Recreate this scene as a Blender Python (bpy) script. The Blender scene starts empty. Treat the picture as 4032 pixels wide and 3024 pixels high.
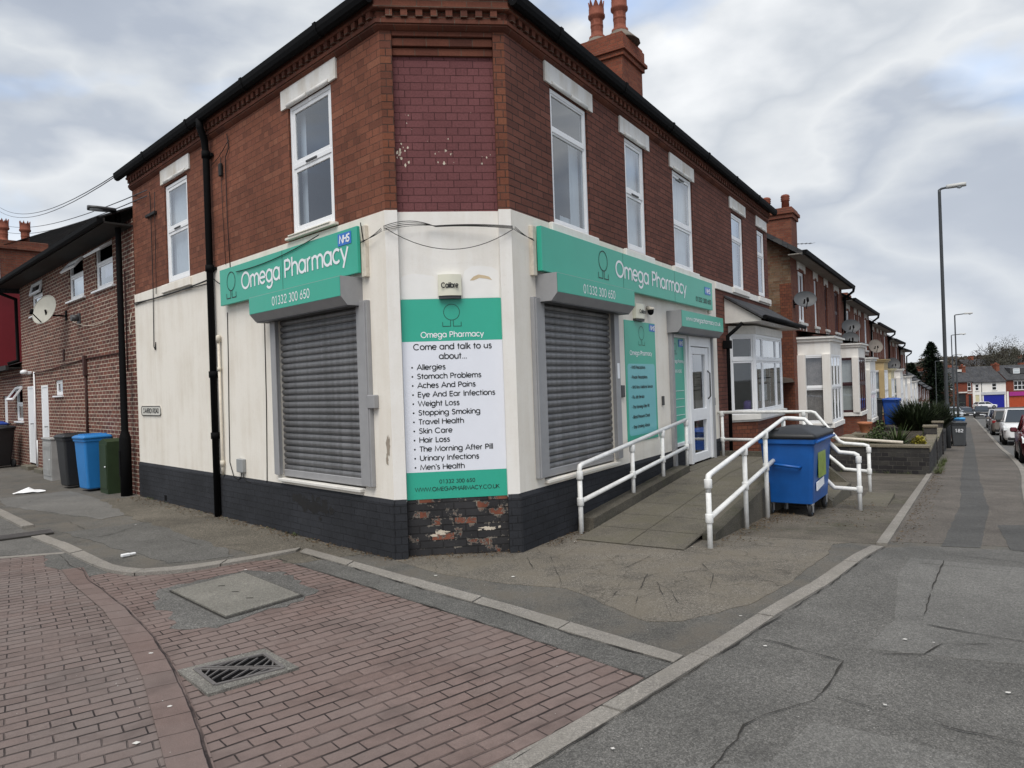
import bpy, bmesh, math, random
from mathutils import Vector, Matrix, noise as mnoise
R_ = math.radians
rnd = random.Random(7)
SC = bpy.context.scene
COL = SC.collection

# ------------------------------------------------------------------ camera, sky, sun, exposure
CAMH = 1.71
roll, pitch = R_(1.96), R_(0.1)
cd = bpy.data.cameras.new('camera'); cam = bpy.data.objects.new('camera', cd); COL.objects.link(cam)
cd.sensor_width = 36.0; cd.lens = 2794.0 / 4032.0 * 36.0; cd.clip_start = .05; cd.clip_end = 3000
_f = Vector((0, math.cos(pitch), math.sin(pitch))); _u0 = Vector((0, -math.sin(pitch), math.cos(pitch))); _r0 = Vector((1, 0, 0))
_r = _r0 * math.cos(roll) - _u0 * math.sin(roll); _u = _u0 * math.cos(roll) + _r0 * math.sin(roll)
M = Matrix(((_r.x, _u.x, -_f.x), (_r.y, _u.y, -_f.y), (_r.z, _u.z, -_f.z))).to_4x4(); M.translation = (0, 0, CAMH)
cam.matrix_world = M; SC.camera = cam

SUN_EL, SUN_AZ = R_(58), R_(-165)      # azimuth measured from +Y towards +X : behind the camera, a little to its left
W = bpy.data.worlds.new("World"); SC.world = W; W.use_nodes = True
wt = W.node_tree; wt.nodes.clear()
def WN(t, **k):
    n = wt.nodes.new(t)
    for a, b in k.items(): setattr(n, a, b)
    return n
def wl(a, b): wt.links.new(a, b)
out = WN('ShaderNodeOutputWorld'); bg = WN('ShaderNodeBackground'); wl(bg.outputs[0], out.inputs[0])
sky = WN('ShaderNodeTexSky', sky_type='NISHITA', sun_disc=False, sun_elevation=SUN_EL, sun_rotation=SUN_AZ)
sky.air_density = 1.0; sky.dust_density = .6; sky.ozone_density = 1.0
bg.inputs['Strength'].default_value = 0.1
tc = WN('ShaderNodeTexCoord'); sep = WN('ShaderNodeSeparateXYZ'); wl(tc.outputs['Generated'], sep.inputs[0])
def wm(op, a, b=None, c=None):
    n = WN('ShaderNodeMath', operation=op)
    for i, v in enumerate((a, b, c)):
        if v is None: continue
        if isinstance(v, (int, float)): n.inputs[i].default_value = v
        else: wl(v, n.inputs[i])
    return n.outputs[0]
zc = wm('ADD', wm('MAXIMUM', sep.outputs[2], 0.0), .26)
cx = wm('DIVIDE', sep.outputs[0], zc); cy = wm('DIVIDE', sep.outputs[1], zc)
cmb = WN('ShaderNodeCombineXYZ'); wl(sep.outputs[0], cmb.inputs[0]); wl(sep.outputs[1], cmb.inputs[1]); wl(wm('MULTIPLY', sep.outputs[2], 2.1), cmb.inputs[2])
def wnoise(scale, detail, rough, off, dist=0.):
    mp = WN('ShaderNodeMapping'); wl(cmb.outputs[0], mp.inputs[0]); mp.inputs['Location'].default_value = off
    n = WN('ShaderNodeTexNoise'); wl(mp.outputs[0], n.inputs['Vector'])
    n.inputs['Scale'].default_value = scale; n.inputs['Detail'].default_value = detail; n.inputs['Roughness'].default_value = rough
    n.inputs['Distortion'].default_value = dist
    return n.outputs[0]
def wramp(v, pts):
    r = WN('ShaderNodeValToRGB'); wl(v, r.inputs[0]); cr = r.color_ramp
    while len(cr.elements) < len(pts): cr.elements.new(.5)
    for e, (p, c) in zip(cr.elements, pts): e.position = p; e.color = (*c, 1)
    return r.outputs[0]
CL = 2.42                               # cloud luminance scale against the physical sky
def cl(r, g, b): return (r * CL, g * CL, b * CL)
n1 = wnoise(1.7, 7, .46, (5.3, 2.9, .7), .05)
n2 = wnoise(1.9, 5, .5, (7.7, 4.2, 2), .3)
body = wramp(n1, [(.30, cl(.82, .93, 1.13)), (.41, cl(1.0, 1.11, 1.3)), (.465, cl(1.52, 1.6, 1.69)), (.51, cl(1.06, 1.17, 1.35)), (.56, cl(1.75, 1.81, 1.87)), (.61, cl(1.33, 1.42, 1.54)), (.70, cl(2.25, 2.28, 2.3))])
gap = wramp(n2, [(.36, (1, 1, 1)), (.46, (0, 0, 0))])
skc = WN('ShaderNodeMixRGB', blend_type='MULTIPLY'); skc.inputs[0].default_value = 1; wl(sky.outputs[0], skc.inputs[1]); skc.inputs[2].default_value = (1.5, 1.5, 1.5, 1)
hz = wm('SUBTRACT', 1.0, wm('MULTIPLY', wm('MAXIMUM', sep.outputs[2], 0.0), 3.2)); hzc = wm('MAXIMUM', hz, 0.0)
m1 = WN('ShaderNodeMixRGB'); wl(wm('MULTIPLY', wm('MULTIPLY', gap, .6), wm('MINIMUM', 1.0, wm('MULTIPLY', wm('MAXIMUM', sep.outputs[2], 0.0), 3.0))), m1.inputs[0]); wl(body, m1.inputs[1]); wl(skc.outputs[0], m1.inputs[2])
m2 = WN('ShaderNodeMixRGB'); wl(wm('MULTIPLY', hzc, .55), m2.inputs[0]); wl(m1.outputs[0], m2.inputs[1]); m2.inputs[2].default_value = (*cl(1.5, 1.6, 1.74), 1)
wl(m2.outputs[0], bg.inputs[0])

sl = bpy.data.lights.new('sun', 'SUN'); so = bpy.data.objects.new('sun', sl); COL.objects.link(so)
sl.energy = 1.5; sl.angle = R_(40); sl.color = (1.0, .955, .89)
sdir = Vector((math.sin(SUN_AZ) * math.cos(SUN_EL), math.cos(SUN_AZ) * math.cos(SUN_EL), math.sin(SUN_EL)))
so.rotation_euler = sdir.to_track_quat('Z', 'Y').to_euler()
vs = SC.view_settings; vs.view_transform = 'Standard'; vs.look = 'None'; vs.gamma = 1; vs.exposure = .97
SC.cycles.max_bounces = 6; SC.cycles.use_denoising = True
SC.cycles.use_adaptive_sampling = True

# ------------------------------------------------------------------ frames
dL = Vector((-.7101, .7041, 0)); nL = Vector((-.7041, -.7101, 0)); PA = Vector((-1.215, 7.13, 0))
dR = Vector((.539, .8423, 0)); nR = Vector((.8423, -.539, 0)); PB = Vector((.037, 7.26, 0))
dC = (PB - PA).normalized(); nC = Vector((dC.y, -dC.x, 0)); CW = (PB - PA).length
TL, TR, TC = math.atan2(dL.y, dL.x), math.atan2(dR.y, dR.x), math.atan2(dC.y, dC.x)
# local frames: x runs along the wall (s), y = sg * o where o is the outward offset
FL = (PA, TL, 1); FR = (PB, TR, -1); FC = (PA, TC, -1); FW = (Vector((0, 0, 0)), 0, 1)
def wp(fr, s, o, z=0):
    P, t, sg = fr
    return P + Vector((math.cos(t), math.sin(t), 0)) * s + Vector((-math.sin(t), math.cos(t), 0)) * (sg * o) + Vector((0, 0, z))
def so_R(x, y):
    d = Vector((x, y, 0)) - PB
    return d.dot(dR), d.dot(nR)
_PR = [(-400, 0), (.7, 0), (1.2, -.008), (29.5, -1.62), (80, -3.6), (110, -5.0), (150, -6.3), (220, -6.6), (900, -6.6)]
def lerp_tab(t, x):
    if x <= t[0][0]: return t[0][1]
    for (a, va), (b, vb) in zip(t, t[1:]):
        if x <= b: return va + (vb - va) * (x - a) / (b - a)
    return t[-1][1]
def gz(x, y):
    s, o = so_R(x, y)
    w = min(1, max(0, (o + 7.) / 5.)) if s < 12 else 1.0
    return lerp_tab(_PR, s) * w
def gR(s, o):
    p = wp(FR, s, o); return gz(p.x, p.y)

# ------------------------------------------------------------------ materials
def newmat(name):
    m = bpy.data.materials.new(name); m.use_nodes = True
    nt = m.node_tree; nt.nodes.clear()
    o = nt.nodes.new('ShaderNodeOutputMaterial'); b = nt.nodes.new('ShaderNodeBsdfPrincipled'); nt.links.new(b.outputs[0], o.inputs[0])
    return m, nt, b
class G:
    """small node graph helper"""
    def __init__(s, name): s.m, s.t, s.b = newmat(name); s._uv = None
    def n(s, t, **k):
        x = s.t.nodes.new(t)
        for a, b in k.items(): setattr(x, a, b)
        return x
    def l(s, a, b): s.t.links.new(a, b)
    def put(s, sock, v):
        if isinstance(v, (int, float)):
            sock.default_value = v
        elif isinstance(v, (tuple, list)):
            sock.default_value = (*v, 1) if len(v) == 3 and sock.type == 'RGBA' else v
        else: s.l(v, sock)
    def uv(s):
        if not s._uv: s._uv = s.n('ShaderNodeTexCoord')
        return s._uv.outputs['UV']
    def obj(s):
        if not s._uv: s._uv = s.n('ShaderNodeTexCoord')
        return s._uv.outputs['Object']
    def pos(s): return s.n('ShaderNodeNewGeometry').outputs['Position']
    def map(s, v, loc=(0, 0, 0), rot=(0, 0, 0), sc=(1, 1, 1)):
        x = s.n('ShaderNodeMapping'); s.l(v, x.inputs[0]); x.inputs[1].default_value = loc; x.inputs[2].default_value = rot; x.inputs[3].default_value = sc
        return x.outputs[0]
    def noise(s, v, scale, detail=4, rough=.55, dist=0):
        x = s.n('ShaderNodeTexNoise'); s.l(v, x.inputs['Vector']); x.inputs['Scale'].default_value = scale; x.inputs['Detail'].default_value = detail
        x.inputs['Roughness'].default_value = rough; x.inputs['Distortion'].default_value = dist
        return x.outputs[0]
    def math(s, op, a, b=0., c=0.):
        x = s.n('ShaderNodeMath', operation=op)
        for i, v in enumerate((a, b, c)): s.put(x.inputs[i], v)
        return x.outputs[0]
    def ramp(s, v, pts):
        x = s.n('ShaderNodeValToRGB'); s.l(v, x.inputs[0]); e = x.color_ramp.elements
        while len(e) < len(pts): e.new(.5)
        for k, (p, c) in zip(e, pts):
            k.position = p; k.color = (c, c, c, 1) if isinstance(c, (int, float)) else (*c, 1)
        return x.outputs[0]
    def mix(s, f, a, b, bt='MIX'):
        x = s.n('ShaderNodeMixRGB', blend_type=bt); s.put(x.inputs[0], f); s.put(x.inputs[1], a); s.put(x.inputs[2], b)
        return x.outputs[0]
    def col(s, c): s.put(s.b.inputs['Base Color'], c); return s
    def rough(s, v): s.put(s.b.inputs['Roughness'], v); return s
    def spec(s, v): s.b.inputs['Specular IOR Level'].default_value = v; return s
    def metal(s, v): s.b.inputs['Metallic'].default_value = v; return s
    def bump(s, h, d=.01, st=1.0):
        x = s.n('ShaderNodeBump'); x.inputs['Distance'].default_value = d; x.inputs['Strength'].default_value = st
        s.l(h, x.inputs['Height']); s.l(x.outputs[0], s.b.inputs['Normal']); return s
MATS = {}
def flat(name, c, rough=.6, spec=.4, var=.12, metal=0., nscale=9, bumpd=0.0):
    """paint or plastic: one colour with a little soiling"""
    if name in MATS: return MATS[name]
    g = G(name); p = g.obj()
    n = g.noise(p, nscale, 5, .6); n2 = g.noise(p, nscale * .17, 3, .5)
    f = g.ramp(g.math('ADD', g.math('MULTIPLY', n, .5), g.math('MULTIPLY', n2, .5)), [(.3, 1 - var), (.7, 1 + var * .4)])
    g.col(g.mix(1, (*c,), f, 'MULTIPLY')).rough(rough).spec(spec).metal(metal)
    if bumpd: g.bump(g.noise(p, nscale * 5, 4, .6), bumpd)
    MATS[name] = g.m; return g.m
def brick(name, cols, mortar, bw=.235, rh=.0768, ms=.007, dirt=.35, squash=.5, sqf=2, bump=.006, mortar_bump=True, blotch=(1, 1, 1), offset=.5):
    g = G(name); uv = g.uv()
    wob = g.noise(uv, 5, 2, .5)
    v = g.n('ShaderNodeVectorMath', operation='ADD'); g.l(uv, v.inputs[0])
    cw = g.n('ShaderNodeVectorMath', operation='SCALE'); g.l(wob, cw.inputs[0]); cw.inputs['Scale'].default_value = .006; g.l(cw.outputs[0], v.inputs[1])
    b = g.n('ShaderNodeTexBrick'); g.l(v.outputs[0], b.inputs['Vector'])
    b.offset = offset; b.squash = squash; b.squash_frequency = sqf
    b.inputs['Color1'].default_value = (0, 0, 0, 1); b.inputs['Color2'].default_value = (1, 1, 1, 1); b.inputs['Mortar'].default_value = (.5, .5, .5, 1)
    b.inputs['Scale'].default_value = 1; b.inputs['Mortar Size'].default_value = ms; b.inputs['Mortar Smooth'].default_value = .25
    b.inputs['Bias'].default_value = 0; b.inputs['Brick Width'].default_value = bw; b.inputs['Row Height'].default_value = rh
    bc = g.ramp(b.outputs['Color'], [(i / (len(cols) - 1), c) for i, c in enumerate(cols)])
    fine = g.noise(uv, 55, 4, .65); big = g.noise(uv, .9, 5, .6)
    bc = g.mix(1, bc, g.ramp(fine, [(.3, .78), (.7, 1.15)]), 'MULTIPLY')
    mc = g.mix(1, mortar, g.ramp(g.noise(uv, 8, 3, .6), [(.35, .55), (.65, 1.15)]), 'MULTIPLY')
    c = g.mix(b.outputs['Fac'], bc, mc)
    c = g.mix(1, c, g.ramp(big, [(.3, 1 - dirt), (.62, 1.06)]), 'MULTIPLY')
    g.col(c).rough(.88).spec(.25)
    h = g.math('SUBTRACT', g.math('MULTIPLY', fine, .35), b.outputs['Fac'])
    g.bump(h, bump)
    MATS[name] = g.m; return g.m
def render_mat(name, base, stains, amt=.5, bumpd=.004):
    g = G(name); uv = g.uv()
    streak = g.noise(g.map(uv, sc=(3.5, .35, 1)), 1.6, 5, .6)
    blot = g.noise(uv, 1.3, 6, .62)
    c = g.mix(g.ramp(g.math('MULTIPLY', streak, blot), [(.2, 0.), (.42, amt)]), base, stains)
    c = g.mix(g.ramp(g.noise(uv, 26, 4, .7), [(.55, 0.), (.75, .22)]), c, (base[0] * .7, base[1] * .66, base[2] * .6))
    g.col(c).rough(.9).spec(.2)
    g.bump(g.noise(uv, 130, 3, .7), bumpd)
    MATS[name] = g.m; return g.m
def glassy(name, tint=(.55, .62, .66), dark=0.0, rough=.02, trans=1.0):
    """window pane: mirror-like at grazing angles, otherwise clear"""
    m, nt, b = newmat(name)
    nt.nodes.remove(b); out_ = [n for n in nt.nodes if n.type == 'OUTPUT_MATERIAL'][0]
    gl = nt.nodes.new('ShaderNodeBsdfGlossy'); gl.inputs['Roughness'].default_value = rough; gl.inputs['Color'].default_value = (.95, .97, 1, 1)
    tr = nt.nodes.new('ShaderNodeBsdfTransparent'); tr.inputs['Color'].default_value = (*tint, 1)
    fr = nt.nodes.new('ShaderNodeFresnel'); ge = nt.nodes.new('ShaderNodeNewGeometry'); io = nt.nodes.new('ShaderNodeMath'); io.operation = 'MULTIPLY_ADD'; nt.links.new(ge.outputs['Backfacing'], io.inputs[0]); io.inputs[1].default_value = 1 / 1.5 - 1.5; io.inputs[2].default_value = 1.5; nt.links.new(io.outputs[0], fr.inputs['IOR'])
    mt = nt.nodes.new('ShaderNodeMath'); mt.operation = 'MULTIPLY_ADD'; nt.links.new(fr.outputs[0], mt.inputs[0]); mt.inputs[1].default_value = 1.9; mt.inputs[2].default_value = dark
    mt.use_clamp = True
    mx = nt.nodes.new('ShaderNodeMixShader'); nt.links.new(mt.outputs[0], mx.inputs[0]); nt.links.new(tr.outputs[0], mx.inputs[1]); nt.links.new(gl.outputs[0], mx.inputs[2])
    nt.links.new(mx.outputs[0], out_.inputs[0]); MATS[name] = m; return m

# ------------------------------------------------------------------ mesh builder
SPLIT = {'green_panel', 'guide_rail', 'plinth', 'fresh_paint_patch', 'window_sill', 'shutter_lock', 'wall_cable', 'sign_batten', 'corner_pier', 'doorstep', 'retaining_wall', 'panel_joint', 'window_trim', 'step', 'fitting', 'rusty_pipe', 'waste_pipe', 'flaunching', 'bay_gable_board', 'window_paper', 'fascia', 'upper_wall', 'rendered_wall', 'gable_wall', 'top_rail', 'mid_rail', 'handle'}
class MB:
    """collects shapes in a local (s, o, z) frame; y = sg * o"""
    def __init__(s, sg=1): s.v = []; s.f = []; s.uv = []; s.mi = []; s.sg = sg; s.sm = []
    def face(s, pts, uvs=None, mi=0, sm=False):
        i = len(s.v); s.v += [tuple(p) for p in pts]; s.f.append(list(range(i, i + len(pts))))
        if uvs is None:
            a, b, c = Vector(pts[0]), Vector(pts[1]), Vector(pts[2]); n = (b - a).cross(c - a)
            ax = max(range(3), key=lambda k: abs(n[k]))
            if ax == 1: uvs = [(p[0], p[2]) for p in pts]
            elif ax == 0: uvs = [(p[1], p[2]) for p in pts]
            else: uvs = [(p[0], p[1]) for p in pts]
        s.uv.append(uvs); s.mi.append(mi); s.sm.append(sm); return s
    def box(s, s0, s1, o0, o1, z0, z1, mi=0, skip=''):
        P = lambda a, b, c: (a, b, c)
        q = {'f': [P(s0, o1, z0), P(s1, o1, z0), P(s1, o1, z1), P(s0, o1, z1)], 'b': [P(s0, o0, z0), P(s0, o0, z1), P(s1, o0, z1), P(s1, o0, z0)],
             'l': [P(s0, o0, z0), P(s0, o1, z0), P(s0, o1, z1), P(s0, o0, z1)], 'r': [P(s1, o0, z0), P(s1, o0, z1), P(s1, o1, z1), P(s1, o1, z0)],
             't': [P(s0, o0, z1), P(s0, o1, z1), P(s1, o1, z1), P(s1, o0, z1)], 'd': [P(s0, o0, z0), P(s1, o0, z0), P(s1, o1, z0), P(s0, o1, z0)]}
        for k, pts in q.items():
            if k not in skip: s.face(pts, None, mi)
        return s
    def bbox(s, s0, s1, o0, o1, z0, z1, b=.008, mi=0):
        """box with chamfered edges"""
        if s0 > s1: s0, s1 = s1, s0
        if o0 > o1: o0, o1 = o1, o0
        b = min(b, (s1 - s0) * .45, (o1 - o0) * .45, (z1 - z0) * .45)
        X, Y, Z = (s0, s1), (o0, o1), (z0, z1)
        def c(i, j, k, ax):
            q = [X[i], Y[j], Z[k]]; sgn = [1 if i == 0 else -1, 1 if j == 0 else -1, 1 if k == 0 else -1]
            for a in range(3):
                if a != ax: q[a] += sgn[a] * b
            return tuple(q)
        for i in (0, 1): s.face([c(i, 0, 0, 0), c(i, 1, 0, 0), c(i, 1, 1, 0), c(i, 0, 1, 0)], None, mi)
        for j in (0, 1): s.face([c(0, j, 0, 1), c(1, j, 0, 1), c(1, j, 1, 1), c(0, j, 1, 1)], None, mi)
        for k in (0, 1): s.face([c(0, 0, k, 2), c(1, 0, k, 2), c(1, 1, k, 2), c(0, 1, k, 2)], None, mi)
        for i in (0, 1):
            for j in (0, 1): s.face([c(i, j, 0, 0), c(i, j, 1, 0), c(i, j, 1, 1), c(i, j, 0, 1)], None, mi)
            for k in (0, 1): s.face([c(i, 0, k, 0), c(i, 1, k, 0), c(i, 1, k, 2), c(i, 0, k, 2)], None, mi)
        for j in (0, 1):
            for k in (0, 1): s.face([c(0, j, k, 1), c(1, j, k, 1), c(1, j, k, 2), c(0, j, k, 2)], None, mi)
        for i in (0, 1):
            for j in (0, 1):
                for k in (0, 1): s.face([c(i, j, k, 0), c(i, j, k, 1), c(i, j, k, 2)], None, mi)
        return s
    def prism(s, poly, ax, a0, a1, mi=0, caps=True, sm=False):
        """poly in the two other axes (s,z for ax='o'; o,z for ax='s'; s,o for ax='z')"""
        def P(p, a):
            return (p[0], a, p[1]) if ax == 'o' else (a, p[0], p[1]) if ax == 's' else (p[0], p[1], a)
        n = len(poly); L = 0
        for i in range(n):
            p, q = poly[i], poly[(i + 1) % n]; d = math.hypot(q[0] - p[0], q[1] - p[1])
            s.face([P(p, a0), P(q, a0), P(q, a1), P(p, a1)], [(a0, L), (a0, L + d), (a1, L + d), (a1, L)] if ax != 'z' else [(L, a0), (L + d, a0), (L + d, a1), (L, a1)], mi, sm); L += d
        if caps:
            s.face([P(p, a0) for p in poly], [tuple(p) for p in poly], mi); s.face([P(p, a1) for p in reversed(poly)], [tuple(p) for p in reversed(poly)], mi)
        return s
    def sweep(s, prof, path, mi=0, closed_prof=False, sm=False):
        """loft: list of rings (each a list of points)"""
        L = 0
        for a, b in zip(path, path[1:]):
            n = len(a); d = (Vector(a[0]) - Vector(b[0])).length; k = 0
            for i in range(n if closed_prof else n - 1):
                j = (i + 1) % n; e = (Vector(a[j]) - Vector(a[i])).length
                s.face([a[i], a[j], b[j], b[i]], [(L, k), (L, k + e), (L + d, k + e), (L + d, k)], mi, sm); k += e
            L += d
        return s
    def tube(s, pts, r, n=8, mi=0, caps=True, sm=True):
        pts = [Vector(p) for p in pts]; rr = r if isinstance(r, (list, tuple)) else [r] * len(pts)
        rings = []; up = None
        for i, p in enumerate(pts):
            if i == 0: d = pts[1] - p
            elif i == len(pts) - 1: d = p - pts[-2]
            else: d = (p - pts[i - 1]).normalized() + (pts[i + 1] - p).normalized()
            d = d.normalized() if d.length > 1e-9 else Vector((0, 0, 1))
            if up is None: up = Vector((0, 0, 1)) if abs(d.z) < .9 else Vector((1, 0, 0))
            x = d.cross(up).normalized(); y = x.cross(d).normalized(); up = y
            k = 1.0
            if 0 < i < len(pts) - 1:
                c = (p - pts[i - 1]).normalized().dot(d); k = 1 / max(.5, c)
            rings.append([tuple(p + (x * math.cos(t) + y * math.sin(t)) * rr[i] * k) for t in [2 * math.pi * q / n for q in range(n)]])
        s.sweep(None, rings, mi, True, sm)
        if caps: s.face(list(reversed(rings[0])), None, mi); s.face(rings[-1], None, mi)
        return s
    def lathe(s, prof, c=(0, 0, 0), n=16, mi=0, sm=True, cap=True, wave=None):
        rings = []
        for r, z in prof: rings.append([(c[0] + r * math.cos(t), c[1] + r * math.sin(t), c[2] + z) for t in [2 * math.pi * q / n for q in range(n)]])
        s.sweep(None, rings, mi, True, sm)
        if cap: s.face(list(reversed(rings[0])), None, mi); s.face(rings[-1], None, mi)
        return s
    def islands(s):
        key = {}; par = list(range(len(s.f)))
        def find(a):
            while par[a] != a: par[a] = par[par[a]]; a = par[a]
            return a
        for i, f in enumerate(s.f):
            for k in f:
                q = tuple(round(c * 5000) for c in s.v[k])
                if q in key: par[find(i)] = find(key[q])
                else: key[q] = i
        out = {}
        for i in range(len(s.f)): out.setdefault(find(i), []).append(i)
        return list(out.values())
    def build(s, name, mats, parent=None, loc=(0, 0, 0), rot=0., recalc=True, weld=False):
        if name in SPLIT:
            isl = s.islands()
            if len(isl) > 1:
                first = None
                for I in isl:
                    m = MB(s.sg)
                    for i in I: m.face([s.v[k] for k in s.f[i]], s.uv[i], s.mi[i], s.sm[i])
                    o = m.build_one(name, mats, parent, loc, rot, recalc, weld); first = first or o
                return first
        return s.build_one(name, mats, parent, loc, rot, recalc, weld)
    def build_one(s, name, mats, parent=None, loc=(0, 0, 0), rot=0., recalc=True, weld=False):
        me = bpy.data.meshes.new(name)
        me.from_pydata([(a, s.sg * b, c) for a, b, c in s.v], [], s.f)
        ul = me.uv_layers.new(name='UVMap'); k = 0
        flat_uv = [u for fu in s.uv for u in fu]
        for i, u in enumerate(flat_uv): ul.data[i].uv = (u[0], u[1])
        for m in (mats if isinstance(mats, (list, tuple)) else [mats]): me.materials.append(m)
        me.polygons.foreach_set('material_index', s.mi); me.polygons.foreach_set('use_smooth', s.sm)
        if recalc or weld or s.sg < 0:
            bm = bmesh.new(); bm.from_mesh(me)
            if any(s.sm) or weld: bmesh.ops.remove_doubles(bm, verts=bm.verts, dist=1e-5)
            if recalc: bmesh.ops.recalc_face_normals(bm, faces=bm.faces)
            bm.to_mesh(me); bm.free()
        me.update()
        o = bpy.data.objects.new(name, me); COL.objects.link(o)
        if parent: o.parent = parent
        o.location = loc; o.rotation_euler = (0, 0, rot)
        return o
def thing(name, label, cat, fr=None, loc=(0, 0, 0), rot=0., group=None):
    o = bpy.data.objects.new(name, None); COL.objects.link(o); o.empty_display_size = .2
    o.location = loc; o.rotation_euler = (0, 0, rot); o['label'] = label; o['category'] = cat
    if group: o['group'] = group
    return o
def at(fr, s, o, z, name, label, cat, group=None, extra=0.):
    return thing(name, label, cat, loc=wp(fr, s, o, z), rot=fr[1] + extra, group=group)
def tag(o, label, cat, group=None):
    o['label'] = label; o['category'] = cat
    if group: o['group'] = group
    return o
def copy_tree(o, parent=None):
    c = o.copy(); COL.objects.link(c); c.parent = parent
    for ch in list(o.children): copy_tree(ch, c)
    return c

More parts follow.
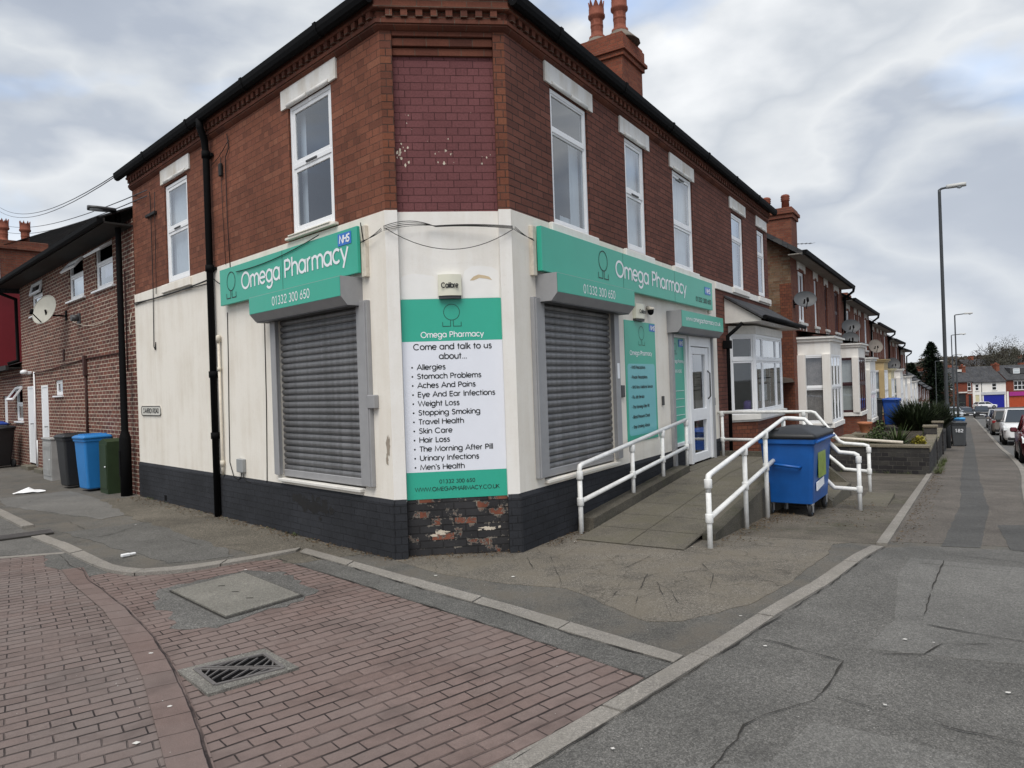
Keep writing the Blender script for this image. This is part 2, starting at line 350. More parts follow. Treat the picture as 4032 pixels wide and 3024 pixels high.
# ------------------------------------------------------------------ stroke lettering (geometric sans, x-height .505, cap .70)
def A_(cx, cy, rx, ry, a0, a1, n=18): return [(cx + rx * math.cos(R_(a0 + (a1 - a0) * i / n)), cy + ry * math.sin(R_(a0 + (a1 - a0) * i / n))) for i in range(n + 1)]
_b = A_(.27, .27, .235, .235, 90, 450, 26)
GL = {
 'a': (.6, [_b, [(.505, 0), (.505, .505)]]), 'b': (.6, [A_(.31, .27, .235, .235, 90, 450, 26), [(.07, 0), (.07, .74)]]), 'c': (.5, [A_(.27, .27, .235, .235, 45, 315)]),
 'd': (.6, [_b, [(.505, 0), (.505, .74)]]), 'e': (.56, [A_(.27, .27, .235, .235, 5, 318, 22), [(.04, .27), (.5, .27)]]),
 'f': (.3, [[(.12, 0), (.12, .58)] + A_(.25, .58, .13, .13, 170, 80, 6), [(0, .48), (.25, .48)]]),
 'g': (.6, [_b, [(.505, .505), (.505, -.02)] + A_(.27, -.02, .235, .2, 0, -150, 12)]),
 'h': (.55, [[(.07, 0), (.07, .74)], A_(.27, .3, .2, .2, 180, 0, 12) + [(.47, 0)]]), 'i': (.16, [[(.08, 0), (.08, .505)], [(.08, .62), (.08, .7)]]),
 'j': (.18, [[(.09, .505), (.09, -.1), (.0, -.17)], [(.09, .62), (.09, .7)]]), 'k': (.46, [[(.07, 0), (.07, .74)], [(.09, .22), (.4, .505)], [(.17, .29), (.43, 0)]]),
 'l': (.16, [[(.08, 0), (.08, .74)]]), 'm': (.84, [[(.07, 0), (.07, .505)], A_(.245, .325, .175, .175, 180, 0, 10) + [(.42, 0)], A_(.595, .325, .175, .175, 180, 0, 10) + [(.77, 0)]]),
 'n': (.55, [[(.07, 0), (.07, .505)], A_(.27, .3, .2, .2, 180, 0, 12) + [(.47, 0)]]), 'o': (.56, [_b]), 'p': (.6, [A_(.31, .27, .235, .235, 90, 450, 26), [(.07, -.2), (.07, .505)]]),
 'q': (.6, [_b, [(.505, -.2), (.505, .505)]]), 'r': (.34, [[(.07, 0), (.07, .505)], A_(.24, .3, .17, .2, 180, 75, 8)]),
 's': (.42, [A_(.21, .385, .125, .12, 25, 262, 10) + A_(.2, .145, .145, .14, 90, -155, 10)]), 't': (.32, [[(.14, 0), (.14, .68)], [(0, .48), (.28, .48)]]),
 'u': (.56, [[(.07, .505), (.07, .235)] + A_(.27, .235, .2, .2, 180, 360, 12), [(.47, .505), (.47, 0)]]), 'v': (.48, [[(.03, .505), (.24, .03), (.45, .505)]]),
 'w': (.76, [[(.03, .505), (.2, .03), (.37, .46), (.54, .03), (.71, .505)]]), 'x': (.46, [[(.03, .505), (.43, 0)], [(.43, .505), (.03, 0)]]),
 'y': (.5, [[(.03, .505), (.25, .03)], [(.47, .505), (.16, -.2)]]), 'z': (.44, [[(.04, .47), (.4, .47), (.04, .035), (.4, .035)]]),
 'A': (.7, [[(.03, 0), (.35, .7), (.67, 0)], [(.15, .24), (.55, .24)]]), 'B': (.56, [[(.07, 0), (.07, .7)], [(.07, .665), (.27, .665)] + A_(.27, .52, .15, .145, 90, -90, 10) + [(.07, .375)], [(.07, .375), (.29, .375)] + A_(.29, .205, .19, .17, 90, -90, 10) + [(.07, .035)]]),
 'C': (.78, [A_(.39, .35, .34, .33, 42, 318, 24)]), 'D': (.7, [[(.07, 0), (.07, .7)], [(.07, .665), (.28, .665)] + A_(.28, .35, .34, .315, 90, -90, 18) + [(.07, .035)]]),
 'E': (.52, [[(.07, 0), (.07, .7)], [(.07, .665), (.45, .665)], [(.07, .37), (.43, .37)], [(.07, .035), (.45, .035)]]), 'F': (.48, [[(.07, 0), (.07, .7)], [(.07, .665), (.43, .665)], [(.07, .37), (.4, .37)]]),
 'G': (.82, [A_(.39, .35, .34, .33, 42, 360, 26), [(.42, .35), (.73, .35)]]), 'H': (.66, [[(.07, 0), (.07, .7)], [(.59, 0), (.59, .7)], [(.07, .38), (.59, .38)]]), 'I': (.2, [[(.1, 0), (.1, .7)]]),
 'J': (.46, [[(.38, .7), (.38, .2)] + A_(.21, .2, .17, .17, 0, -180, 10)]), 'K': (.58, [[(.07, 0), (.07, .7)], [(.09, .33), (.5, .7)], [(.2, .43), (.54, 0)]]), 'L': (.46, [[(.07, .7), (.07, .035), (.42, .035)]]),
 'M': (.86, [[(.07, 0), (.13, .68), (.43, .06), (.73, .68), (.79, 0)]]), 'N': (.7, [[(.07, 0), (.07, .68), (.63, .03), (.63, .7)]]), 'O': (.82, [A_(.41, .35, .35, .33, 90, 450, 32)]),
 'P': (.54, [[(.07, 0), (.07, .7)], [(.07, .665), (.28, .665)] + A_(.28, .49, .19, .175, 90, -90, 12) + [(.07, .315)]]), 'Q': (.82, [A_(.41, .35, .35, .33, 90, 450, 32), [(.5, .2), (.72, -.02)]]),
 'R': (.56, [[(.07, 0), (.07, .7)], [(.07, .665), (.28, .665)] + A_(.28, .49, .19, .175, 90, -90, 12) + [(.07, .315)], [(.28, .315), (.51, 0)]]),
 'S': (.54, [A_(.27, .515, .175, .155, 25, 262, 12) + A_(.25, .195, .2, .17, 90, -155, 12)]), 'T': (.5, [[(.25, 0), (.25, .665)], [(.02, .665), (.48, .665)]]),
 'U': (.64, [[(.07, .7), (.07, .27)] + A_(.32, .27, .25, .24, 180, 360, 14) + [(.57, .7)]]), 'V': (.64, [[(.03, .7), (.32, .03), (.61, .7)]]), 'W': (.96, [[(.03, .7), (.25, .03), (.48, .66), (.71, .03), (.93, .7)]]),
 'X': (.6, [[(.04, .7), (.55, 0)], [(.55, .7), (.04, 0)]]), 'Y': (.58, [[(.03, .7), (.29, .36), (.55, .7)], [(.29, .36), (.29, 0)]]), 'Z': (.54, [[(.05, .665), (.47, .665), (.05, .035), (.49, .035)]]),
 '0': (.56, [A_(.28, .35, .21, .33, 90, 450, 26)]), '1': (.56, [[(.17, .6), (.31, .69), (.31, 0)]]), '2': (.56, [A_(.28, .49, .19, .185, 170, -38, 14) + [(.08, .035), (.5, .035)]]),
 '3': (.56, [A_(.27, .52, .155, .15, 150, -80, 12), A_(.27, .2, .19, .175, 80, -155, 14)]), '4': (.56, [[(.4, 0), (.4, .68), (.05, .18), (.53, .18)]]), '5': (.56, [[(.46, .665), (.19, .665), (.13, .38)] + A_(.26, .225, .2, .19, 120, -150, 14)]),
 '6': (.56, [A_(.28, .225, .195, .19, 90, 450, 22), [(.11, .32), (.36, .69)]]), '7': (.56, [[(.07, .665), (.49, .665), (.2, 0)]]), '8': (.56, [A_(.28, .525, .145, .145, 90, 450, 20), A_(.28, .2, .19, .175, 90, 450, 22)]),
 '9': (.56, [A_(.28, .475, .195, .19, 90, 450, 22), [(.45, .38), (.2, .0)]]), '.': (.2, [[(.1, 0), (.1, .08)]]), "'": (.16, [[(.08, .55), (.08, .72)]]), ' ': (.3, []), '-': (.34, [[(.05, .27), (.29, .27)]]), '*': (.3, [A_(.13, .27, .04, .04, 0, 360, 10)]),
}
def text_w(t, tr=0): return sum(GL[c][0] + tr for c in t) - tr
def text(mb, t, s, z, h, o, w=.085, xs=1.0, sdir=1, obl=0., tr=0., align='l', thick=.0):
    """letters of cap height h (m) on the plane at outward offset o; sdir=-1 writes towards falling s"""
    k = h / .7; x = 0.
    if align == 'c': x = -text_w(t, tr) * .5
    if align == 'r': x = -text_w(t, tr)
    lay = 0
    for c in t:
        adv, st = GL[c]
        for pl in st:
            pts = [Vector(p) for p in pl]; n = len(pts); closed = (pts[0] - pts[-1]).length < 1e-4
            L, R2 = [], []
            for i, p in enumerate(pts):
                if closed and i in (0, n - 1): d = (pts[1] - pts[0]).normalized() + (pts[-1] - pts[-2]).normalized()
                elif i == 0: d = pts[1] - p
                elif i == n - 1: d = p - pts[i - 1]
                else: d = (p - pts[i - 1]).normalized() + (pts[i + 1] - p).normalized()
                if d.length < 1e-6: d = pts[i] - pts[i - 1]
                d.normalize(); nn = Vector((-d.y, d.x)); kk = 1.
                if 0 < i < n - 1:
                    kk = min(1.8, 1 / max(.3, (p - pts[i - 1]).normalized().dot(d)))
                L.append(p + nn * w * .5 * kk); R2.append(p - nn * w * .5 * kk)
            oo = o + (lay % 6) * .00035; lay += 1
            F = lambda q: (s + sdir * (x + q.x + obl * q.y) * k * xs, oo, z + q.y * k)
            for i in range(n - 1): mb.face([F(L[i]), F(R2[i]), F(R2[i + 1]), F(L[i + 1])])
        x += adv + tr
    return mb
def omega(mb, s, z, h, o, w=.006, sdir=1, xs=1.):
    """ring standing on two small L-shaped feet"""
    r = h * .36; cz = z + h - r
    ring = [(math.cos(t) * r, math.sin(t) * r) for t in [2 * math.pi * i / 40 for i in range(41)]]
    def rib(pts, oo):
        for (a, b), (c, d) in zip(pts, pts[1:]):
            v = Vector((c - a, d - b)); 
            if v.length < 1e-7: continue
            v.normalize(); n = Vector((-v.y, v.x)) * w * .5; e = v * w * .25
            q = [(a - e.x + n.x, b - e.y + n.y), (a - e.x - n.x, b - e.y - n.y), (c + e.x - n.x, d + e.y - n.y), (c + e.x + n.x, d + e.y + n.y)]
            mb.face([(s + sdir * p[0] * xs, oo, p[1]) for p in q])
    for i, (a, b) in enumerate(zip(ring, ring[1:])): rib([(a[0], cz + a[1]), (b[0], cz + b[1])], o + (i % 2) * .0003)
    for sg in (-1, 1):
        rib([(sg * r * .17, cz - r * .98), (sg * r * .17, z)], o + .0006)
        rib([(sg * r * .17, z), (sg * r * 1.16, z)], o + .0009)
        rib([(sg * r * 1.16, z), (sg * r * 1.16, z + h * .19)], o + .0012)

# ================================================================== SETTING : ground, pavements, kerbs
def asphalt(name, c, agg=.35, blot=.3, brown=None, crackle=0., scale=1., moss=None):
    g = G(name); p = g.pos()
    fine = g.noise(p, 160 * scale, 3, .75); mid = g.noise(p, 26, 5, .65); big = g.noise(p, .8, 6, .62); big2 = g.noise(p, 2.7, 5, .6)
    f = g.ramp(fine, [(.28, 1 - agg), (.5, 1.0), (.72, 1 + agg * 1.1)])
    k = g.mix(1, (*c,), f, 'MULTIPLY')
    for vs_, am in ((85 * scale, agg * .42), (150 * scale, agg * .8)):
        v1 = g.n('ShaderNodeTexVoronoi'); g.l(p, v1.inputs['Vector']); v1.inputs['Scale'].default_value = vs_
        k = g.mix(1, k, g.ramp(v1.outputs['Color'], [(.15, 1 - am), (.55, 1.), (.9, 1 + am * 1.5)]), 'MULTIPLY')
    k = g.mix(1, k, g.ramp(mid, [(.3, .86), (.7, 1.1)]), 'MULTIPLY')
    k = g.mix(1, k, g.ramp(big, [(.3, 1 - blot), (.65, 1.1)]), 'MULTIPLY')
    k = g.mix(1, k, g.ramp(big2, [(.3, 1 - blot * .6), (.6, 1.04)]), 'MULTIPLY')
    if brown: k = g.mix(g.ramp(big2, [(.42, 0.), (.66, .75)]), k, brown)
    if moss: k = g.mix(g.ramp(g.math('MULTIPLY', g.noise(p, 1.1, 5, .6), g.noise(p, 9, 4, .7)), [(.25, 0.), (.42, .8)]), k, moss)
    if crackle:
        v = g.n('ShaderNodeTexVoronoi', feature='DISTANCE_TO_EDGE'); w = g.n('ShaderNodeVectorMath', operation='ADD'); g.l(p, w.inputs[0])
        s2 = g.n('ShaderNodeVectorMath', operation='SCALE'); g.l(g.n('ShaderNodeTexNoise').outputs['Color'], s2.inputs[0]); s2.inputs['Scale'].default_value = 0.
        nn = g.n('ShaderNodeTexNoise'); g.l(p, nn.inputs['Vector']); nn.inputs['Scale'].default_value = 3.5; nn.inputs['Detail'].default_value = 5
        s2 = g.n('ShaderNodeVectorMath', operation='SCALE'); g.l(nn.outputs['Color'], s2.inputs[0]); s2.inputs['Scale'].default_value = .35
        g.l(s2.outputs[0], w.inputs[1]); g.l(w.outputs[0], v.inputs['Vector']); v.inputs['Scale'].default_value = 2.0
        line = g.math('MULTIPLY', g.ramp(v.outputs['Distance'], [(.004, 1.), (.016, 0.)]), g.ramp(g.noise(p, .9, 3, .6), [(.42, 0.), (.52, crackle)]))
        k = g.mix(line, k, (c[0] * .22, c[1] * .2, c[2] * .18))
    g.col(k).rough(g.ramp(mid, [(.3, .8), (.7, .95)])).spec(.3)
    h = g.math('ADD', g.math('MULTIPLY', fine, .6), g.math('MULTIPLY', mid, .8))
    g.bump(h, .007)
    return g.m
M_base = asphalt('old_asphalt', (.122, .116, .104), .38, .3, brown=(.12, .105, .085))
M_dark = asphalt('dark_asphalt', (.118, .114, .105), .4, .25)
M_grey = asphalt('grey_asphalt', (.128, .123, .113), .38, .26)
M_grey2 = asphalt('pale_asphalt', (.15, .145, .134), .3, .2)
M_apron = asphalt('worn_concrete', (.17, .152, .126), .42, .3, crackle=.45, brown=(.15, .13, .1))
M_fore = asphalt('mossy_concrete', (.128, .112, .09), .32, .42, moss=(.05, .052, .025))
M_red = asphalt('reddish_asphalt', (.128, .113, .097), .34, .3)
M_trench = asphalt('trench_asphalt', (.086, .084, .079), .35, .25)
M_road = asphalt('road_asphalt', (.12, .118, .112), .35, .25)
M_patch = asphalt('rough_patch', (.14, .135, .125), .45, .35)
M_kerb = asphalt('kerb_concrete', (.27, .25, .222), .24, .25, brown=(.2, .185, .16))
def paver_mat(name, ang, bw=.2, rh=.1, uvspace=False, offs=(0, 0, 0), k=(.88, .82, .8)):
    g = G(name); p = g.uv() if uvspace else g.map(g.pos(), rot=(0, 0, -R_(ang)), loc=offs)
    raw = g.uv() if uvspace else g.pos()
    nn = g.n('ShaderNodeTexNoise'); g.l(raw, nn.inputs['Vector']); nn.inputs['Scale'].default_value = 1.6; nn.inputs['Detail'].default_value = 4
    sc = g.n('ShaderNodeVectorMath', operation='SCALE'); g.l(nn.outputs['Color'], sc.inputs[0]); sc.inputs['Scale'].default_value = .05
    ad = g.n('ShaderNodeVectorMath', operation='ADD'); g.l(p, ad.inputs[0]); g.l(sc.outputs[0], ad.inputs[1])
    b = g.n('ShaderNodeTexBrick'); g.l(g.map(ad.outputs[0], sc=(1.9, 1, 1)), b.inputs['Vector']); b.offset = .5; b.squash = 1.
    b.inputs['Color1'].default_value = (0, 0, 0, 1); b.inputs['Color2'].default_value = (1, 1, 1, 1); b.inputs['Mortar'].default_value = (.5, .5, .5, 1)
    b.inputs['Scale'].default_value = 1; b.inputs['Mortar Size'].default_value = .0095; b.inputs['Mortar Smooth'].default_value = .7; b.inputs['Brick Width'].default_value = bw * 1.9; b.inputs['Row Height'].default_value = rh
    base = g.ramp(b.outputs['Color'], [(0, (.158, .118, .105)), (.35, (.184, .138, .124)), (.7, (.205, .16, .145)), (1, (.17, .138, .126))])
    fine = g.noise(raw, 130, 4, .75); mid = g.noise(raw, 14, 4, .6); big = g.noise(raw, .75, 6, .6)
    base = g.mix(1, base, g.ramp(fine, [(.28, .68), (.72, 1.3)]), 'MULTIPLY'); base = g.mix(1, base, g.ramp(mid, [(.3, .85), (.7, 1.1)]), 'MULTIPLY')
    base = g.mix(g.ramp(big, [(.36, 0.), (.62, .7)]), base, (.2, .168, .155))
    base = g.mix(g.ramp(g.noise(raw, 2.2, 5, .6), [(.52, 0.), (.7, .6)]), base, (.095, .074, .068))
    jn = g.ramp(g.noise(raw, 1.7, 6, .72), [(.40, .15), (.56, 1.)])
    k_ = k; kk = g.mix(g.math('MULTIPLY', b.outputs['Fac'], jn), base, (.03, .023, .022))
    g.col(g.mix(1, kk, k_, 'MULTIPLY')).rough(.85).spec(.3)
    g.bump(g.math('ADD', g.math('MULTIPLY', b.outputs['Color'], .35), g.math('SUBTRACT', g.math('MULTIPLY', fine, .4), g.math('MULTIPLY', b.outputs['Fac'], 1.4))), .01)
    return g.m
M_pavA = paver_mat('block_paving', 39.5, k=(.93, .86, .835)); M_pavB = paver_mat('block_paving_far', 35.0, offs=(.07, .03, 0), k=(.9, .88, .865)); M_pavE = paver_mat('block_edging', 0, .235, .2, True)
M_crack = flat('crack_filler', (.045, .042, .038), .9, .1, .3)
M_soil = asphalt('soil', (.05, .038, .026), .5, .35)

S_CUT = [-60, -30, -15] + [-9 + .5 * i for i in range(83)] + [34, 37, 40, 45, 50, 55, 60, 65, 70, 75, 80, 85, 90, 95, 100, 105, 110, 115, 120, 130, 140, 150, 170, 200, 220, 300, 700]
O_CUT = [-7, -6, -5, -4, -3, -2]
KERB = [(-60, 4.2), (-6, 4.4), (0, 4.45), (8.6, 4.66), (12, 4.87), (16.8, 5.03), (24.9, 5.07), (42, 4.95), (68, 4.78), (113, 4.6), (700, 4.6)]
def kerb_o(s): return lerp_tab(KERB, s)
def structure(o): o['kind'] = 'structure'; return o
def grid_sheet(name, mat, orow, dz=0., smin=-60, smax=700):
    mb = MB(); rows = []
    for s in S_CUT:
        if s < smin or s > smax: continue
        r = []
        for o in orow(s):
            p = wp(FR, s, o); r.append((p.x, p.y, gz(p.x, p.y) + dz))
        rows.append(r)
    for a, b in zip(rows, rows[1:]):
        for i in range(len(a) - 1): mb.face([a[i], a[i + 1], b[i + 1], b[i]], [(q[0], q[1]) for q in (a[i], a[i + 1], b[i + 1], b[i])])
    return structure(mb.build(name, mat))
grid_sheet('ground', M_base, lambda s: [-400, -150, -50, -20] + O_CUT + [-1, 0, 1, 2, 3, 4, kerb_o(s)])
grid_sheet('road', M_road, lambda s: [kerb_o(s) - .01, 6, 9, 12, 14], -.1)
grid_sheet('pavement', M_base, lambda s: [13.9, 17, 40, 120, 400], .02)
def rough_poly(poly, amp=.012, step=.12, seed=0):
    out = []
    for i, (a, b) in enumerate(zip(poly, poly[1:] + poly[:1])):
        d = math.hypot(b[0] - a[0], b[1] - a[1]); n = max(1, int(d / step))
        nx, ny = (-(b[1] - a[1]) / d, (b[0] - a[0]) / d) if d else (0, 0)
        for j in range(n):
            t = j / n; e = 0 if j == 0 else amp * (mnoise.noise(Vector((a[0] + t * 9 + seed, b[1] + t * d * 2.1, seed * 3.3))) * 2)
            out.append((a[0] + (b[0] - a[0]) * t + nx * e, a[1] + (b[1] - a[1]) * t + ny * e))
    return out
NSH = 0
def sheet(name, poly, lift, mat, amp=.012, step=.12, cut=True):
    """flat sheet laid on the ground profile (poly in world x, y)"""
    global NSH
    NSH += 1; lift = {.009: .0045, .011: .0055}.get(lift, .0025) + NSH * .0002
    poly = rough_poly(poly, amp, step, NSH) if amp else poly
    bm = bmesh.new(); bm.faces.new([bm.verts.new((x, y, 0)) for x, y in poly])
    ss = [so_R(*p)[0] for p in poly]; oo = [so_R(*p)[1] for p in poly]
    if cut:
        for s in S_CUT:
            if min(ss) < s < max(ss): bmesh.ops.bisect_plane(bm, geom=bm.verts[:] + bm.edges[:] + bm.faces[:], plane_co=PB + dR * s, plane_no=dR, dist=1e-5)
        for o in O_CUT:
            if min(oo) < o < max(oo): bmesh.ops.bisect_plane(bm, geom=bm.verts[:] + bm.edges[:] + bm.faces[:], plane_co=PB + nR * o, plane_no=nR, dist=1e-5)
    bmesh.ops.triangulate(bm, faces=bm.faces[:])
    for v in bm.verts: v.co.z = gz(v.co.x, v.co.y) + lift
    rim = [e for e in bm.edges if len(e.link_faces) == 1]
    bmesh.ops.recalc_face_normals(bm, faces=bm.faces[:])
    for f in bm.faces:
        if f.normal.z < 0: f.normal_flip()
    for v in [g_ for g_ in bmesh.ops.extrude_edge_only(bm, edges=rim)['geom'] if isinstance(g_, bmesh.types.BMVert)]: v.co.z -= .03
    me = bpy.data.meshes.new(name); bm.to_mesh(me); bm.free(); me.materials.append(mat)
    o = bpy.data.objects.new(name, me); COL.objects.link(o); return structure(o)
rp = lambda s, o: tuple(wp(FR, s, o))[:2]
# near right pavement, beyond the long flush kerb
sheet('pavement', [rp(-8, 1.3), rp(-3.45, 2.2), rp(-2.04, 2.5), rp(-1.6, 2.56), rp(.1, 2.86), rp(1.8, 3.12), rp(2.15, 3.5), rp(2.3, 4.2), rp(2.2, 4.46), rp(-8, 4.37)], .005, M_grey, .004)
def GP(*pts): return list(pts)
sheet('pavement', [rp(-1.28, 3.3), rp(-.62, 3.42), rp(.6, 3.35), rp(1.35, 3.4), rp(1.35, 4.45), rp(-1.1, 4.41)], .009, M_grey2, .006)
sheet('pavement', [rp(-4.9, 2.55), rp(-3.2, 2.68), rp(-2.9, 3.1), rp(-2.4, 3.2), rp(-2.45, 3.85), rp(-3.4, 4.39), rp(-4.9, 4.4)], .009, M_grey2, .008)
sheet('pavement', [rp(2.25, 3.15), rp(12.4, 3.15), rp(40, 3.15), rp(80, 3.1), rp(80, 4.6), rp(40, 4.9), rp(16, 4.95), rp(9, 4.6), rp(2.6, 4.4)], .005, M_red, .01, .3)
sheet('pavement', [rp(2.2, 3.62), rp(6, 3.75), rp(12, 3.72), rp(30, 3.75), rp(60, 3.75), rp(60, 4.05), rp(30, 4.1), rp(12, 4.06), rp(6, 4.1), rp(2.3, 3.95)], .009, M_trench, .012, .3)
sheet('pavement', [rp(2.3, 4.2), rp(4.2, 4.15), rp(4.4, 4.5), rp(2.3, 4.45)], .009, M_trench, .01)
# forecourt
sheet('pavement', [tuple(wp(FL, .3, .02))[:2], tuple(wp(FR, 0, .02))[:2], rp(.9, .02), rp(1.5, .02), rp(1.9, 1.7), rp(2.1, 2.9), (3.23, 7.29), (2.9, 6.7), (2.49, 6.2), (2.1, 5.72), (1.72, 5.33), (1.44, 5.17), (1.15, 5.02), (.89, 5.05), (.6, 5.6), (.39, 5.92), (-.09, 6.11), (-.75, 6.55)], .006, M_apron, .02)
sheet('pavement', [rp(1.75, 1.5), rp(2.02, 3.06), rp(12.55, 3.06), rp(12.6, .05), rp(4.4, .05), rp(4.4, 1.5)], .008, M_fore, .012)
for nm, a, b in (('kerb', (1.95, 3.07, 3.18), (12.9, 3.05, 3.14)),):
    mb = MB(); s = a[0]
    while s < 12.8:
        e = min(12.8, s + .9)
        q = [rp(s + .006, 3.06), rp(e - .006, 3.06), rp(e - .006, 3.16), rp(s + .006, 3.16)]
        top = [(x, y, gz(x, y) + .028) for x, y in q]; bot = [(x, y, gz(x, y) - .1) for x, y in q]
        mb.face(top); [mb.face([bot[i], bot[(i + 1) % 4], top[(i + 1) % 4], top[i]]) for i in range(4)]; s = e
    structure(mb.build(nm, M_kerb))
def kerb_run(up, lo, lift, block=.9, name='kerb', drop=.15):
    """flush kerb laid between two edge lines, cut into blocks"""
    def samp(line, n):
        d = [0]; 
        for a, b in zip(line, line[1:]): d.append(d[-1] + math.hypot(b[0] - a[0], b[1] - a[1]))
        out = []
        for i in range(n + 1):
            t = d[-1] * i / n
            for k in range(len(line) - 1):
                if t <= d[k + 1] + 1e-9:
                    u = (t - d[k]) / max(1e-9, d[k + 1] - d[k]); out.append((line[k][0] + (line[k + 1][0] - line[k][0]) * u, line[k][1] + (line[k + 1][1] - line[k][1]) * u)); break
        return out, d[-1]
    _, L = samp(up, 1); nb = max(1, round(L / block)); sub = 3; n = nb * sub
    a, _ = samp(up, n); b, _ = samp(lo, n); mb = MB()
    for k in range(nb):
        dz = lift + rnd.uniform(-.004, .004)
        ring_a = a[k * sub:k * sub + sub + 1]; ring_b = b[k * sub:k * sub + sub + 1]
        def sh(p, q, t): return (p[0] + (q[0] - p[0]) * t, p[1] + (q[1] - p[1]) * t)
        g_ = .007 / (L / n)
        ring_a = [sh(ring_a[0], ring_a[1], g_)] + ring_a[1:-1] + [sh(ring_a[-1], ring_a[-2], g_)]
        ring_b = [sh(ring_b[0], ring_b[1], g_)] + ring_b[1:-1] + [sh(ring_b[-1], ring_b[-2], g_)]
        T = lambda p, z: (p[0], p[1], gz(*p) + z)
        for i in range(sub):
            A0, A1, B0, B1 = ring_a[i], ring_a[i + 1], ring_b[i], ring_b[i + 1]
            mb.face([T(A0, dz), T(A1, dz), T(B1, dz), T(B0, dz)])
            mb.face([T(A0, dz), T(A0, -drop), T(A1, -drop), T(A1, dz)]); mb.face([T(B0, dz), T(B1, dz), T(B1, -drop), T(B0, -drop)])
        mb.face([T(ring_a[0], dz), T(ring_b[0], dz), T(ring_b[0], -drop), T(ring_a[0], -drop)])
        mb.face([T(ring_a[-1], dz), T(ring_a[-1], -drop), T(ring_b[-1], -drop), T(ring_b[-1], dz)])
    return structure(mb.build(name, M_kerb))
kerb_run([(1.0, 4.37), (.41, 5.0), (-.09, 5.53), (-.71, 6.14), (-1.46, 6.90), (-2.31, 7.74)], [(.92, 4.27), (.32, 4.86), (-.17, 5.41), (-.8, 6.02), (-1.53, 6.79), (-2.33, 7.58)], .014)
kerb_run([(3.58, 7.18), (2.42, 5.84), (1.79, 5.19), (1.25, 4.6), (.19, 3.5), (-.08, 3.24), (-1.6, 1.75), (-3.6, -.2)], [(3.67, 7.12), (2.52, 5.77), (1.87, 5.11), (1.34, 4.52), (.28, 3.42), (.02, 3.15), (-1.5, 1.66), (-3.5, -.3)], .016)
kerb_run([(-2.35, 7.72), (-2.77, 7.38), (-3.33, 7.03), (-3.7, 6.98), (-4.04, 7.14), (-4.33, 7.42), (-5.24, 8.31), (-5.99, 8.99)], [(-2.36, 7.58), (-2.72, 7.24), (-3.24, 6.87), (-3.7, 6.82), (-4.02, 6.98), (-4.40, 7.30), (-5.32, 8.20), (-6.08, 8.88)], .03, .75)
kerb_run([(-6.58, 9.68), (-7.77, 10.87), (-8.17, 11.26), (-12, 15.1), (-26, 29.2), (-60, 63.2)], [(-6.68, 9.58), (-7.87, 10.77), (-8.27, 11.16), (-12.1, 15.0), (-26.1, 29.1), (-60.1, 63.1)], .03)
kerb_run([rp(s, kerb_o(s) - .06) for s in range(-5, 120, 3)], [rp(s, kerb_o(s) + .07) for s in range(-5, 120, 3)], .012, .95, 'kerb', .25)
# asphalt strip between the kerb and the blocks, road beyond the concrete lip
sheet('pavement', [(.93, 4.26), (.33, 4.85), (-.16, 5.40), (-.79, 6.01), (-1.53, 6.78), (-2.3, 7.55), (-2.47, 7.31), (-1.6, 6.45), (-.09, 4.93), (.36, 4.46), (.71, 4.08)], .006, M_dark, .006)
kerb_run([(-5.06, 7.99), (-5.69, 7.86), (-12, 6.5)], [(-5.06, 7.90), (-5.69, 7.77), (-12, 6.41)], .012, 4.0)
sheet('road', [(-5.08, 7.99), (-5.3, 8.2), (-6.0, 8.9), (-8.27, 11.15), (-12.1, 15), (-26.1, 29.1), (-32, 22), (-14, 6.95)], .006, M_grey, 0)
edge_l = [(-4.6, 7.15), (-4.18, 6.63), (-3.36, 5.73), (-2.76, 4.96), (-2.32, 4.34), (-2.02, 3.86), (-1.64, 3.25), (-1.1, 2.3), (-.6, 1.3)]
edge_r = [(-4.42, 7.22), (-4.02, 6.68), (-3.2, 5.80), (-2.59, 5.04), (-2.15, 4.43), (-1.85, 3.96), (-1.47, 3.34), (-.93, 2.38), (-.43, 1.37)]
sheet('road', [(.70, 4.08), (.36, 4.45), (-.09, 4.92), (-1.6, 6.44), (-2.47, 7.30), (-2.73, 7.24), (-3.24, 6.86), (-3.7, 6.81), (-4.02, 6.97), (-4.42, 7.26)] + edge_r[1:] + [(-.3, 1.0), (-2.0, 1.2), (-1.5, 1.66), (-.05, 3.23)], .006, M_pavA, 0)
sheet('road', [(-4.42, 7.3), (-5.06, 7.9), (-5.69, 7.77), (-12, 6.41), (-14, -4), (-.6, 1.2)] + edge_l[::-1][1:], .006, M_pavB, 0)
mb = MB(); dist = 0
for i in range(len(edge_l) - 1):
    a, b, c, d = edge_l[i], edge_l[i + 1], edge_r[i + 1], edge_r[i]; L = math.hypot(b[0] - a[0], b[1] - a[1])
    mb.face([(*a, .0105), (*b, .0105), (*c, .0105), (*d, .0105)], [(dist, .012), (dist + L, .012), (dist + L, .188), (dist, .188)]); dist += L
structure(mb.build('road', M_pavE))
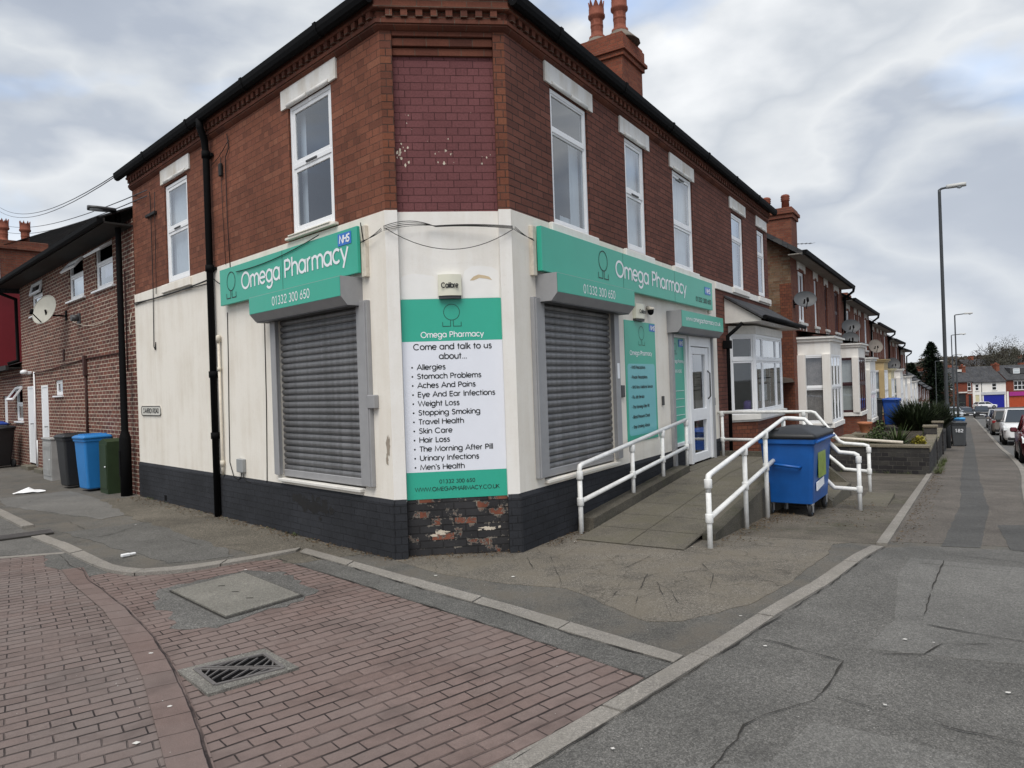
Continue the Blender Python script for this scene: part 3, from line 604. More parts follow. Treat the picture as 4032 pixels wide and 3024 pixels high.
# patches
sheet('pavement', [(-3.2, 6.3), (-2.66, 6.88), (-2.2, 6.75), (-1.72, 6.0), (-1.85, 5.75), (-2.22, 5.2), (-2.5, 5.2), (-2.72, 5.55), (-3.05, 5.9)], .011, M_patch, .05, .08)
sheet('pavement', [(-4.3, 7.3), (-4.02, 6.95), (-4.15, 6.85), (-4.9, 7.35), (-5.25, 7.9), (-5.12, 8.0)], .011, M_dark, .02, .08)
sheet('pavement', [(-8.3, 11.6), (-9.2, 12.6), (-8.4, 13.4), (-5.6, 10.6), (-5.9, 10.1)], .005, M_grey2, .03)
sheet('pavement', [(-5.9, 9.2), (-4.9, 9.9), (-3.5, 8.3), (-3.0, 7.5), (-3.6, 7.3)], .006, M_dark, .03)
sheet('pavement', [tuple(wp(FL, .7, .75))[:2], tuple(wp(FL, 2.3, .9))[:2], tuple(wp(FL, 5.4, .85))[:2], tuple(wp(FL, 7.7, .6))[:2], tuple(wp(FL, 7.4, .04))[:2], tuple(wp(FL, .5, .04))[:2]], .006, asphalt('gritty_edge', (.13, .116, .093), .5, .35), .05)

def cracks(lines, w=.008, lift=.0125, name='pavement'):
    mb = MB()
    for k, ln in enumerate(lines):
        pts = rough_poly(ln, .014, .06, k + 1)[:-max(1, int(math.hypot(ln[-1][0] - ln[0][0], ln[-1][1] - ln[0][1]) / .06))] if len(ln) > 2 else rough_poly(ln, .01, .06, k + 1)
        pts = []
        for i, (a, b) in enumerate(zip(ln, ln[1:])):
            d = math.hypot(b[0] - a[0], b[1] - a[1]); n = max(1, int(d / .05))
            for j in range(n):
                t = j / n; e = .012 * mnoise.noise(Vector((a[0] * 7 + t * d * 9, a[1] * 5, k * 1.7)))
                pts.append((a[0] + (b[0] - a[0]) * t - (b[1] - a[1]) / d * e, a[1] + (b[1] - a[1]) * t + (b[0] - a[0]) / d * e))
        pts.append(ln[-1]); prev = None
        for i in range(len(pts)):
            a = pts[max(0, i - 1)]; b = pts[min(len(pts) - 1, i + 1)]; d = math.hypot(b[0] - a[0], b[1] - a[1]) or 1
            ww = w * max(.05, .5 + 1.5 * mnoise.noise(Vector((pts[i][0] * 5, pts[i][1] * 5, k)))) * (.3 if i in (0, len(pts) - 1) else 1)
            n = (-(b[1] - a[1]) / d * ww, (b[0] - a[0]) / d * ww); z = gz(*pts[i]) + lift + k * .00004
            cur = [(pts[i][0] + n[0], pts[i][1] + n[1], z), (pts[i][0] - n[0], pts[i][1] - n[1], z)]
            if prev: mb.face([prev[0], prev[1], cur[1], cur[0]])
            prev = cur
    return structure(mb.build(name, M_crack))

# ================================================================== materials of the buildings
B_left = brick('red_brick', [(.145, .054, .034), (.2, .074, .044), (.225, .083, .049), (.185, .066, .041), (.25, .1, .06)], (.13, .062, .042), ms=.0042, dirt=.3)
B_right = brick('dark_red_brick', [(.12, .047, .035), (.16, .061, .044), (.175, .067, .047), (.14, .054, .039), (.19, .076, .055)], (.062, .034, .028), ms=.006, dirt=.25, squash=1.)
B_orange = brick('orange_brick', [(.15, .053, .033), (.19, .066, .036), (.13, .047, .031), (.2, .075, .042)], (.085, .045, .033), ms=.005, dirt=.3, bw=.117, squash=1.)
B_cornice = brick('cornice_brick', [(.135, .047, .031), (.175, .062, .038), (.11, .04, .028)], (.16, .115, .085), bw=.235, rh=.085, ms=.004, dirt=.45, squash=1.)
B_purple = brick('painted_brick', [(.142, .053, .055), (.157, .059, .061), (.165, .063, .065), (.15, .056, .058)], (.095, .034, .035), ms=.0042, dirt=.12, squash=.5)
B_plinth = brick('painted_plinth', [(.03, .032, .037), (.035, .037, .043), (.032, .034, .04)], (.027, .028, .032), ms=.005, dirt=.5, bump=.004)
def worn_base():
    g = G('worn_painted_brick'); uv = g.uv()
    b = g.n('ShaderNodeTexBrick'); g.l(uv, b.inputs['Vector']); b.offset = .5; b.squash = 1.
    for k_, v_ in (('Color1', (0, 0, 0, 1)), ('Color2', (1, 1, 1, 1)), ('Mortar', (.5, .5, .5, 1))): b.inputs[k_].default_value = v_
    b.inputs['Scale'].default_value = 1; b.inputs['Mortar Size'].default_value = .007; b.inputs['Mortar Smooth'].default_value = .3; b.inputs['Brick Width'].default_value = .235; b.inputs['Row Height'].default_value = .0768
    red = g.ramp(b.outputs['Color'], [(0, (.12, .05, .036)), (.5, (.2, .066, .04)), (1, (.25, .09, .055))])
    bare = g.mix(b.outputs['Fac'], red, (.3, .26, .21)); pt = g.mix(b.outputs['Fac'], (.034, .033, .035), (.022, .021, .022))
    n = g.math('ADD', g.math('MULTIPLY', g.noise(uv, 5.5, 6, .7), .8), g.math('MULTIPLY', b.outputs['Color'], .2))
    worn = g.ramp(n, [(.545, 0.), (.59, 1.)]); edge = g.ramp(n, [(.53, 0.), (.55, .6), (.565, 0.)])
    c = g.mix(worn, pt, bare); c = g.mix(edge, c, (.4, .36, .3)); c = g.mix(1, c, g.ramp(g.noise(uv, 3, 5, .6), [(.3, .55), (.65, 1.1)]), 'MULTIPLY')
    g.col(c).rough(.85).spec(.3); g.bump(g.math('SUBTRACT', g.math('MULTIPLY', g.noise(uv, 40, 4, .6), .4), b.outputs['Fac']), .007); return g.m
B_base = worn_base()
B_annex = brick('brown_brick', [(.115, .042, .032), (.16, .06, .045), (.19, .082, .06), (.1, .045, .036), (.145, .05, .04), (.2, .075, .05)], (.52, .43, .34), ms=.010, dirt=.28, squash=1., bw=.225, rh=.075)
B_terr = brick('terrace_brick', [(.17, .055, .035), (.2, .066, .04), (.22, .085, .052), (.15, .048, .034)], (.16, .1, .075), ms=.006, dirt=.3)
B_buff = brick('weathered_buff_brick', [(.2, .12, .07), (.15, .085, .052), (.23, .16, .1), (.17, .07, .04), (.26, .2, .14)], (.22, .17, .12), ms=.008, dirt=.45)
B_stone = brick('dark_stone', [(.03, .028, .03), (.045, .042, .042), (.07, .066, .06), (.035, .033, .036)], (.1, .095, .085), bw=.3, rh=.1, ms=.008, dirt=.5)
M_render = render_mat('cream_render', (.81, .77, .695), (.58, .51, .41), .45)
M_white = render_mat('white_painted_masonry', (.8, .78, .74), (.56, .49, .39), .35)
M_lint = render_mat('stained_lintel_paint', (.82, .81, .78), (.42, .33, .2), .6)
M_upvc = flat('white_upvc', (.82, .83, .84), .35, .5, .08)
M_wood = flat('white_painted_wood', (.74, .72, .67), .5, .4, .2)
M_black = flat('black_paint', (.005, .005, .0055), .75, .1, .3)
M_fascia = flat('dark_timber', (.022, .02, .018), .7, .3, .4)
M_slate = brick('slate', [(.05, .052, .058), (.07, .072, .078), (.06, .06, .062), (.085, .085, .085)], (.02, .02, .02), bw=.25, rh=.2, ms=.004, dirt=.35, squash=1.)
M_grey = flat('grey_coated_steel', (.3, .3, .305), .5, .5, .15)
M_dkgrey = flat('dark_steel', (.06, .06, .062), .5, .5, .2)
def slat_mat():
    g = G('galvanised_slats'); p = g.obj()
    st = g.noise(g.map(p, sc=(14, 14, .4)), 1.0, 4, .6); b = g.noise(p, 1.2, 5, .6)
    c = g.mix(1, g.mix(g.ramp(st, [(.35, 0.), (.7, 1.)]), (.15, .15, .152), (.235, .235, .24)), g.ramp(b, [(.3, .7), (.65, 1.1)]), 'MULTIPLY')
    g.col(c).rough(.42).spec(.5).metal(.35); return g.m
M_slat = slat_mat()
M_green = flat('green_sign_panel', (.032, .385, .27), .32, .5, .07, nscale=3)
M_teal = flat('pale_teal_print', (.15, .47, .5), .3, .5, .05)
M_print = flat('white_print', (.8, .82, .84), .4, .4, .03)
M_panel = flat('white_sign_panel', (.74, .76, .82), .4, .4, .04)
M_ink = flat('black_print', (.02, .022, .022), .5, .3, .05)
M_blue = flat('blue_badge', (.03, .17, .55), .4, .4, .05)
M_glass = glassy('window_glass', (.8, .85, .88), .05)
M_glassD = glassy('dark_window_glass', (.4, .46, .5), .06)
M_frost = flat('frosted_glass', (.52, .57, .6), .12, .6, .12, nscale=4)
M_net = flat('net_curtain', (.6, .63, .66), .9, .1, .12, nscale=6)
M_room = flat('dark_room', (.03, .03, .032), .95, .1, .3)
M_clay = flat('terracotta', (.24, .075, .045), .8, .3, .4, nscale=12)
M_flaunch = flat('grey_mortar', (.2, .17, .14), .9, .2, .4, nscale=14)
M_cable = flat('black_cable', (.015, .015, .015), .6, .3, .1)
M_pipew = flat('cream_pipe', (.66, .6, .5), .5, .4, .3, nscale=20)

def facade(mb, s0, s1, z0, z1, holes=(), o=0., depth=.12, mi=0, back=True):
    """wall face with rectangular openings and their reveals"""
    xs = sorted({s0, s1, *[h[0] for h in holes], *[h[1] for h in holes]}); zs = sorted({z0, z1, *[h[2] for h in holes], *[h[3] for h in holes]})
    for a, b in zip(xs, xs[1:]):
        for c, d in zip(zs, zs[1:]):
            if a < s0 - 1e-6 or b > s1 + 1e-6: continue
            if any(h[0] - 1e-6 <= a and b <= h[1] + 1e-6 and h[2] - 1e-6 <= c and d <= h[3] + 1e-6 for h in holes): continue
            mb.face([(a, o, c), (b, o, c), (b, o, d), (a, o, d)], None, mi)
    for h in holes:
        a, b, c, d = h[:4]; e = o - (h[4] if len(h) > 4 else depth)
        mb.face([(a, o, c), (a, o, d), (a, e, d), (a, e, c)], None, mi); mb.face([(b, o, c), (b, e, c), (b, e, d), (b, o, d)], None, mi)
        mb.face([(a, o, d), (b, o, d), (b, e, d), (a, e, d)], None, mi); mb.face([(a, o, c), (a, e, c), (b, e, c), (b, o, c)], None, mi)
    return mb
def curtain(mb, x0, x1, z0, z1, o, amp=.012, n=36, seed=0):
    pts = [(x0 + (x1 - x0) * i / n, o + amp * math.sin(i * 1.9 + seed) * (.6 + .4 * math.sin(i * .53 + seed))) for i in range(n + 1)]
    for a, b in zip(pts, pts[1:]): mb.face([(a[0], a[1], z0), (b[0], b[1], z0), (b[0], b[1], z1), (a[0], a[1], z1)], None, 0, True)
def window(parent, fr_loc, rot, W_, H_, sg, tr=(.5,), mull=(), fm=None, pane=None, net=None, open_top=0, label=None, fw=.05, sash=.035, depth=.0, vents=(), netmat=None, name='window', room=True):
    """window part: frame with transoms/mullions, glass panes, curtain behind; origin at the lower left, o=0 the frame face.  Returns the frame"""
    fm = fm or M_upvc; pane = pane or M_glass
    mb = MB(sg); d = .06
    mb.bbox(0, fw, -d, 0, 0, H_, .006); mb.bbox(W_ - fw, W_, -d, 0, 0, H_, .006)
    mb.bbox(fw, W_ - fw, -d, 0, 0, fw, .006); mb.bbox(fw, W_ - fw, -d, 0, H_ - fw, H_, .006)
    zs = [fw] + [H_ * t for t in tr] + [H_ - fw]; xs = [fw] + [W_ * t for t in mull] + [W_ - fw]
    for t in tr: mb.bbox(fw, W_ - fw, -d, .002, H_ * t - .028, H_ * t + .028, .006)
    for t in mull:
        for k in range(len(zs) - 1): mb.bbox(W_ * t - .025, W_ * t + .025, -d, -.002, zs[k] + (.028 if k else 0), zs[k + 1] - (.028 if k < len(zs) - 2 else 0), .006)
    for k in range(len(zs) - 1):                      # sash rims
        for j in range(len(xs) - 1):
            if open_top and k == len(zs) - 2: continue
            a = xs[j] + (.025 if j else 0); b = xs[j + 1] - (.025 if j < len(xs) - 2 else 0); c = zs[k] + (.028 if k else 0); e = zs[k + 1] - (.028 if k < len(zs) - 2 else 0)
            q = sash
            mb.bbox(a, a + q, -.035, -.008, c, e, .004); mb.bbox(b - q, b, -.035, -.008, c, e, .004); mb.bbox(a + q, b - q, -.035, -.008, c, c + q, .004); mb.bbox(a + q, b - q, -.035, -.008, e - q, e, .004)
    w = mb.build(name, fm, parent, fr_loc, rot)
    if label: w['label'] = label
    pb = MB(sg)
    for k in range(len(zs) - 1):
        if open_top and k == len(zs) - 2: continue
        pb.face([(fw, -.022, zs[k]), (W_ - fw, -.022, zs[k]), (W_ - fw, -.022, zs[k + 1]), (fw, -.022, zs[k + 1])])
    pb.build('pane', pane, w)
    if open_top:                                     # top light swung outwards from its head
        ob = MB(sg); L = H_ - fw - zs[-2] - .01; c, s_ = math.cos(R_(open_top)), math.sin(R_(open_top)); q = .055
        def P(x, t, dd): return (x, t * s_ + dd * c + .004, H_ - fw - t * c + dd * s_)
        def bar(x0, x1, t0, t1):
            pts = [[P(x, t, dd) for x, t in ((x0, t0), (x1, t0), (x1, t1), (x0, t1))] for dd in (0, .04)]
            ob.face(pts[1]); ob.face(pts[0][::-1]); [ob.face([pts[0][i], pts[0][(i + 1) % 4], pts[1][(i + 1) % 4], pts[1][i]]) for i in range(4)]
        x0, x1 = .02, W_ - .02
        bar(x0, x0 + q, 0, L); bar(x1 - q, x1, 0, L); bar(x0 + q, x1 - q, 0, q); bar(x0 + q, x1 - q, L - q, L)
        ol = ob.build('opening_light', fm, w)
        # its glass sits in the rim
        gb = MB(sg); gb.face([P(x0 + q, q, .02), P(x1 - q, q, .02), P(x1 - q, L - q, .02), P(x0 + q, L - q, .02)]); gb.build('pane', pane, w)
    if vents:
        vb = MB(sg)
        for vx, vz in vents: vb.bbox(W_ * vx - .12, W_ * vx + .12, .002, .016, vz - .012, vz + .012, .004)
        vb.build('trickle_vent', M_dkgrey, w)
    if net:
        cb = MB(sg)
        for i, (x0, x1, z0, z1) in enumerate(net): curtain(cb, W_ * x0, W_ * x1, H_ * z0, H_ * z1, -.11 - .02 * i, seed=i * 3 + W_ * 17)
        cb.build('curtain', netmat or M_net, w)
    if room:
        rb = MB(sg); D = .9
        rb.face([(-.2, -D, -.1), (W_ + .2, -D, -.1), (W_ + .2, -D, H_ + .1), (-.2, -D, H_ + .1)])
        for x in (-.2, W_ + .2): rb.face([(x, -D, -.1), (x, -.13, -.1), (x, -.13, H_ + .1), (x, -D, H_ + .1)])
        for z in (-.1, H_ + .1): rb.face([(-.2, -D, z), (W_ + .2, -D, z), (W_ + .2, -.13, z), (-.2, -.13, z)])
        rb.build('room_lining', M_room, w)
    return w
def lining(mb, x0, x1, z0, z1, o0, o1):
    """inside of a room seen through its window"""
    mb.face([(x0, o0, z0), (x1, o0, z0), (x1, o0, z1), (x0, o0, z1)])
    for x in (x0, x1): mb.face([(x, o0, z0), (x, o1, z0), (x, o1, z1), (x, o0, z1)])
    for z in (z0, z1): mb.face([(x0, o0, z), (x1, o0, z), (x1, o1, z), (x0, o1, z)])
class Frame:
    """places children of a root empty (unrotated, at P0) in a wall frame"""
    def __init__(s, fr, P0): s.fr = fr; s.P0 = Vector(P0); s.sg = fr[2]; s.rot = fr[1]
    def mb(s): return MB(s.sg)
    def loc(s, a=0, o=0, z=0): return tuple(wp(s.fr, a, o, z) - s.P0)
    def build(s, mb, name, mats, parent): return mb.build(name, mats, parent, s.loc(), s.rot)

# ================================================================== the corner shop
shop = thing('corner_shop', 'two storey red brick corner building with cream painted ground floor and chamfered corner', 'building', loc=PA)
fL, fR, fC = Frame(FL, PA), Frame(FR, PA), Frame(FC, PA)
ZW, ZT = 3.51, 5.30
# windows : (s0, s1, z0, z1, transom z)
WL = [(.95, 1.885, 3.585, 5.106, 4.385), (5.04, 5.94, 3.526, 5.06, 4.335)]
WR = [(.945, 1.857, 3.533, 5.086, 4.62), (3.03, 3.72, 3.55, 5.10, 4.36), (4.925, 5.875, 3.523, 5.10, 4.25), (8.315, 9.15, 3.513, 5.04, 4.54), (10.40, 11.05, 3.56, 5.04, 4.5)]
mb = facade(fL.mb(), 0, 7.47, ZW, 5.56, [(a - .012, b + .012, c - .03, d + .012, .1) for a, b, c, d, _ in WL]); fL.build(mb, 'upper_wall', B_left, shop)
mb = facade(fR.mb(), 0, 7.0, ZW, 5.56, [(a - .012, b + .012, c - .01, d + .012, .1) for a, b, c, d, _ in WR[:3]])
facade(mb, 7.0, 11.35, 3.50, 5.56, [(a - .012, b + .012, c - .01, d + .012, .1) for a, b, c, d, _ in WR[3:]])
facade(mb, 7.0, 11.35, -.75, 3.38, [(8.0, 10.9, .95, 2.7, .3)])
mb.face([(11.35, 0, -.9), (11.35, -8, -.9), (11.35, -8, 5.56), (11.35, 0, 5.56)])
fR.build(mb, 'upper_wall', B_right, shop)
# chamfer brickwork
mb = fC.mb(); RC = -.085
for a, b in ((0, .118), (1.142, CW)):
    mb.face([(a, 0, ZW), (b, 0, ZW), (b, 0, 5.56), (a, 0, 5.56)])
mb.face([(.118, 0, ZW), (.118, 0, 5.36), (.118, RC, 5.36), (.118, RC, ZW)]); mb.face([(1.142, 0, ZW), (1.142, RC, ZW), (1.142, RC, 5.36), (1.142, 0, 5.36)])
mb.face([(.118, 0, 5.36), (1.142, 0, 5.36), (1.142, 0, 5.56), (.118, 0, 5.56)])
fC.build(mb, 'corner_pier', B_orange, shop)
mb = fC.mb()
for z0, z1, o in ((5.10, 5.178, RC + .028), (5.186, 5.268, RC + .055), (5.276, 5.37, RC + .08)): mb.bbox(.119, 1.141, RC - .02, o, z0, z1, .004)
fC.build(mb, 'corbel_courses', B_cornice, shop)
mb = fC.mb(); mb.face([(.118, RC, ZW), (1.142, RC, ZW), (1.142, RC, 5.12), (.118, RC, 5.12)]); fC.build(mb, 'painted_panel', B_purple, shop)
mb = fC.mb(); rr = random.Random(3)
for (cx_, cz_, n_, sp) in ((.175, 4.16, 9, .05), (.19, 4.06, 7, .04), (.55, 4.08, 5, .07), (.66, 4.07, 4, .06), (1.03, 4.06, 4, .03), (.3, 4.3, 4, .15), (.9, 4.25, 3, .2), (.28, 4.5, 3, .1)):
    for _ in range(n_):
        x, z, r = cx_ + rr.gauss(0, sp), cz_ + rr.gauss(0, sp * .8), rr.uniform(.003, .016) * (1 if n_ > 4 else .7)
        if not .13 < x < 1.13: continue
        k = rr.randint(5, 8); mb.face([(x + r * rr.uniform(.5, 1.2) * math.cos(6.28 * i / k), RC + .0012, z + r * rr.uniform(.6, 2.0) * math.sin(6.28 * i / k)) for i in range(k)])
fC.build(mb, 'flaked_paint', flat('exposed_pale_plaster', (.6, .53, .43), .9, .2, .4, nscale=30), shop)
# rendered ground floor
DOOR = (4.53, 6.56)
mb = facade(fL.mb(), .0, 7.48, .57, ZW, [(.49, 2.31, .665, 2.70, .14)], .012); fL.build(mb, 'rendered_wall', M_render, shop)
mb = facade(fR.mb(), .0, 4.53, .575, ZW, [(.51, 2.36, .665, 2.70, .14)], .012)
facade(mb, 4.53, 6.60, 2.46, ZW, [], .012); facade(mb, 6.60, 7.0, .56, ZW, [], .012)
mb.face([(7.0, .012, .3), (7.0, -.02, .3), (7.0, -.02, ZW), (7.0, .012, ZW)]); mb.face([(4.53, .012, .575), (4.53, -.3, .575), (4.53, -.3, 2.46), (4.53, .012, 2.46)]); mb.face([(6.6, .012, .2), (6.6, -.3, .2), (6.6, -.3, 2.46), (6.6, .012, 2.46)])
mb.face([(4.53, .012, 2.46), (6.6, .012, 2.46), (6.6, -.3, 2.46), (4.53, -.3, 2.46)])
fR.build(mb, 'rendered_wall', M_render, shop)
mb = fC.mb(); k1 = .012 * math.tan(abs(TC - TL + math.pi) / 2) if False else .010
for a, b in ((-.009, .118), (1.142, CW + .009)): mb.face([(a, .012, .57), (b, .012, .57), (b, .012, ZW), (a, .012, ZW)])
mb.face([(.118, .012, .57), (.118, .012, ZW), (.118, RC + .014, ZW), (.118, RC + .014, .57)]); mb.face([(1.142, .012, .57), (1.142, RC + .014, .57), (1.142, RC + .014, ZW), (1.142, .012, ZW)])
mb.face([(.118, RC + .014, .57), (1.142, RC + .014, .57), (1.142, RC + .014, ZW), (.118, RC + .014, ZW)])
for a, b, o0 in ((-.009, .118, .012), (1.142, CW + .009, .012), (.118, 1.142, RC + .014)): mb.face([(a, o0, ZW), (b, o0, ZW), (b, RC - .01, ZW), (a, RC - .01, ZW)])
fC.build(mb, 'rendered_wall', M_white, shop)
mb = fL.mb(); mb.face([(0, .012, ZW), (7.48, .012, ZW), (7.48, 0, ZW), (0, 0, ZW)]); fL.build(mb, 'render_edge', M_render, shop)
mb = fR.mb(); mb.face([(0, .012, ZW), (7.0, .012, ZW), (7.0, 0, ZW), (0, 0, ZW)]); fR.build(mb, 'render_edge', M_render, shop)
# patches of brighter paint and damp on the render
mb = fC.mb(); o = RC + .0165
def blob(mb, x, z, rx, rz, o, seed, n=22, j=.25, mi=0):
    r2 = random.Random(seed); mb.face([(x + rx * (1 + r2.uniform(-j, j)) * math.cos(6.283 * i / n), o, z + rz * (1 + r2.uniform(-j, j)) * math.sin(6.283 * i / n)) for i in range(n)], None, mi)
mb.face([(.13, o, 2.62), (.5, o, 2.62), (.5, o, 2.80), (.46, o, 2.85), (.36, o, 2.87), (.25, o, 2.88), (.17, o, 2.86), (.13, o, 2.84)]); mb.face([(.75, o, 2.62), (1.13, o, 2.62), (1.135, o, 2.84), (1.12, o, 2.9), (1.06, o, 2.935), (.95, o, 2.95), (.85, o, 2.945), (.78, o, 2.9), (.75, o, 2.8)]); fC.build(mb, 'fresh_paint_patch', flat('fresh_white_paint', (.8, .79, .765), .8, .2, .06), shop)
mb = fC.mb(); mb.face([(.83, o + .0012, 2.80), (.87, o + .0012, 2.84), (.92, o + .0012, 2.86), (.98, o + .0012, 2.85), (1.03, o + .0012, 2.835), (1.06, o + .0012, 2.80), (1.0, o + .0012, 2.815), (.93, o + .0012, 2.825), (.87, o + .0012, 2.80)]); fC.build(mb, 'flaked_paint', flat('exposed_buff_plaster', (.6, .48, .32), .9, .2, .3, nscale=30), shop)
mb = fL.mb()
blob(mb, .065, 1.14, .035, .1, .0138, 11, j=.3); blob(mb, .09, 1.0, .02, .06, .0142, 12, j=.3)
fL.build(mb, 'flaked_paint', flat('exposed_cement', (.36, .31, .25), .9, .2, .3, nscale=30), shop)
# plinth
mb = facade(fL.mb(), -.02, 7.49, -.5, .56, [], .03); mb.face([(-.02, .03, .56), (7.49, .03, .56), (7.49, .012, .60), (-.02, .012, .60)]); mb.face([(7.49, .03, -.5), (7.49, 0, -.5), (7.49, 0, .6), (7.49, .03, .56)])
fL.build(mb, 'plinth', B_plinth, shop)
mb = facade(fR.mb(), -.02, 4.53, -.7, .565, [], .03); mb.face([(-.02, .03, .565), (4.53, .03, .565), (4.53, .012, .605), (-.02, .012, .605)])
facade(mb, 4.53, 5.32, -.7, .66, [], -.03); facade(mb, 6.6, 7.2, -.9, .56, [], .03); mb.face([(6.6, .03, .56), (7.2, .03, .56), (7.2, .012, .60), (6.6, .012, .60)])
facade(mb, 7.2, 11.36, -1.2, .18, [], .02); mb.face([(7.2, .03, -.7), (7.2, 0, -.7), (7.2, 0, .6), (7.2, .03, .56)])
fR.build(mb, 'plinth', B_plinth, shop)
mb = fC.mb(); t = .023
mb.face([(-t, .03, -.4), (.118, .03, -.4), (.118, .03, .56), (-t, .03, .56)]); mb.face([(1.142, .03, -.4), (CW + t, .03, -.4), (CW + t, .03, .56), (1.142, .03, .56)])
mb.face([(-t, .03, .56), (.118, .03, .56), (.118, .012, .6), (-.009, .012, .6)]); mb.face([(1.142, .03, .56), (CW + t, .03, .56), (CW + .009, .012, .6), (1.142, .012, .6)])
mb.face([(.118, .03, -.4), (.118, .03, .56), (.118, RC, .58), (.118, RC, -.4)]); mb.face([(1.142, .03, -.4), (1.142, RC, -.4), (1.142, RC, .58), (1.142, .03, .56)])
fC.build(mb, 'plinth', B_plinth, shop)
mb = fC.mb(); mb.face([(.118, RC + .02, -.4), (1.142, RC + .02, -.4), (1.142, RC + .02, .585), (.118, RC + .02, .585)]); mb.face([(.118, RC + .02, .585), (1.142, RC + .02, .585), (1.142, RC, .585), (.118, RC, .585)])
fC.build(mb, 'base_wall', B_base, shop)
mb = fC.mb()
for q in range(34):
    cx_, cz_ = ((.44, .232), (.92, .255))[q % 2]; blob(mb, cx_ + rr.gauss(0, .05), cz_ + rr.gauss(0, .014), rr.uniform(.006, .04), rr.uniform(.005, .015), RC + .0215 + q * .00005, q, 11, .5)
fC.build(mb, 'flaked_paint', MATS['exposed_pale_plaster'], shop)
mb = fL.mb()
for i in range(26):
    x = 1.55 + rr.gauss(0, .22); z = .5 - abs(rr.gauss(0, .1)) * (1.2 - abs(x - 1.55)); blob(mb, x, z, rr.uniform(.02, .08), rr.uniform(.02, .07), .0308 + i * .00004, i + 40, 12, .4)
fL.build(mb, 'tar_stain', flat('black_tar', (.008, .008, .009), .4, .5, .3), shop)
# cornice, swept round the chamfer
prof = [(0, 5.322), (.012, 5.326), (.03, 5.337), (.052, 5.354), (.056, 5.362), (.05, 5.364), (.05, 5.372), (.064, 5.374), (.064, 5.412), (.036, 5.42), (.036, 5.50), (.088, 5.502), (.1, 5.512), (.1, 5.535), (.085, 5.54), (.085, 5.66), (0, 5.67)]
def miter(fa, fb):
    """unit offset direction where two faces meet"""
    na, nb = fa, fb; m = (na + nb).normalized(); return m / m.dot(na)
mA, mB = miter(nL, nC), miter(nC, nR)
def ring(P, v): return [tuple(P - PA + v * o + Vector((0, 0, z))) for o, z in prof]
path = [ring(PA + dL * 7.47, nL), ring(PA, mA), ring(PB, mB), ring(PB + dR * 11.35, nR)]
mb = MB()
mb.sweep(None, path); mb.face(path[0]); mb.face(path[-1][::-1]); mb.build('cornice', B_cornice, shop)
def dentils(fr, s0, s1, name='dentil_course'):
    mb = fr.mb(); n = int((s1 - s0) / .135)
    for i in range(n):
        s = s0 + (s1 - s0) * (i + .5) / n; mb.box(s - .034, s + .034, .03, .084, 5.432, 5.5)
    mb.box(s0, s1, .03, .05, 5.42, 5.45)
    fr.build(mb, name, B_cornice, shop)
dentils(fL, .0, 7.46); dentils(fC, .03, CW - .03); dentils(fR, .0, 11.34)
gut = [(.10, 5.65), (.105, 5.58), (.13, 5.535), (.165, 5.525), (.2, 5.545), (.218, 5.59), (.222, 5.65), (.208, 5.65), (.16, 5.56), (.115, 5.65)]
for fr, a, b in ((fL, -.06, 7.72), (fR, -.06, 11.55)):
    mb = fr.mb(); mb.prism(gut, 's', a, b)
    for k in range(int(b / 1.8)): s = a + .9 + 1.8 * k; mb.prism([(.095, 5.66), (.1, 5.57), (.128, 5.528), (.165, 5.517), (.205, 5.538), (.226, 5.585), (.229, 5.66)], 's', s, s + .06)
    fr.build(mb, 'gutter', M_black, shop)
# roof : three planes over the two wings
mb = MB(); O = PA; rz = 5.66
def W3(P, z): return tuple(P - PA + Vector((0, 0, z)))
e = .14; rL = PA + dL * 7.6; inL = -nL; inR = -nR
eL0, eL1 = PA + mA * e, PA + dL * 7.6 + nL * e; eR0, eR1 = PB + mB * e, PB + dR * 11.5 + nR * e
h = 3.1; D = 4.2
# ridge junction point where both ridges meet
def inter(p, d, q, f):
    den = d.x * f.y - d.y * f.x; t = ((q.x - p.x) * f.y - (q.y - p.y) * f.x) / den; return p + d * t
J = inter(PA + inL * D, dL, PB + inR * D, dR)
qL = PA + dL * 7.6 + inL * D; qR = PB + dR * 11.5 + inR * D
if (J - qL).length < .5: pass
mb.face([W3(eL0, rz), W3(eL1, rz), W3(qL, rz + h), W3(J, rz + h)]); mb.face([W3(eR0, rz), W3(eR1, rz), W3(qR, rz + h), W3(J, rz + h)]); mb.face([W3(eL0, rz), W3(eR0, rz), W3(J, rz + h)])
mb.face([W3(qL, rz + h), W3(PA + dL * 7.6 + inL * 8, rz), W3(PB + dR * 11.5 + inR * 8, rz), W3(qR, rz + h), W3(J, rz + h)])
mb.build('roof', M_slate, shop)
mb = MB(); mb.face([W3(PA + dL * 7.46, -.5), W3(PA + dL * 7.46 + inL * 8, -.5), W3(PA + dL * 7.46 + inL * 8, 5.66), W3(PA + dL * 7.46 + inL * 4.2, 8.7), W3(PA + dL * 7.46, 5.66)])
mb.face([W3(PB + dR * 11.34, 5.5), W3(PB + dR * 11.34 + inR * 4.2, 8.7), W3(PB + dR * 11.34 + inR * 8, 5.5)])
mb.build('gable_wall', B_left, shop)
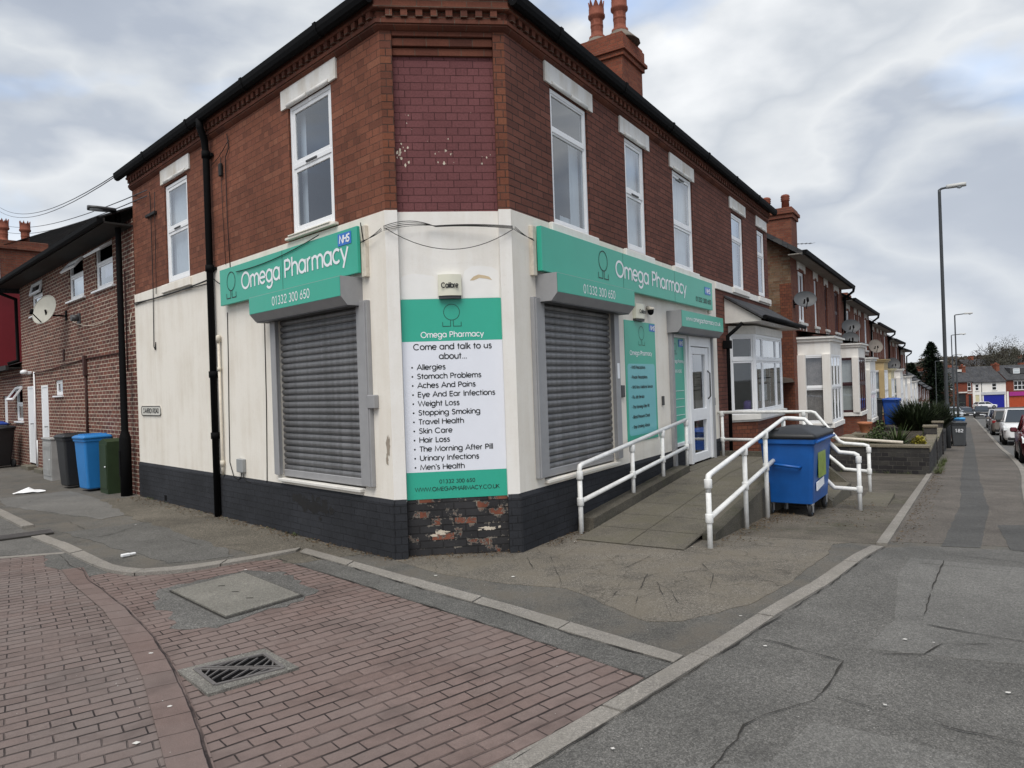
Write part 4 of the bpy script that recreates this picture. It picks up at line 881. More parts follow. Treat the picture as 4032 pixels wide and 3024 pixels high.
# inner lining so that daylight does not enter from behind
# chimney
def crown_pot(parent, c, s=1.0, mat=None):
    mb = MB(); n = 24
    mb.lathe([(.15, 0), (.15, .04), (.115, .05), (.105, .2), (.118, .22), (.118, .26), (.1, .28), (.12, .36), (.155, .4), (.155, .44), (.14, .46), (.14, .56)], c=(0, 0, 0), n=n, cap=False)
    for i in range(8):                               # crown of points
        a0, a1 = 2 * math.pi * i / 8, 2 * math.pi * (i + 1) / 8; am = (a0 + a1) / 2
        P = lambda a, r, z: (r * math.cos(a), r * math.sin(a), z)
        f = [P(a0, .14, .56), P(a1, .14, .56), P(am, .15, .7)]; b = [P(a0, .12, .56), P(a1, .12, .56), P(am, .13, .7)]
        mb.face(f); mb.face(b[::-1]); mb.face([f[0], f[2], b[2], b[0]]); mb.face([f[1], b[1], b[2], f[2]])
    mb.lathe([(.12, .56), (.11, .1)], n=n, cap=False)
    o = mb.build('chimney_pot', mat or M_clay, parent, c); o.scale = (s, s, s); return o
B_chim = brick('chimney_brick', [(.21, .062, .036), (.26, .082, .045), (.18, .055, .034)], (.2, .11, .075), ms=.005, dirt=.3)
mb = fR.mb(); cs0, cs1, co0, co1 = 7.9, 9.0, -3.15, -2.05
mb.box(cs0, cs1, co0, co1, 6.2, 8.62)
for i, (g_, z0, z1) in enumerate(((.05, 8.62, 8.72), (.1, 8.72, 8.8), (.05, 8.8, 9.06), (.02, 9.06, 9.13))): mb.bbox(cs0 - g_, cs1 + g_, co0 - g_, co1 + g_, z0, z1, .006)
ch = fR.build(mb, 'chimney', B_chim, shop)
mb = fR.mb()
for oo in (-2.85, -2.3): mb.lathe([(.44, 9.12), (.34, 9.22), (.2, 9.36), (.15, 9.42)], c=(8.42, oo, 0), n=12)
mb.build('flaunching', M_flaunch, ch)
crown_pot(ch, (8.42, -(-2.85), 9.38), 1.22); crown_pot(ch, (8.42, 2.3, 9.38), 1.22)
# windows of the upper floor with lintel and sill
def lintel(fr, c, w, z0=5.105, z1=5.34, mat=None, parent=None, name='lintel'):
    mb = fr.mb(); a, b = c - w / 2, c + w / 2; k = .155
    pts = [(a, z0), (a + k, z0), (a + k + .01, z0 + .04), (b - k - .01, z0 + .04), (b - k, z0), (b, z0), (b, z1), (a, z1)]
    mb.prism(pts, 'o', -.02, .022); mb.tube([(a + k - .01, .012, z0 + .02), (c - .012, .012, z0 + .02)], .026, 8); mb.tube([(c + .012, .012, z0 + .02), (b - k + .01, .012, z0 + .02)], .026, 8)
    return fr.build(mb, name, mat or M_lint, parent or shop)
NETS = {0: [(0, .22, 0, 1), (.2, 1, .0, .0)], 1: None}
lintel(fL, 1.415, 1.23); lintel(fL, 5.475, 1.17); lintel(fR, 1.40, 1.2); lintel(fR, 3.37, 1.06); lintel(fR, 5.37, 1.19); lintel(fR, 8.77, 1.2); lintel(fR, 10.78, 1.0)
def shop_win(fr, w, **k):
    a, b, c, d, t = w
    return window(shop, fr.loc(a if fr.sg < 0 else a, -.02, c), fr.rot, b - a, d - c, fr.sg, tr=((t - c) / (d - c),), **k)
shop_win(fL, WL[0], net=[(.0, .14, 0, 1), (.86, 1, 0, 1)], vents=[(.5, .80)], sash=.045)
shop_win(fL, WL[1], net=[(0, 1, 0, 1)], vents=[(.5, .81)], sash=.045)
shop_win(fR, WR[0], net=[(.7, .96, 0, .7), (.45, .8, 0, .12)], fm=M_upvc, sash=.02)
shop_win(fR, WR[1], net=[(0, 1, 0, 1)], vents=[(.5, .8)], sash=.04)
shop_win(fR, WR[2], net=[(0, 1, 0, 1)], vents=[(.5, 1.5)], sash=.04)
shop_win(fR, WR[3], net=[(0, 1, 0, 1)]); shop_win(fR, WR[4], net=[(0, .5, 0, 1)])
mb = fL.mb(); mb.bbox(.86, 1.97, .0, .06, 3.525, 3.555, .006); mb.bbox(.95, 1.88, -.02, .07, 3.555, 3.575, .006); mb.bbox(4.92, 6.1, .0, .05, 3.37, 3.50, .01); fL.build(mb, 'window_sill', M_render, shop)
mb = fR.mb()
for a, b in ((.8, 2.0), (2.85, 3.9), (4.75, 6.0)): mb.bbox(a, b, .0, .055, 3.39, 3.52, .01)
mb.bbox(7.0, 11.42, .0, .035, 3.375, 3.505, .006)
for a, b in ((8.1, 9.35), (10.2, 11.3)): mb.bbox(a, b, .0, .07, 3.40, 3.51, .01)
fR.build(mb, 'window_sill', M_white, shop)
# downpipe on the side wall
mb = fL.mb(); mb.tube([(4.08, .17, 5.56), (4.06, .17, 5.44), (4.12, .09, 5.30), (4.12, .075, 5.1), (4.12, .075, -.05)], .047, 10)
for z in (5.05, 3.45, 1.96, 1.1): mb.lathe([(.06, z), (.06, z + .09)], c=(4.12, .075, 0), n=12); mb.box(4.02, 4.22, .01, .04, z + .02, z + .06)
fL.build(mb, 'downpipe', M_black, shop)
mb = fL.mb(); mb.tube([(3.97, .05, 2.5), (3.97, .05, .7), (3.99, .04, .6)], .02, 8); mb.lathe([(.033, 2.45), (.033, 2.53), (.02, 2.55)], c=(3.97, .05, 0), n=10); mb.lathe([(.03, .72), (.03, .8)], c=(3.97, .05, 0), n=10); mb.lathe([(.028, 2.05), (.028, 2.1)], c=(3.97, .05, 0), n=10)
fL.build(mb, 'vent_pipe', M_pipew, shop)
# roller shutters
def shutter(fr, s0, s1, z0, z1, gl, gr, bx, name, label=None):
    mb = fr.mb(); pitch_ = .0768; n = int((z1 - z0) / pitch_); pr = []
    for i in range(n + 1):
        z = z0 + i * pitch_
        pr += [(-.042, z), (-.018, z + .003), (-.010, z + .018), (-.008, z + .036), (-.012, z + .054), (-.020, z + .0625), (-.042, z + .065)]
    pr = [p for p in pr if p[1] < z1 + .1]
    for (o0, a), (o1, b) in zip(pr, pr[1:]): mb.face([(s0, o0, a), (s1, o0, a), (s1, o1, b), (s0, o1, b)], [(s0, a), (s1, a), (s1, b), (s0, b)], 0, False)
    sh = fr.build(mb, name, M_slat, shop)
    mb = fr.mb(); mb.bbox(s0, s1, -.05, -.0, z0 - .0, z0 + .085, .006, 0); sb = mb.build('bottom_bar', M_grey, sh)
    mb = fr.mb()
    for a, b in (gl, gr):
        mb.bbox(a, b, .012, .062, z0 + .02, z1 + .02, .004); mb.bbox(a + .02 if a < s0 else a - .02, (a + .05) if a < s0 else b - .06, .058, .075, z0 + .02, z1, .003)
    mb.build('guide_rail', M_grey, sh)
    a, b = bx; zb, zt = 2.595, 2.89
    pf = [(.012, zb), (.2, zb), (.275, zb + .083), (.275, zt), (.012, zt)]
    mb = fr.mb(); mb.prism(pf, 's', a, b); mb.build('shutter_box', M_grey, sh)
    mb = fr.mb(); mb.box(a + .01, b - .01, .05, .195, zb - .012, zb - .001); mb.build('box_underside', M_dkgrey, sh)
    return sh
shutter(fL, .50, 2.29, .69, 2.62, (.30, .50), (2.29, 2.42), (.43, 2.50), 'roller_shutter')
shutter(fR, .54, 2.34, .69, 2.62, (.32, .54), (2.34, 2.49), (.45, 2.53), 'roller_shutter')
mb = fL.mb(); mb.bbox(.52, 2.32, -.01, .07, .635, .672, .006); fL.build(mb, 'shutter_sill', M_wood, shop)
mb = fR.mb(); mb.bbox(.5, 2.4, -.01, .065, .635, .672, .006); fR.build(mb, 'shutter_sill', M_render, shop)
# entrance : poster window, door, shutter box above
mb = fR.mb()
mb.bbox(4.55, 4.62, -0.085, 0.015, .66, 2.46, .005); mb.bbox(5.24, 5.31, -0.085, 0.015, .64, 2.46, .005); mb.bbox(4.62, 5.24, -0.085, 0.015, .64, .70, .005); mb.bbox(4.62, 5.24, -0.085, 0.015, 2.38, 2.46, .005)
pw = fR.build(mb, 'poster_window', M_upvc, shop)
mb = fR.mb(); mb.face([(4.62, -.025, .70), (5.24, -.025, .70), (5.24, -.025, 2.38), (4.62, -.025, 2.38)]); mb.build('poster', M_green, pw)
mb = fR.mb()
omega(mb, 4.83, 2.12, .17, -.019, .006); mb.build('omega_mark', M_ink, pw)
mb = fR.mb()
text(mb, 'Omega Pharmacy', 4.72, 1.98, .05, -.019, .12, xs=.85); text(mb, 'OPENING HOURS', 4.66, 1.82, .05, -.019, .11, xs=.8)
for i, d in enumerate(('Monday', 'Tuesday', 'Wednesday', 'Thursday', 'Friday')):
    z = 1.58 - i * .13; mb.box(4.66, 5.2, -.024, -.019, z - .055, z - .049)
mb.build('lettering', M_print, pw)
mb = fR.mb(); mb.box(5.0, 5.2, -.023, -.018, 2.24, 2.36); mb.build('badge', M_blue, pw)
mb = fR.mb(); text(mb, 'NHS', 5.1, 2.265, .07, -.016, .14, obl=.2, align='c', xs=.95); mb.build('badge_lettering', M_print, pw)
mb = fR.mb()
for a, b in ((5.32, 5.40), (6.40, 6.5)): mb.bbox(a, b, -0.065, 0.045, .30, 2.46, .005)
mb.bbox(5.40, 6.40, -0.065, 0.045, 2.26, 2.46, .005)
df = fR.build(mb, 'door_frame', M_upvc, shop)
mb = fR.mb(); x0, x1, z0, z1 = 5.41, 6.39, .31, 2.25
mb.bbox(x0, x0 + .11, -0.045, 0.025, z0, z1, .005); mb.bbox(x1 - .17, x1, -0.045, 0.025, z0, z1, .005); mb.bbox(x0 + .11, x1 - .17, -0.045, 0.025, z0, .45, .005); mb.bbox(x0 + .11, x1 - .17, -0.045, 0.025, 1.0, 1.2, .005); mb.bbox(x0 + .11, x1 - .17, -0.045, 0.025, 2.13, z1, .005)
dr = fR.build(mb, 'door', M_upvc, shop)
mb = fR.mb()
for a, b in ((.45, 1.0), (1.2, 2.13)): mb.face([(x0 + .1, -.01, a), (x1 - .16, -.01, a), (x1 - .16, -.01, b), (x0 + .1, -.01, b)])
mb.build('pane', M_glass, dr)
mb = fR.mb(); mb.tube([(x1 - .07, .025, 1.85), (x1 - .07, .07, 1.8), (x1 - .07, .07, 1.4), (x1 - .07, .025, 1.35)], .012, 6); mb.build('handle', M_dkgrey, dr)
mb = fR.mb(); mb.face([(4.4, -1.6, .2), (6.8, -1.6, .2), (6.8, -1.6, 2.6), (4.4, -1.6, 2.6)]); mb.face([(4.4, -1.6, .28), (6.8, -1.6, .28), (6.8, -.12, .28), (4.4, -.12, .28)])
fR.build(mb, 'shop_interior', flat('dim_green_interior', (.12, .17, .15), .9, .1, .5, nscale=2), shop)
mb = fR.mb(); mb.bbox(4.44, 4.545, .0, .07, .34, 2.52, .004); mb.bbox(6.5, 6.575, -.02, .07, .28, 2.52, .004); fR.build(mb, 'guide_rail', M_grey, shop)
mb = fR.mb(); pf = [(.012, 2.44), (.18, 2.44), (.25, 2.52), (.25, 2.775), (.012, 2.775)]; mb.prism(pf, 's', 4.40, 6.60); sb = fR.build(mb, 'shutter_box', M_grey, shop)
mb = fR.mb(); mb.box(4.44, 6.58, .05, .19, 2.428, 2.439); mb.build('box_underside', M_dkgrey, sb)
mb = fR.mb()
for a, b, c, d in ((2.56, 2.66, 1.50, 1.66), (4.07, 4.12, 1.33, 1.47), (6.6, 6.69, 1.22, 1.36)): mb.bbox(a, b, .012, .045, c, d, .006)
fR.build(mb, 'shutter_lock', M_dkgrey, shop)
mb = fL.mb(); mb.bbox(.20, .34, .012, .075, 1.52, 1.66, .008); fL.build(mb, 'shutter_lock', M_grey, shop)
mb = fR.mb(); mb.bbox(2.36, 2.43, .076, .079, 1.75, 1.95, .001); fR.build(mb, 'sticker', M_print, shop)
# electricity meter tails, air brick
mb = fL.mb(); mb.bbox(3.31, 3.49, .012, .07, .67, .85, .008); fL.build(mb, 'junction_box', flat('grey_plastic', (.3, .31, .31), .6, .4, .15), shop)
mb = fL.mb(); mb.bbox(6.2, 6.3, .025, .034, .03, .12, .002); fL.build(mb, 'air_brick', M_black, shop)
mb = fL.mb(); mb.tube([(3.42, .03, .67), (3.44, .03, .6), (3.52, .03, .56), (3.68, .025, .6), (3.8, .02, .78), (3.78, .02, 1.4), (3.74, .02, 2.2), (3.72, .02, 2.84)], .006, 5)
mb.tube([(3.38, .03, .67), (3.36, .03, .6), (3.28, .03, .56), (3.15, .03, .55)], .006, 5); mb.tube([(2.72, .02, .5), (2.70, .02, .8), (2.66, .02, 1.6), (2.64, .02, 2.6)], .006, 5)
fL.build(mb, 'wall_cable', M_cable, shop)
mb = fL.mb()
mb.tube([(6.52, .03, 5.1), (6.5, .03, 4.9), (6.5, .03, 3.7), (6.52, .03, 3.3), (6.56, .03, 2.55), (6.5, .03, 2.5), (6.47, .03, 2.62)], .007, 5); mb.tube([(6.3, .03, 5.05), (6.32, .03, 4.7), (6.36, .03, 3.6), (6.38, .03, 3.4)], .006, 5)
mb.tube([(3.55, .02, 5.25), (3.5, .02, 5.05), (3.62, .02, 4.95), (3.62, .02, 4.1), (3.58, .02, 3.4)], .006, 5); mb.tube([(3.78, .02, 5.0), (3.76, .02, 4.3), (3.72, .02, 3.5)], .004, 5); mb.bbox(3.73, 3.80, .01, .05, 4.72, 4.9, .01)
mb.bbox(6.3, 6.72, .0, .05, 4.70, 4.75, .005)
mb.tube([(4.08, .02, 4.95), (3.8, .03, 5.0), (3.5, .02, 5.15)], .005, 5)
fL.build(mb, 'wall_cable', M_cable, shop)
def sag(a, b, d, n=8): return [tuple(Vector(a).lerp(Vector(b), i / n) - Vector((0, 0, d * 4 * (i / n) * (1 - i / n)))) for i in range(n + 1)]
mb = fL.mb(); mb.tube(sag((7.45, .03, 3.36), (4.2, .04, 3.36), .03), .012, 5); mb.tube(sag((7.45, .03, 3.33), (4.2, .05, 3.30), -.02), .008, 5); mb.tube(sag((4.05, .05, 3.34), (3.5, .06, 3.22), .05), .008, 5)
mb.tube(sag((3.2, .112, 3.32), (1.1, .112, 3.44), .05), .006, 5)
mb.tube(sag((.34, .07, 3.44), (.31, .065, 3.26), .0), .006, 5); fL.build(mb, 'wall_cable', M_cable, shop)
mb = fC.mb(); rr = random.Random(5)
for i in range(4): mb.tube(sag((-.02 - .0 * i, .045 + .006 * i, 3.30 + .012 * i), (.5, RC + .05 + .01 * i, 3.36 - .006 * i), -.02 - .012 * i) + sag((.5, RC + .05 + .01 * i, 3.36 - .006 * i), (CW + .02, .045 + .006 * i, 3.33 - .01 * i), -.015)[1:], .0028 + .0012 * (i % 2), 5)
mb.tube(sag((.0, .05, 3.32), (CW + .03, .05, 3.30), .21, 14), .004, 5)
fC.build(mb, 'wall_cable', M_cable, shop)
for fr in (fL, fR):
    mb = fr.mb()
    for i in range(3): mb.tube(sag((-.0, .045 + .006 * i, 3.30 + .012 * i), (.34, .07 + .006 * i, 3.25 - .012 * i), .012), .003, 5)
    fr.build(mb, 'wall_cable', M_cable, shop)
mb = fL.mb(); mb.bbox(.29, .365, .012, .06, 2.88, 3.41, .004); fL.build(mb, 'sign_batten', M_pipew, shop)
mb = fR.mb(); mb.bbox(.345, .415, .012, .06, 2.87, 3.40, .004); mb.bbox(6.48, 6.6, .012, .05, 2.88, 3.4, .004); fR.build(mb, 'sign_batten', M_pipew, shop)
# canted bay with lean-to slate roof beside the shop front
BO = .4; bs = [(7.82, 0), (8.25, BO), (10.62, BO), (11.02, 0)]
def bay_ring(mb, off, z0, z1, mi=0, top=False, bot=False):
    c = [(bs[0][0] - off * 1.2, -.02), (bs[1][0] - off * .45, BO + off), (bs[2][0] + off * .45, BO + off), (bs[3][0] + off * 1.2, -.02)]
    for (a, b), (c_, d) in zip(c, c[1:]): mb.face([(a, b, z0), (c_, d, z0), (c_, d, z1), (a, b, z1)], [(a, z0), (a + math.hypot(c_ - a, d - b), z0), (a + math.hypot(c_ - a, d - b), z1), (a, z1)], mi)
    if top: mb.face([(x, y, z1) for x, y in c], None, mi)
    if bot: mb.face([(x, y, z0) for x, y in c], None, mi)
mb = fR.mb(); bay_ring(mb, 0, .22, .9); bay = fR.build(mb, 'bay', B_orange, shop)
mb = fR.mb(); bay_ring(mb, .02, -1.0, .22, top=True); mb.build('bay_plinth', B_plinth, bay)
mb = fR.mb(); bay_ring(mb, .07, .88, .98, 0, True, True); bay_ring(mb, .03, .84, .88, 0, False, True); mb.build('bay_sill', M_wood, bay)
mb = fR.mb(); bay_ring(mb, .02, 2.56, 2.72, 0, True, True); mb.build('bay_head', M_wood, bay)
def bay_light(a, b, W_, tr, mull):
    d = Vector((b[0] - a[0], b[1] - a[1], 0)); ang = math.atan2(-d.y, d.x); L = d.length
    w = window(shop, fR.loc(a[0], a[1], .98), fR.rot + ang, L, 1.58, -1, tr=tr, mull=mull, fw=.06, net=[(0, .25, 0, 1)] if L < 1 else [(0, .12, 0, 1), (.88, 1, 0, 1)], name='bay_window', room=False)
    return w
bay_light(bs[0], bs[1], 1, (.68,), ()); bay_light(bs[1], bs[2], 1, (.68,), (.25, .75)); bay_light(bs[2], bs[3], 1, (.68,), ())
mb = fR.mb(); rf = [(7.55, .0), (11.35, .0)]
e0 = BO + .32
mb.face([(7.55, .02, 3.30), (11.3, .02, 3.30), (11.3, e0, 2.84), (7.55, e0, 2.84)], [(0, 0), (3.75, 0), (3.75, .8), (0, .8)])
mb.face([(7.55, .02, 3.26), (11.3, .02, 3.26), (11.3, e0, 2.80), (7.55, e0, 2.80)]); mb.face([(7.55, e0, 2.80), (11.3, e0, 2.80), (11.3, e0, 2.84), (7.55, e0, 2.84)]); mb.face([(7.55, .02, 3.26), (7.55, e0, 2.80), (7.55, e0, 2.84), (7.55, .02, 3.30)])
mb.build('bay_roof', M_slate, bay)
mb = fR.mb(); mb.face([(7.62, .0, 2.76), (7.62, e0 - .04, 2.76), (7.62, e0 - .04, 2.80), (7.62, .0, 3.25)]); mb.face([(11.2, .0, 2.76), (11.2, e0 - .04, 2.76), (11.2, e0 - .04, 2.80), (11.2, .0, 3.25)])
mb.face([(7.62, 0, 2.765), (11.2, 0, 2.765), (11.2, e0 - .02, 2.765), (7.62, e0 - .02, 2.765)]); mb.build('bay_gable_board', M_wood, bay)
mb = fR.mb(); mb.tube([(7.52, e0 + .05, 2.82), (11.4, e0 + .05, 2.82)], .045, 8); mb.tube([(7.5, .36, 2.74), (7.46, .24, 2.62), (7.42, .10, 2.5), (7.42, .09, -.5)], .034, 8); mb.bbox(7.35, 7.49, .02, .16, 2.26, 2.42, .01); mb.build('bay_gutter', M_black, bay)
mb = fR.mb()
lining(mb, 7.95, 10.95, .9, 2.75, -1.6, .0); fR.build(mb, 'bay_room', flat('grey_green_interior', (.2, .24, .22), .9, .1, .4, nscale=2), shop)
mb = fR.mb(); mb.bbox(9.3, 9.8, .2, .23, 1.6, 1.9, .002); mb.bbox(9.25, 9.9, .2, .22, 1.2, 1.55, .002); fR.build(mb, 'window_paper', M_print, shop)
mb = fR.mb(); mb.lathe([(.1, 1.0), (.13, 1.02), (.12, 1.2), (.08, 1.24)], c=(8.45, .2, 0), n=12); fR.build(mb, 'window_tub', flat('red_and_blue_tub', (.12, .08, .3), .5), shop)

# ================================================================== shop signs (things hung on the building)
def sign(fr, s0, s1, z0, z1, o0, o1, label, mat=M_green, name='shop_sign'):
    sd = 1
    t = at(fr, (s0 + s1) / 2, o0, z0, name, label, 'sign'); fr2 = (t.location, 0, 1)
    mb = MB(fr[2]); w = (s1 - s0) / 2; mb.bbox(-w, w, 0, o1 - o0, 0, z1 - z0, .004); mb.build('panel', mat, t)
    t['_c'] = (s0 + s1) / 2; return t
def letters(t, sg, fn, mat, name='lettering'):
    mb = MB(sg); fn(mb); o = mb.build(name, mat, t, recalc=False); return o
sL = sign(FL, .37, 3.74, 2.925, 3.41, .06, .10, 'long green fascia sign with white shop name, above the shuttered window on the side street')
c = 2.055; e = .0435
letters(sL, 1, lambda m: text(m, 'Omega Pharmacy', (3.079 - c), .148, .21, e, .1, xs=1.036, sdir=-1), M_print)
letters(sL, 1, lambda m: omega(m, 3.386 - c, .0765, .342, e, .011, -1), M_ink, 'omega_mark')
def badge(t, sg, x, z, w, h, o, sdir=1):
    mb = MB(sg); mb.box(x - w / 2, x + w / 2, o - .001, o + .002, z, z + h); b = mb.build('badge', M_blue, t)
    mb = MB(sg); text(mb, 'NHS', x, z + h * .2, h * .62, o + .004, .16, xs=w * .8 / (1.9 * h * .62 / .7), sdir=sdir, obl=.18, align='c'); mb.build('badge_lettering', M_print, b, recalc=False)
badge(sL, 1, .60 - c, .325, .255, .128, e, -1)
sR = sign(FR, .42, 6.46, 2.92, 3.40, .06, .12, 'very long green fascia sign with white shop name, reaching above the shop door')
c2 = 3.44; e = .0635
letters(sR, -1, lambda m: text(m, 'Omega Pharmacy', 2.299 - c2, .149, .21, e, .1, xs=1.122), M_print)
letters(sR, -1, lambda m: omega(m, 1.94 - c2, .077, .342, e, .011), M_ink, 'omega_mark')
letters(sR, -1, lambda m: text(m, '01332 300 650', 5.53 - c2, .093, .077, e, .12, xs=1.12), M_ink, 'small_lettering')
badge(sR, -1, 6.18 - c2, .25, .316, .128, e)
mb = MB(-1)
for x in (2.555, 4.517): mb.box(x - c2 - .003, x - c2 + .003, .05, .0612, .003, .477)
mb.build('panel_joint', M_ink, sR)
mb = MB(1); mb.box(1.971 - c - .003, 1.971 - c + .003, .03, .0412, .003, .482); mb.build('panel_joint', M_ink, sL)
pL = sign(FL, .435, 2.497, 2.682, 2.885, .276, .281, 'green telephone number strip on the side street shutter box', name='number_strip')
letters(pL, 1, lambda m: text(m, '01332 300 650', 1.905 - 1.466, .05, .1, .0065, .09, xs=.9, sdir=-1), M_print)
pR = sign(FR, .455, 2.525, 2.682, 2.885, .276, .281, 'green telephone number strip on the shutter box next to the ramp', name='number_strip')
letters(pR, -1, lambda m: text(m, '01332 300 650', 1.05 - 1.49, .04, .1, .0065, .09, xs=.895), M_print)
pD = sign(FR, 4.41, 6.595, 2.525, 2.772, .251, .256, 'green web address strip on the small box above the shop door', name='web_strip')
letters(pD, -1, lambda m: text(m, 'www.omegapharmacy.co.uk', 0, .10, .07, .0065, .11, xs=1.44, align='c'), M_print)
# big notice on the chamfer
bL = at(FC, .632, RC + .018, .58, 'notice_board', 'tall white and green notice listing health topics on the chamfered corner', 'notice'); hw = .512
mb = MB(-1); mb.box(-hw, hw, 0, .006, .275, 1.605); mb.build('white_panel', M_panel, bL)
mb = MB(-1); mb.box(-hw, hw, 0, .006, 0, .2745); mb.box(-hw, hw, 0, .006, 1.6055, 2.035); mb.build('green_panel', M_green, bL)
e2 = .0075
letters(bL, -1, lambda m: omega(m, 0, 1.755, .225, e2, .005), M_ink, 'omega_mark')
letters(bL, -1, lambda m: text(m, 'Omega Pharmacy', 0, 1.643, .058, e2, .11, xs=.92, align='c', tr=.02), M_print, 'title_lettering')
def list_(m):
    text(m, 'Come and talk to us', 0.0, 1.52, .06, e2, .115, xs=1.0, align='c', tr=.015); text(m, 'about...', .0, 1.422, .06, e2, .115, align='c', tr=.015)
    for i, l in enumerate(('Allergies', 'Stomach Problems', 'Aches And Pains', 'Eye And Ear Infections', 'Weight Loss', 'Stopping Smoking', 'Travel Health', 'Skin Care', 'Hair Loss', 'The Morning After Pill', 'Urinary Infections', "Men's Health")):
        z = 1.318 - i * .0925; text(m, l, -.372, z, .053, e2, .118, xs=1.03, tr=.012)
        text(m, '*', -.43, z + .001, .06, e2, .13)
letters(bL, -1, list_, M_ink, 'list_lettering')
letters(bL, -1, lambda m: text(m, '01332 300 650', 0, .155, .038, e2, .1, xs=1.0, align='c'), M_ink, 'telephone_lettering'); letters(bL, -1, lambda m: text(m, 'WWW.OMEGAPHARMACY.CO.UK', 0, .08, .04, e2, .1, align='c', xs=.98), M_ink, 'web_lettering')
# narrow notice by the door
bR = at(FR, 3.315, .013, .87, 'notice_board', 'narrow green notice with pale blue service list, between the shutter and the shop door', 'notice'); hw = .56
mb = MB(-1); mb.bbox(-hw, hw, 0, .008, 0, 1.675, .003); mb.build('panel', M_green, bR)
def rrect(x0, x1, z0, z1, r, n=6):
    out = []
    for cx_, cz_, a in ((x1 - r, z1 - r, 0), (x0 + r, z1 - r, 90), (x0 + r, z0 + r, 180), (x1 - r, z0 + r, 270)): out += [(cx_ + r * math.cos(R_(a + 90 * i / n)), cz_ + r * math.sin(R_(a + 90 * i / n))) for i in range(n + 1)]
    return out
mb = MB(-1); mb.prism(rrect(-.5, .5, .09, 1.08, .06), 'o', .007, .0092); mb.build('list_panel', M_teal, bR)
letters(bR, -1, lambda m: omega(m, .03, 1.345, .265, .0095, .007), M_ink, 'omega_mark')
letters(bR, -1, lambda m: text(m, 'Omega Pharmacy', 0.0, 1.2, .062, .0095, .11, xs=1.12, align='c'), M_print, 'title_lettering')
badge(bR, -1, .44, 1.555, .22, .105, .0085)
letters(bR, -1, lambda m: [text(m, '* ' + l, -.40, 1.01 - i * .137, .042, .0115, .13, xs=1.05) for i, l in enumerate(('NHS Prescriptions', 'Private Prescriptions', 'NHS New Medicine Service', 'Flu Jab Service', 'The Morning After Pill', 'Blood Pressure Check', 'Stop Smoking Advice'))], M_ink, 'list_lettering')
# alarm boxes
M_cream = flat('cream_plastic', (.68, .67, .55), .4, .5, .06)
def alarm(fr, s, z, o, w, h, label):
    t = at(fr, s, o, z, 'alarm_box', label, 'alarm'); mb = MB(-1); n = 8
    pts = [(-w / 2 + w * i / n, .055 + .03 * math.cos((i / n - .5) * math.pi)) for i in range(n + 1)]
    mb.prism([(-w / 2, 0)] + pts + [(w / 2, 0)], 'z', .03, h); mb.build('cover', M_cream, t)
    mb = MB(-1); mb.prism([(-w / 2 + .01, 0)] + [(x * .96, y * .85) for x, y in pts] + [(w / 2 - .01, 0)], 'z', 0, .0295); mb.build('base', M_dkgrey, t)
    mb = MB(-1); text(mb, 'Calibre', 0, h * .44, .05, .0885, .17, align='c', xs=w / .24 * .78); mb.build('lettering', M_ink, t, recalc=False)
alarm(FC, .622, 2.612, RC + .014, .235, .245, 'square cream alarm box directly above the big corner notice')
alarm(FR, 3.235, 2.55, .013, .32, .235, 'cream alarm box beside the security camera under the long sign')
t = at(FR, 3.60, .013, 2.70, 'security_camera', 'small dark dome security camera under the long green sign', 'camera')
mb = MB(-1); mb.lathe([(.05, 0), (.05, .03)], c=(0, .06, .03), n=12); mb.tube([(0, 0, .06), (0, .06, .06)], .03, 8); mb.build('bracket', M_pipew, t)
mb = MB(-1); mb.lathe([(.045, .03), (.045, 0), (.035, -.03), (.012, -.045)], c=(0, .06, 0), n=12); mb.build('dome', M_black, t)
# street name plate
t = at(FL, 6.82, .013, 1.405, 'street_sign', 'small white street name plate on the cream side wall', 'sign')
mb = MB(1); mb.prism([(-.42, 0), (.42, 0), (.46, .04), (.46, .125), (.42, .165), (-.42, .165), (-.46, .125), (-.46, .04)], 'o', 0, .012); mb.build('plate', flat('aged_white_plate', (.68, .66, .6), .5, .4, .2), t)
mb = MB(1); pr = [(-.42, .006), (.42, .006), (.452, .04), (.452, .125), (.42, .159), (-.42, .159), (-.452, .125), (-.452, .04), (-.42, .006)]
for a, b in zip(pr, pr[1:]): mb.tube([(a[0], .012, a[1]), (b[0], .012, b[1])], .007, 4, caps=False)
mb.build('border', M_ink, t)
mb = MB(1); text(mb, 'CAMERON ROAD', 0, .045, .078, .0135, .14, xs=.84, sdir=-1, align='c'); mb.build('lettering', M_ink, t, recalc=False)

# ================================================================== ramp, steps and white hand rails
ramp = at(FR, 0, 0, 0, 'entrance_ramp', 'concrete access ramp with landing and steps up to the shop door', 'ramp')
M_conc = asphalt('ramp_concrete', (.15, .135, .108), .28, .32, brown=(.11, .1, .07))
M_concw = asphalt('ramp_wall_concrete', (.12, .108, .085), .28, .5, moss=(.06, .062, .035))
def zr(s): return lerp_tab([(.75, .012), (4.55, .285), (7, .285)], s)
mb = MB(-1); ss = [.72, 1.3, 1.9, 2.5, 3.1, 3.7, 4.3, 4.6, 6.9]
for a, b in zip(ss, ss[1:]):
    for o0, o1 in ((.25, .85), (.85, 1.46)):
        g_ = .006; mb.face([(a + g_, o0 + g_, zr(a)), (b - g_, o0 + g_, zr(b)), (b - g_, o1 - g_, zr(b)), (a + g_, o1 - g_, zr(a))])
    mb.face([(a, .25, zr(a) - .006), (b, .25, zr(b) - .006), (b, 1.46, zr(b) - .006), (a, 1.46, zr(a) - .006)])
mb.box(4.6, 6.95, .03, .25, -.8, .286); mb.box(4.95, 6.9, 1.46, 1.62, -.8, .285)
mb.build('slab', M_conc, ramp)
mb = MB(-1)
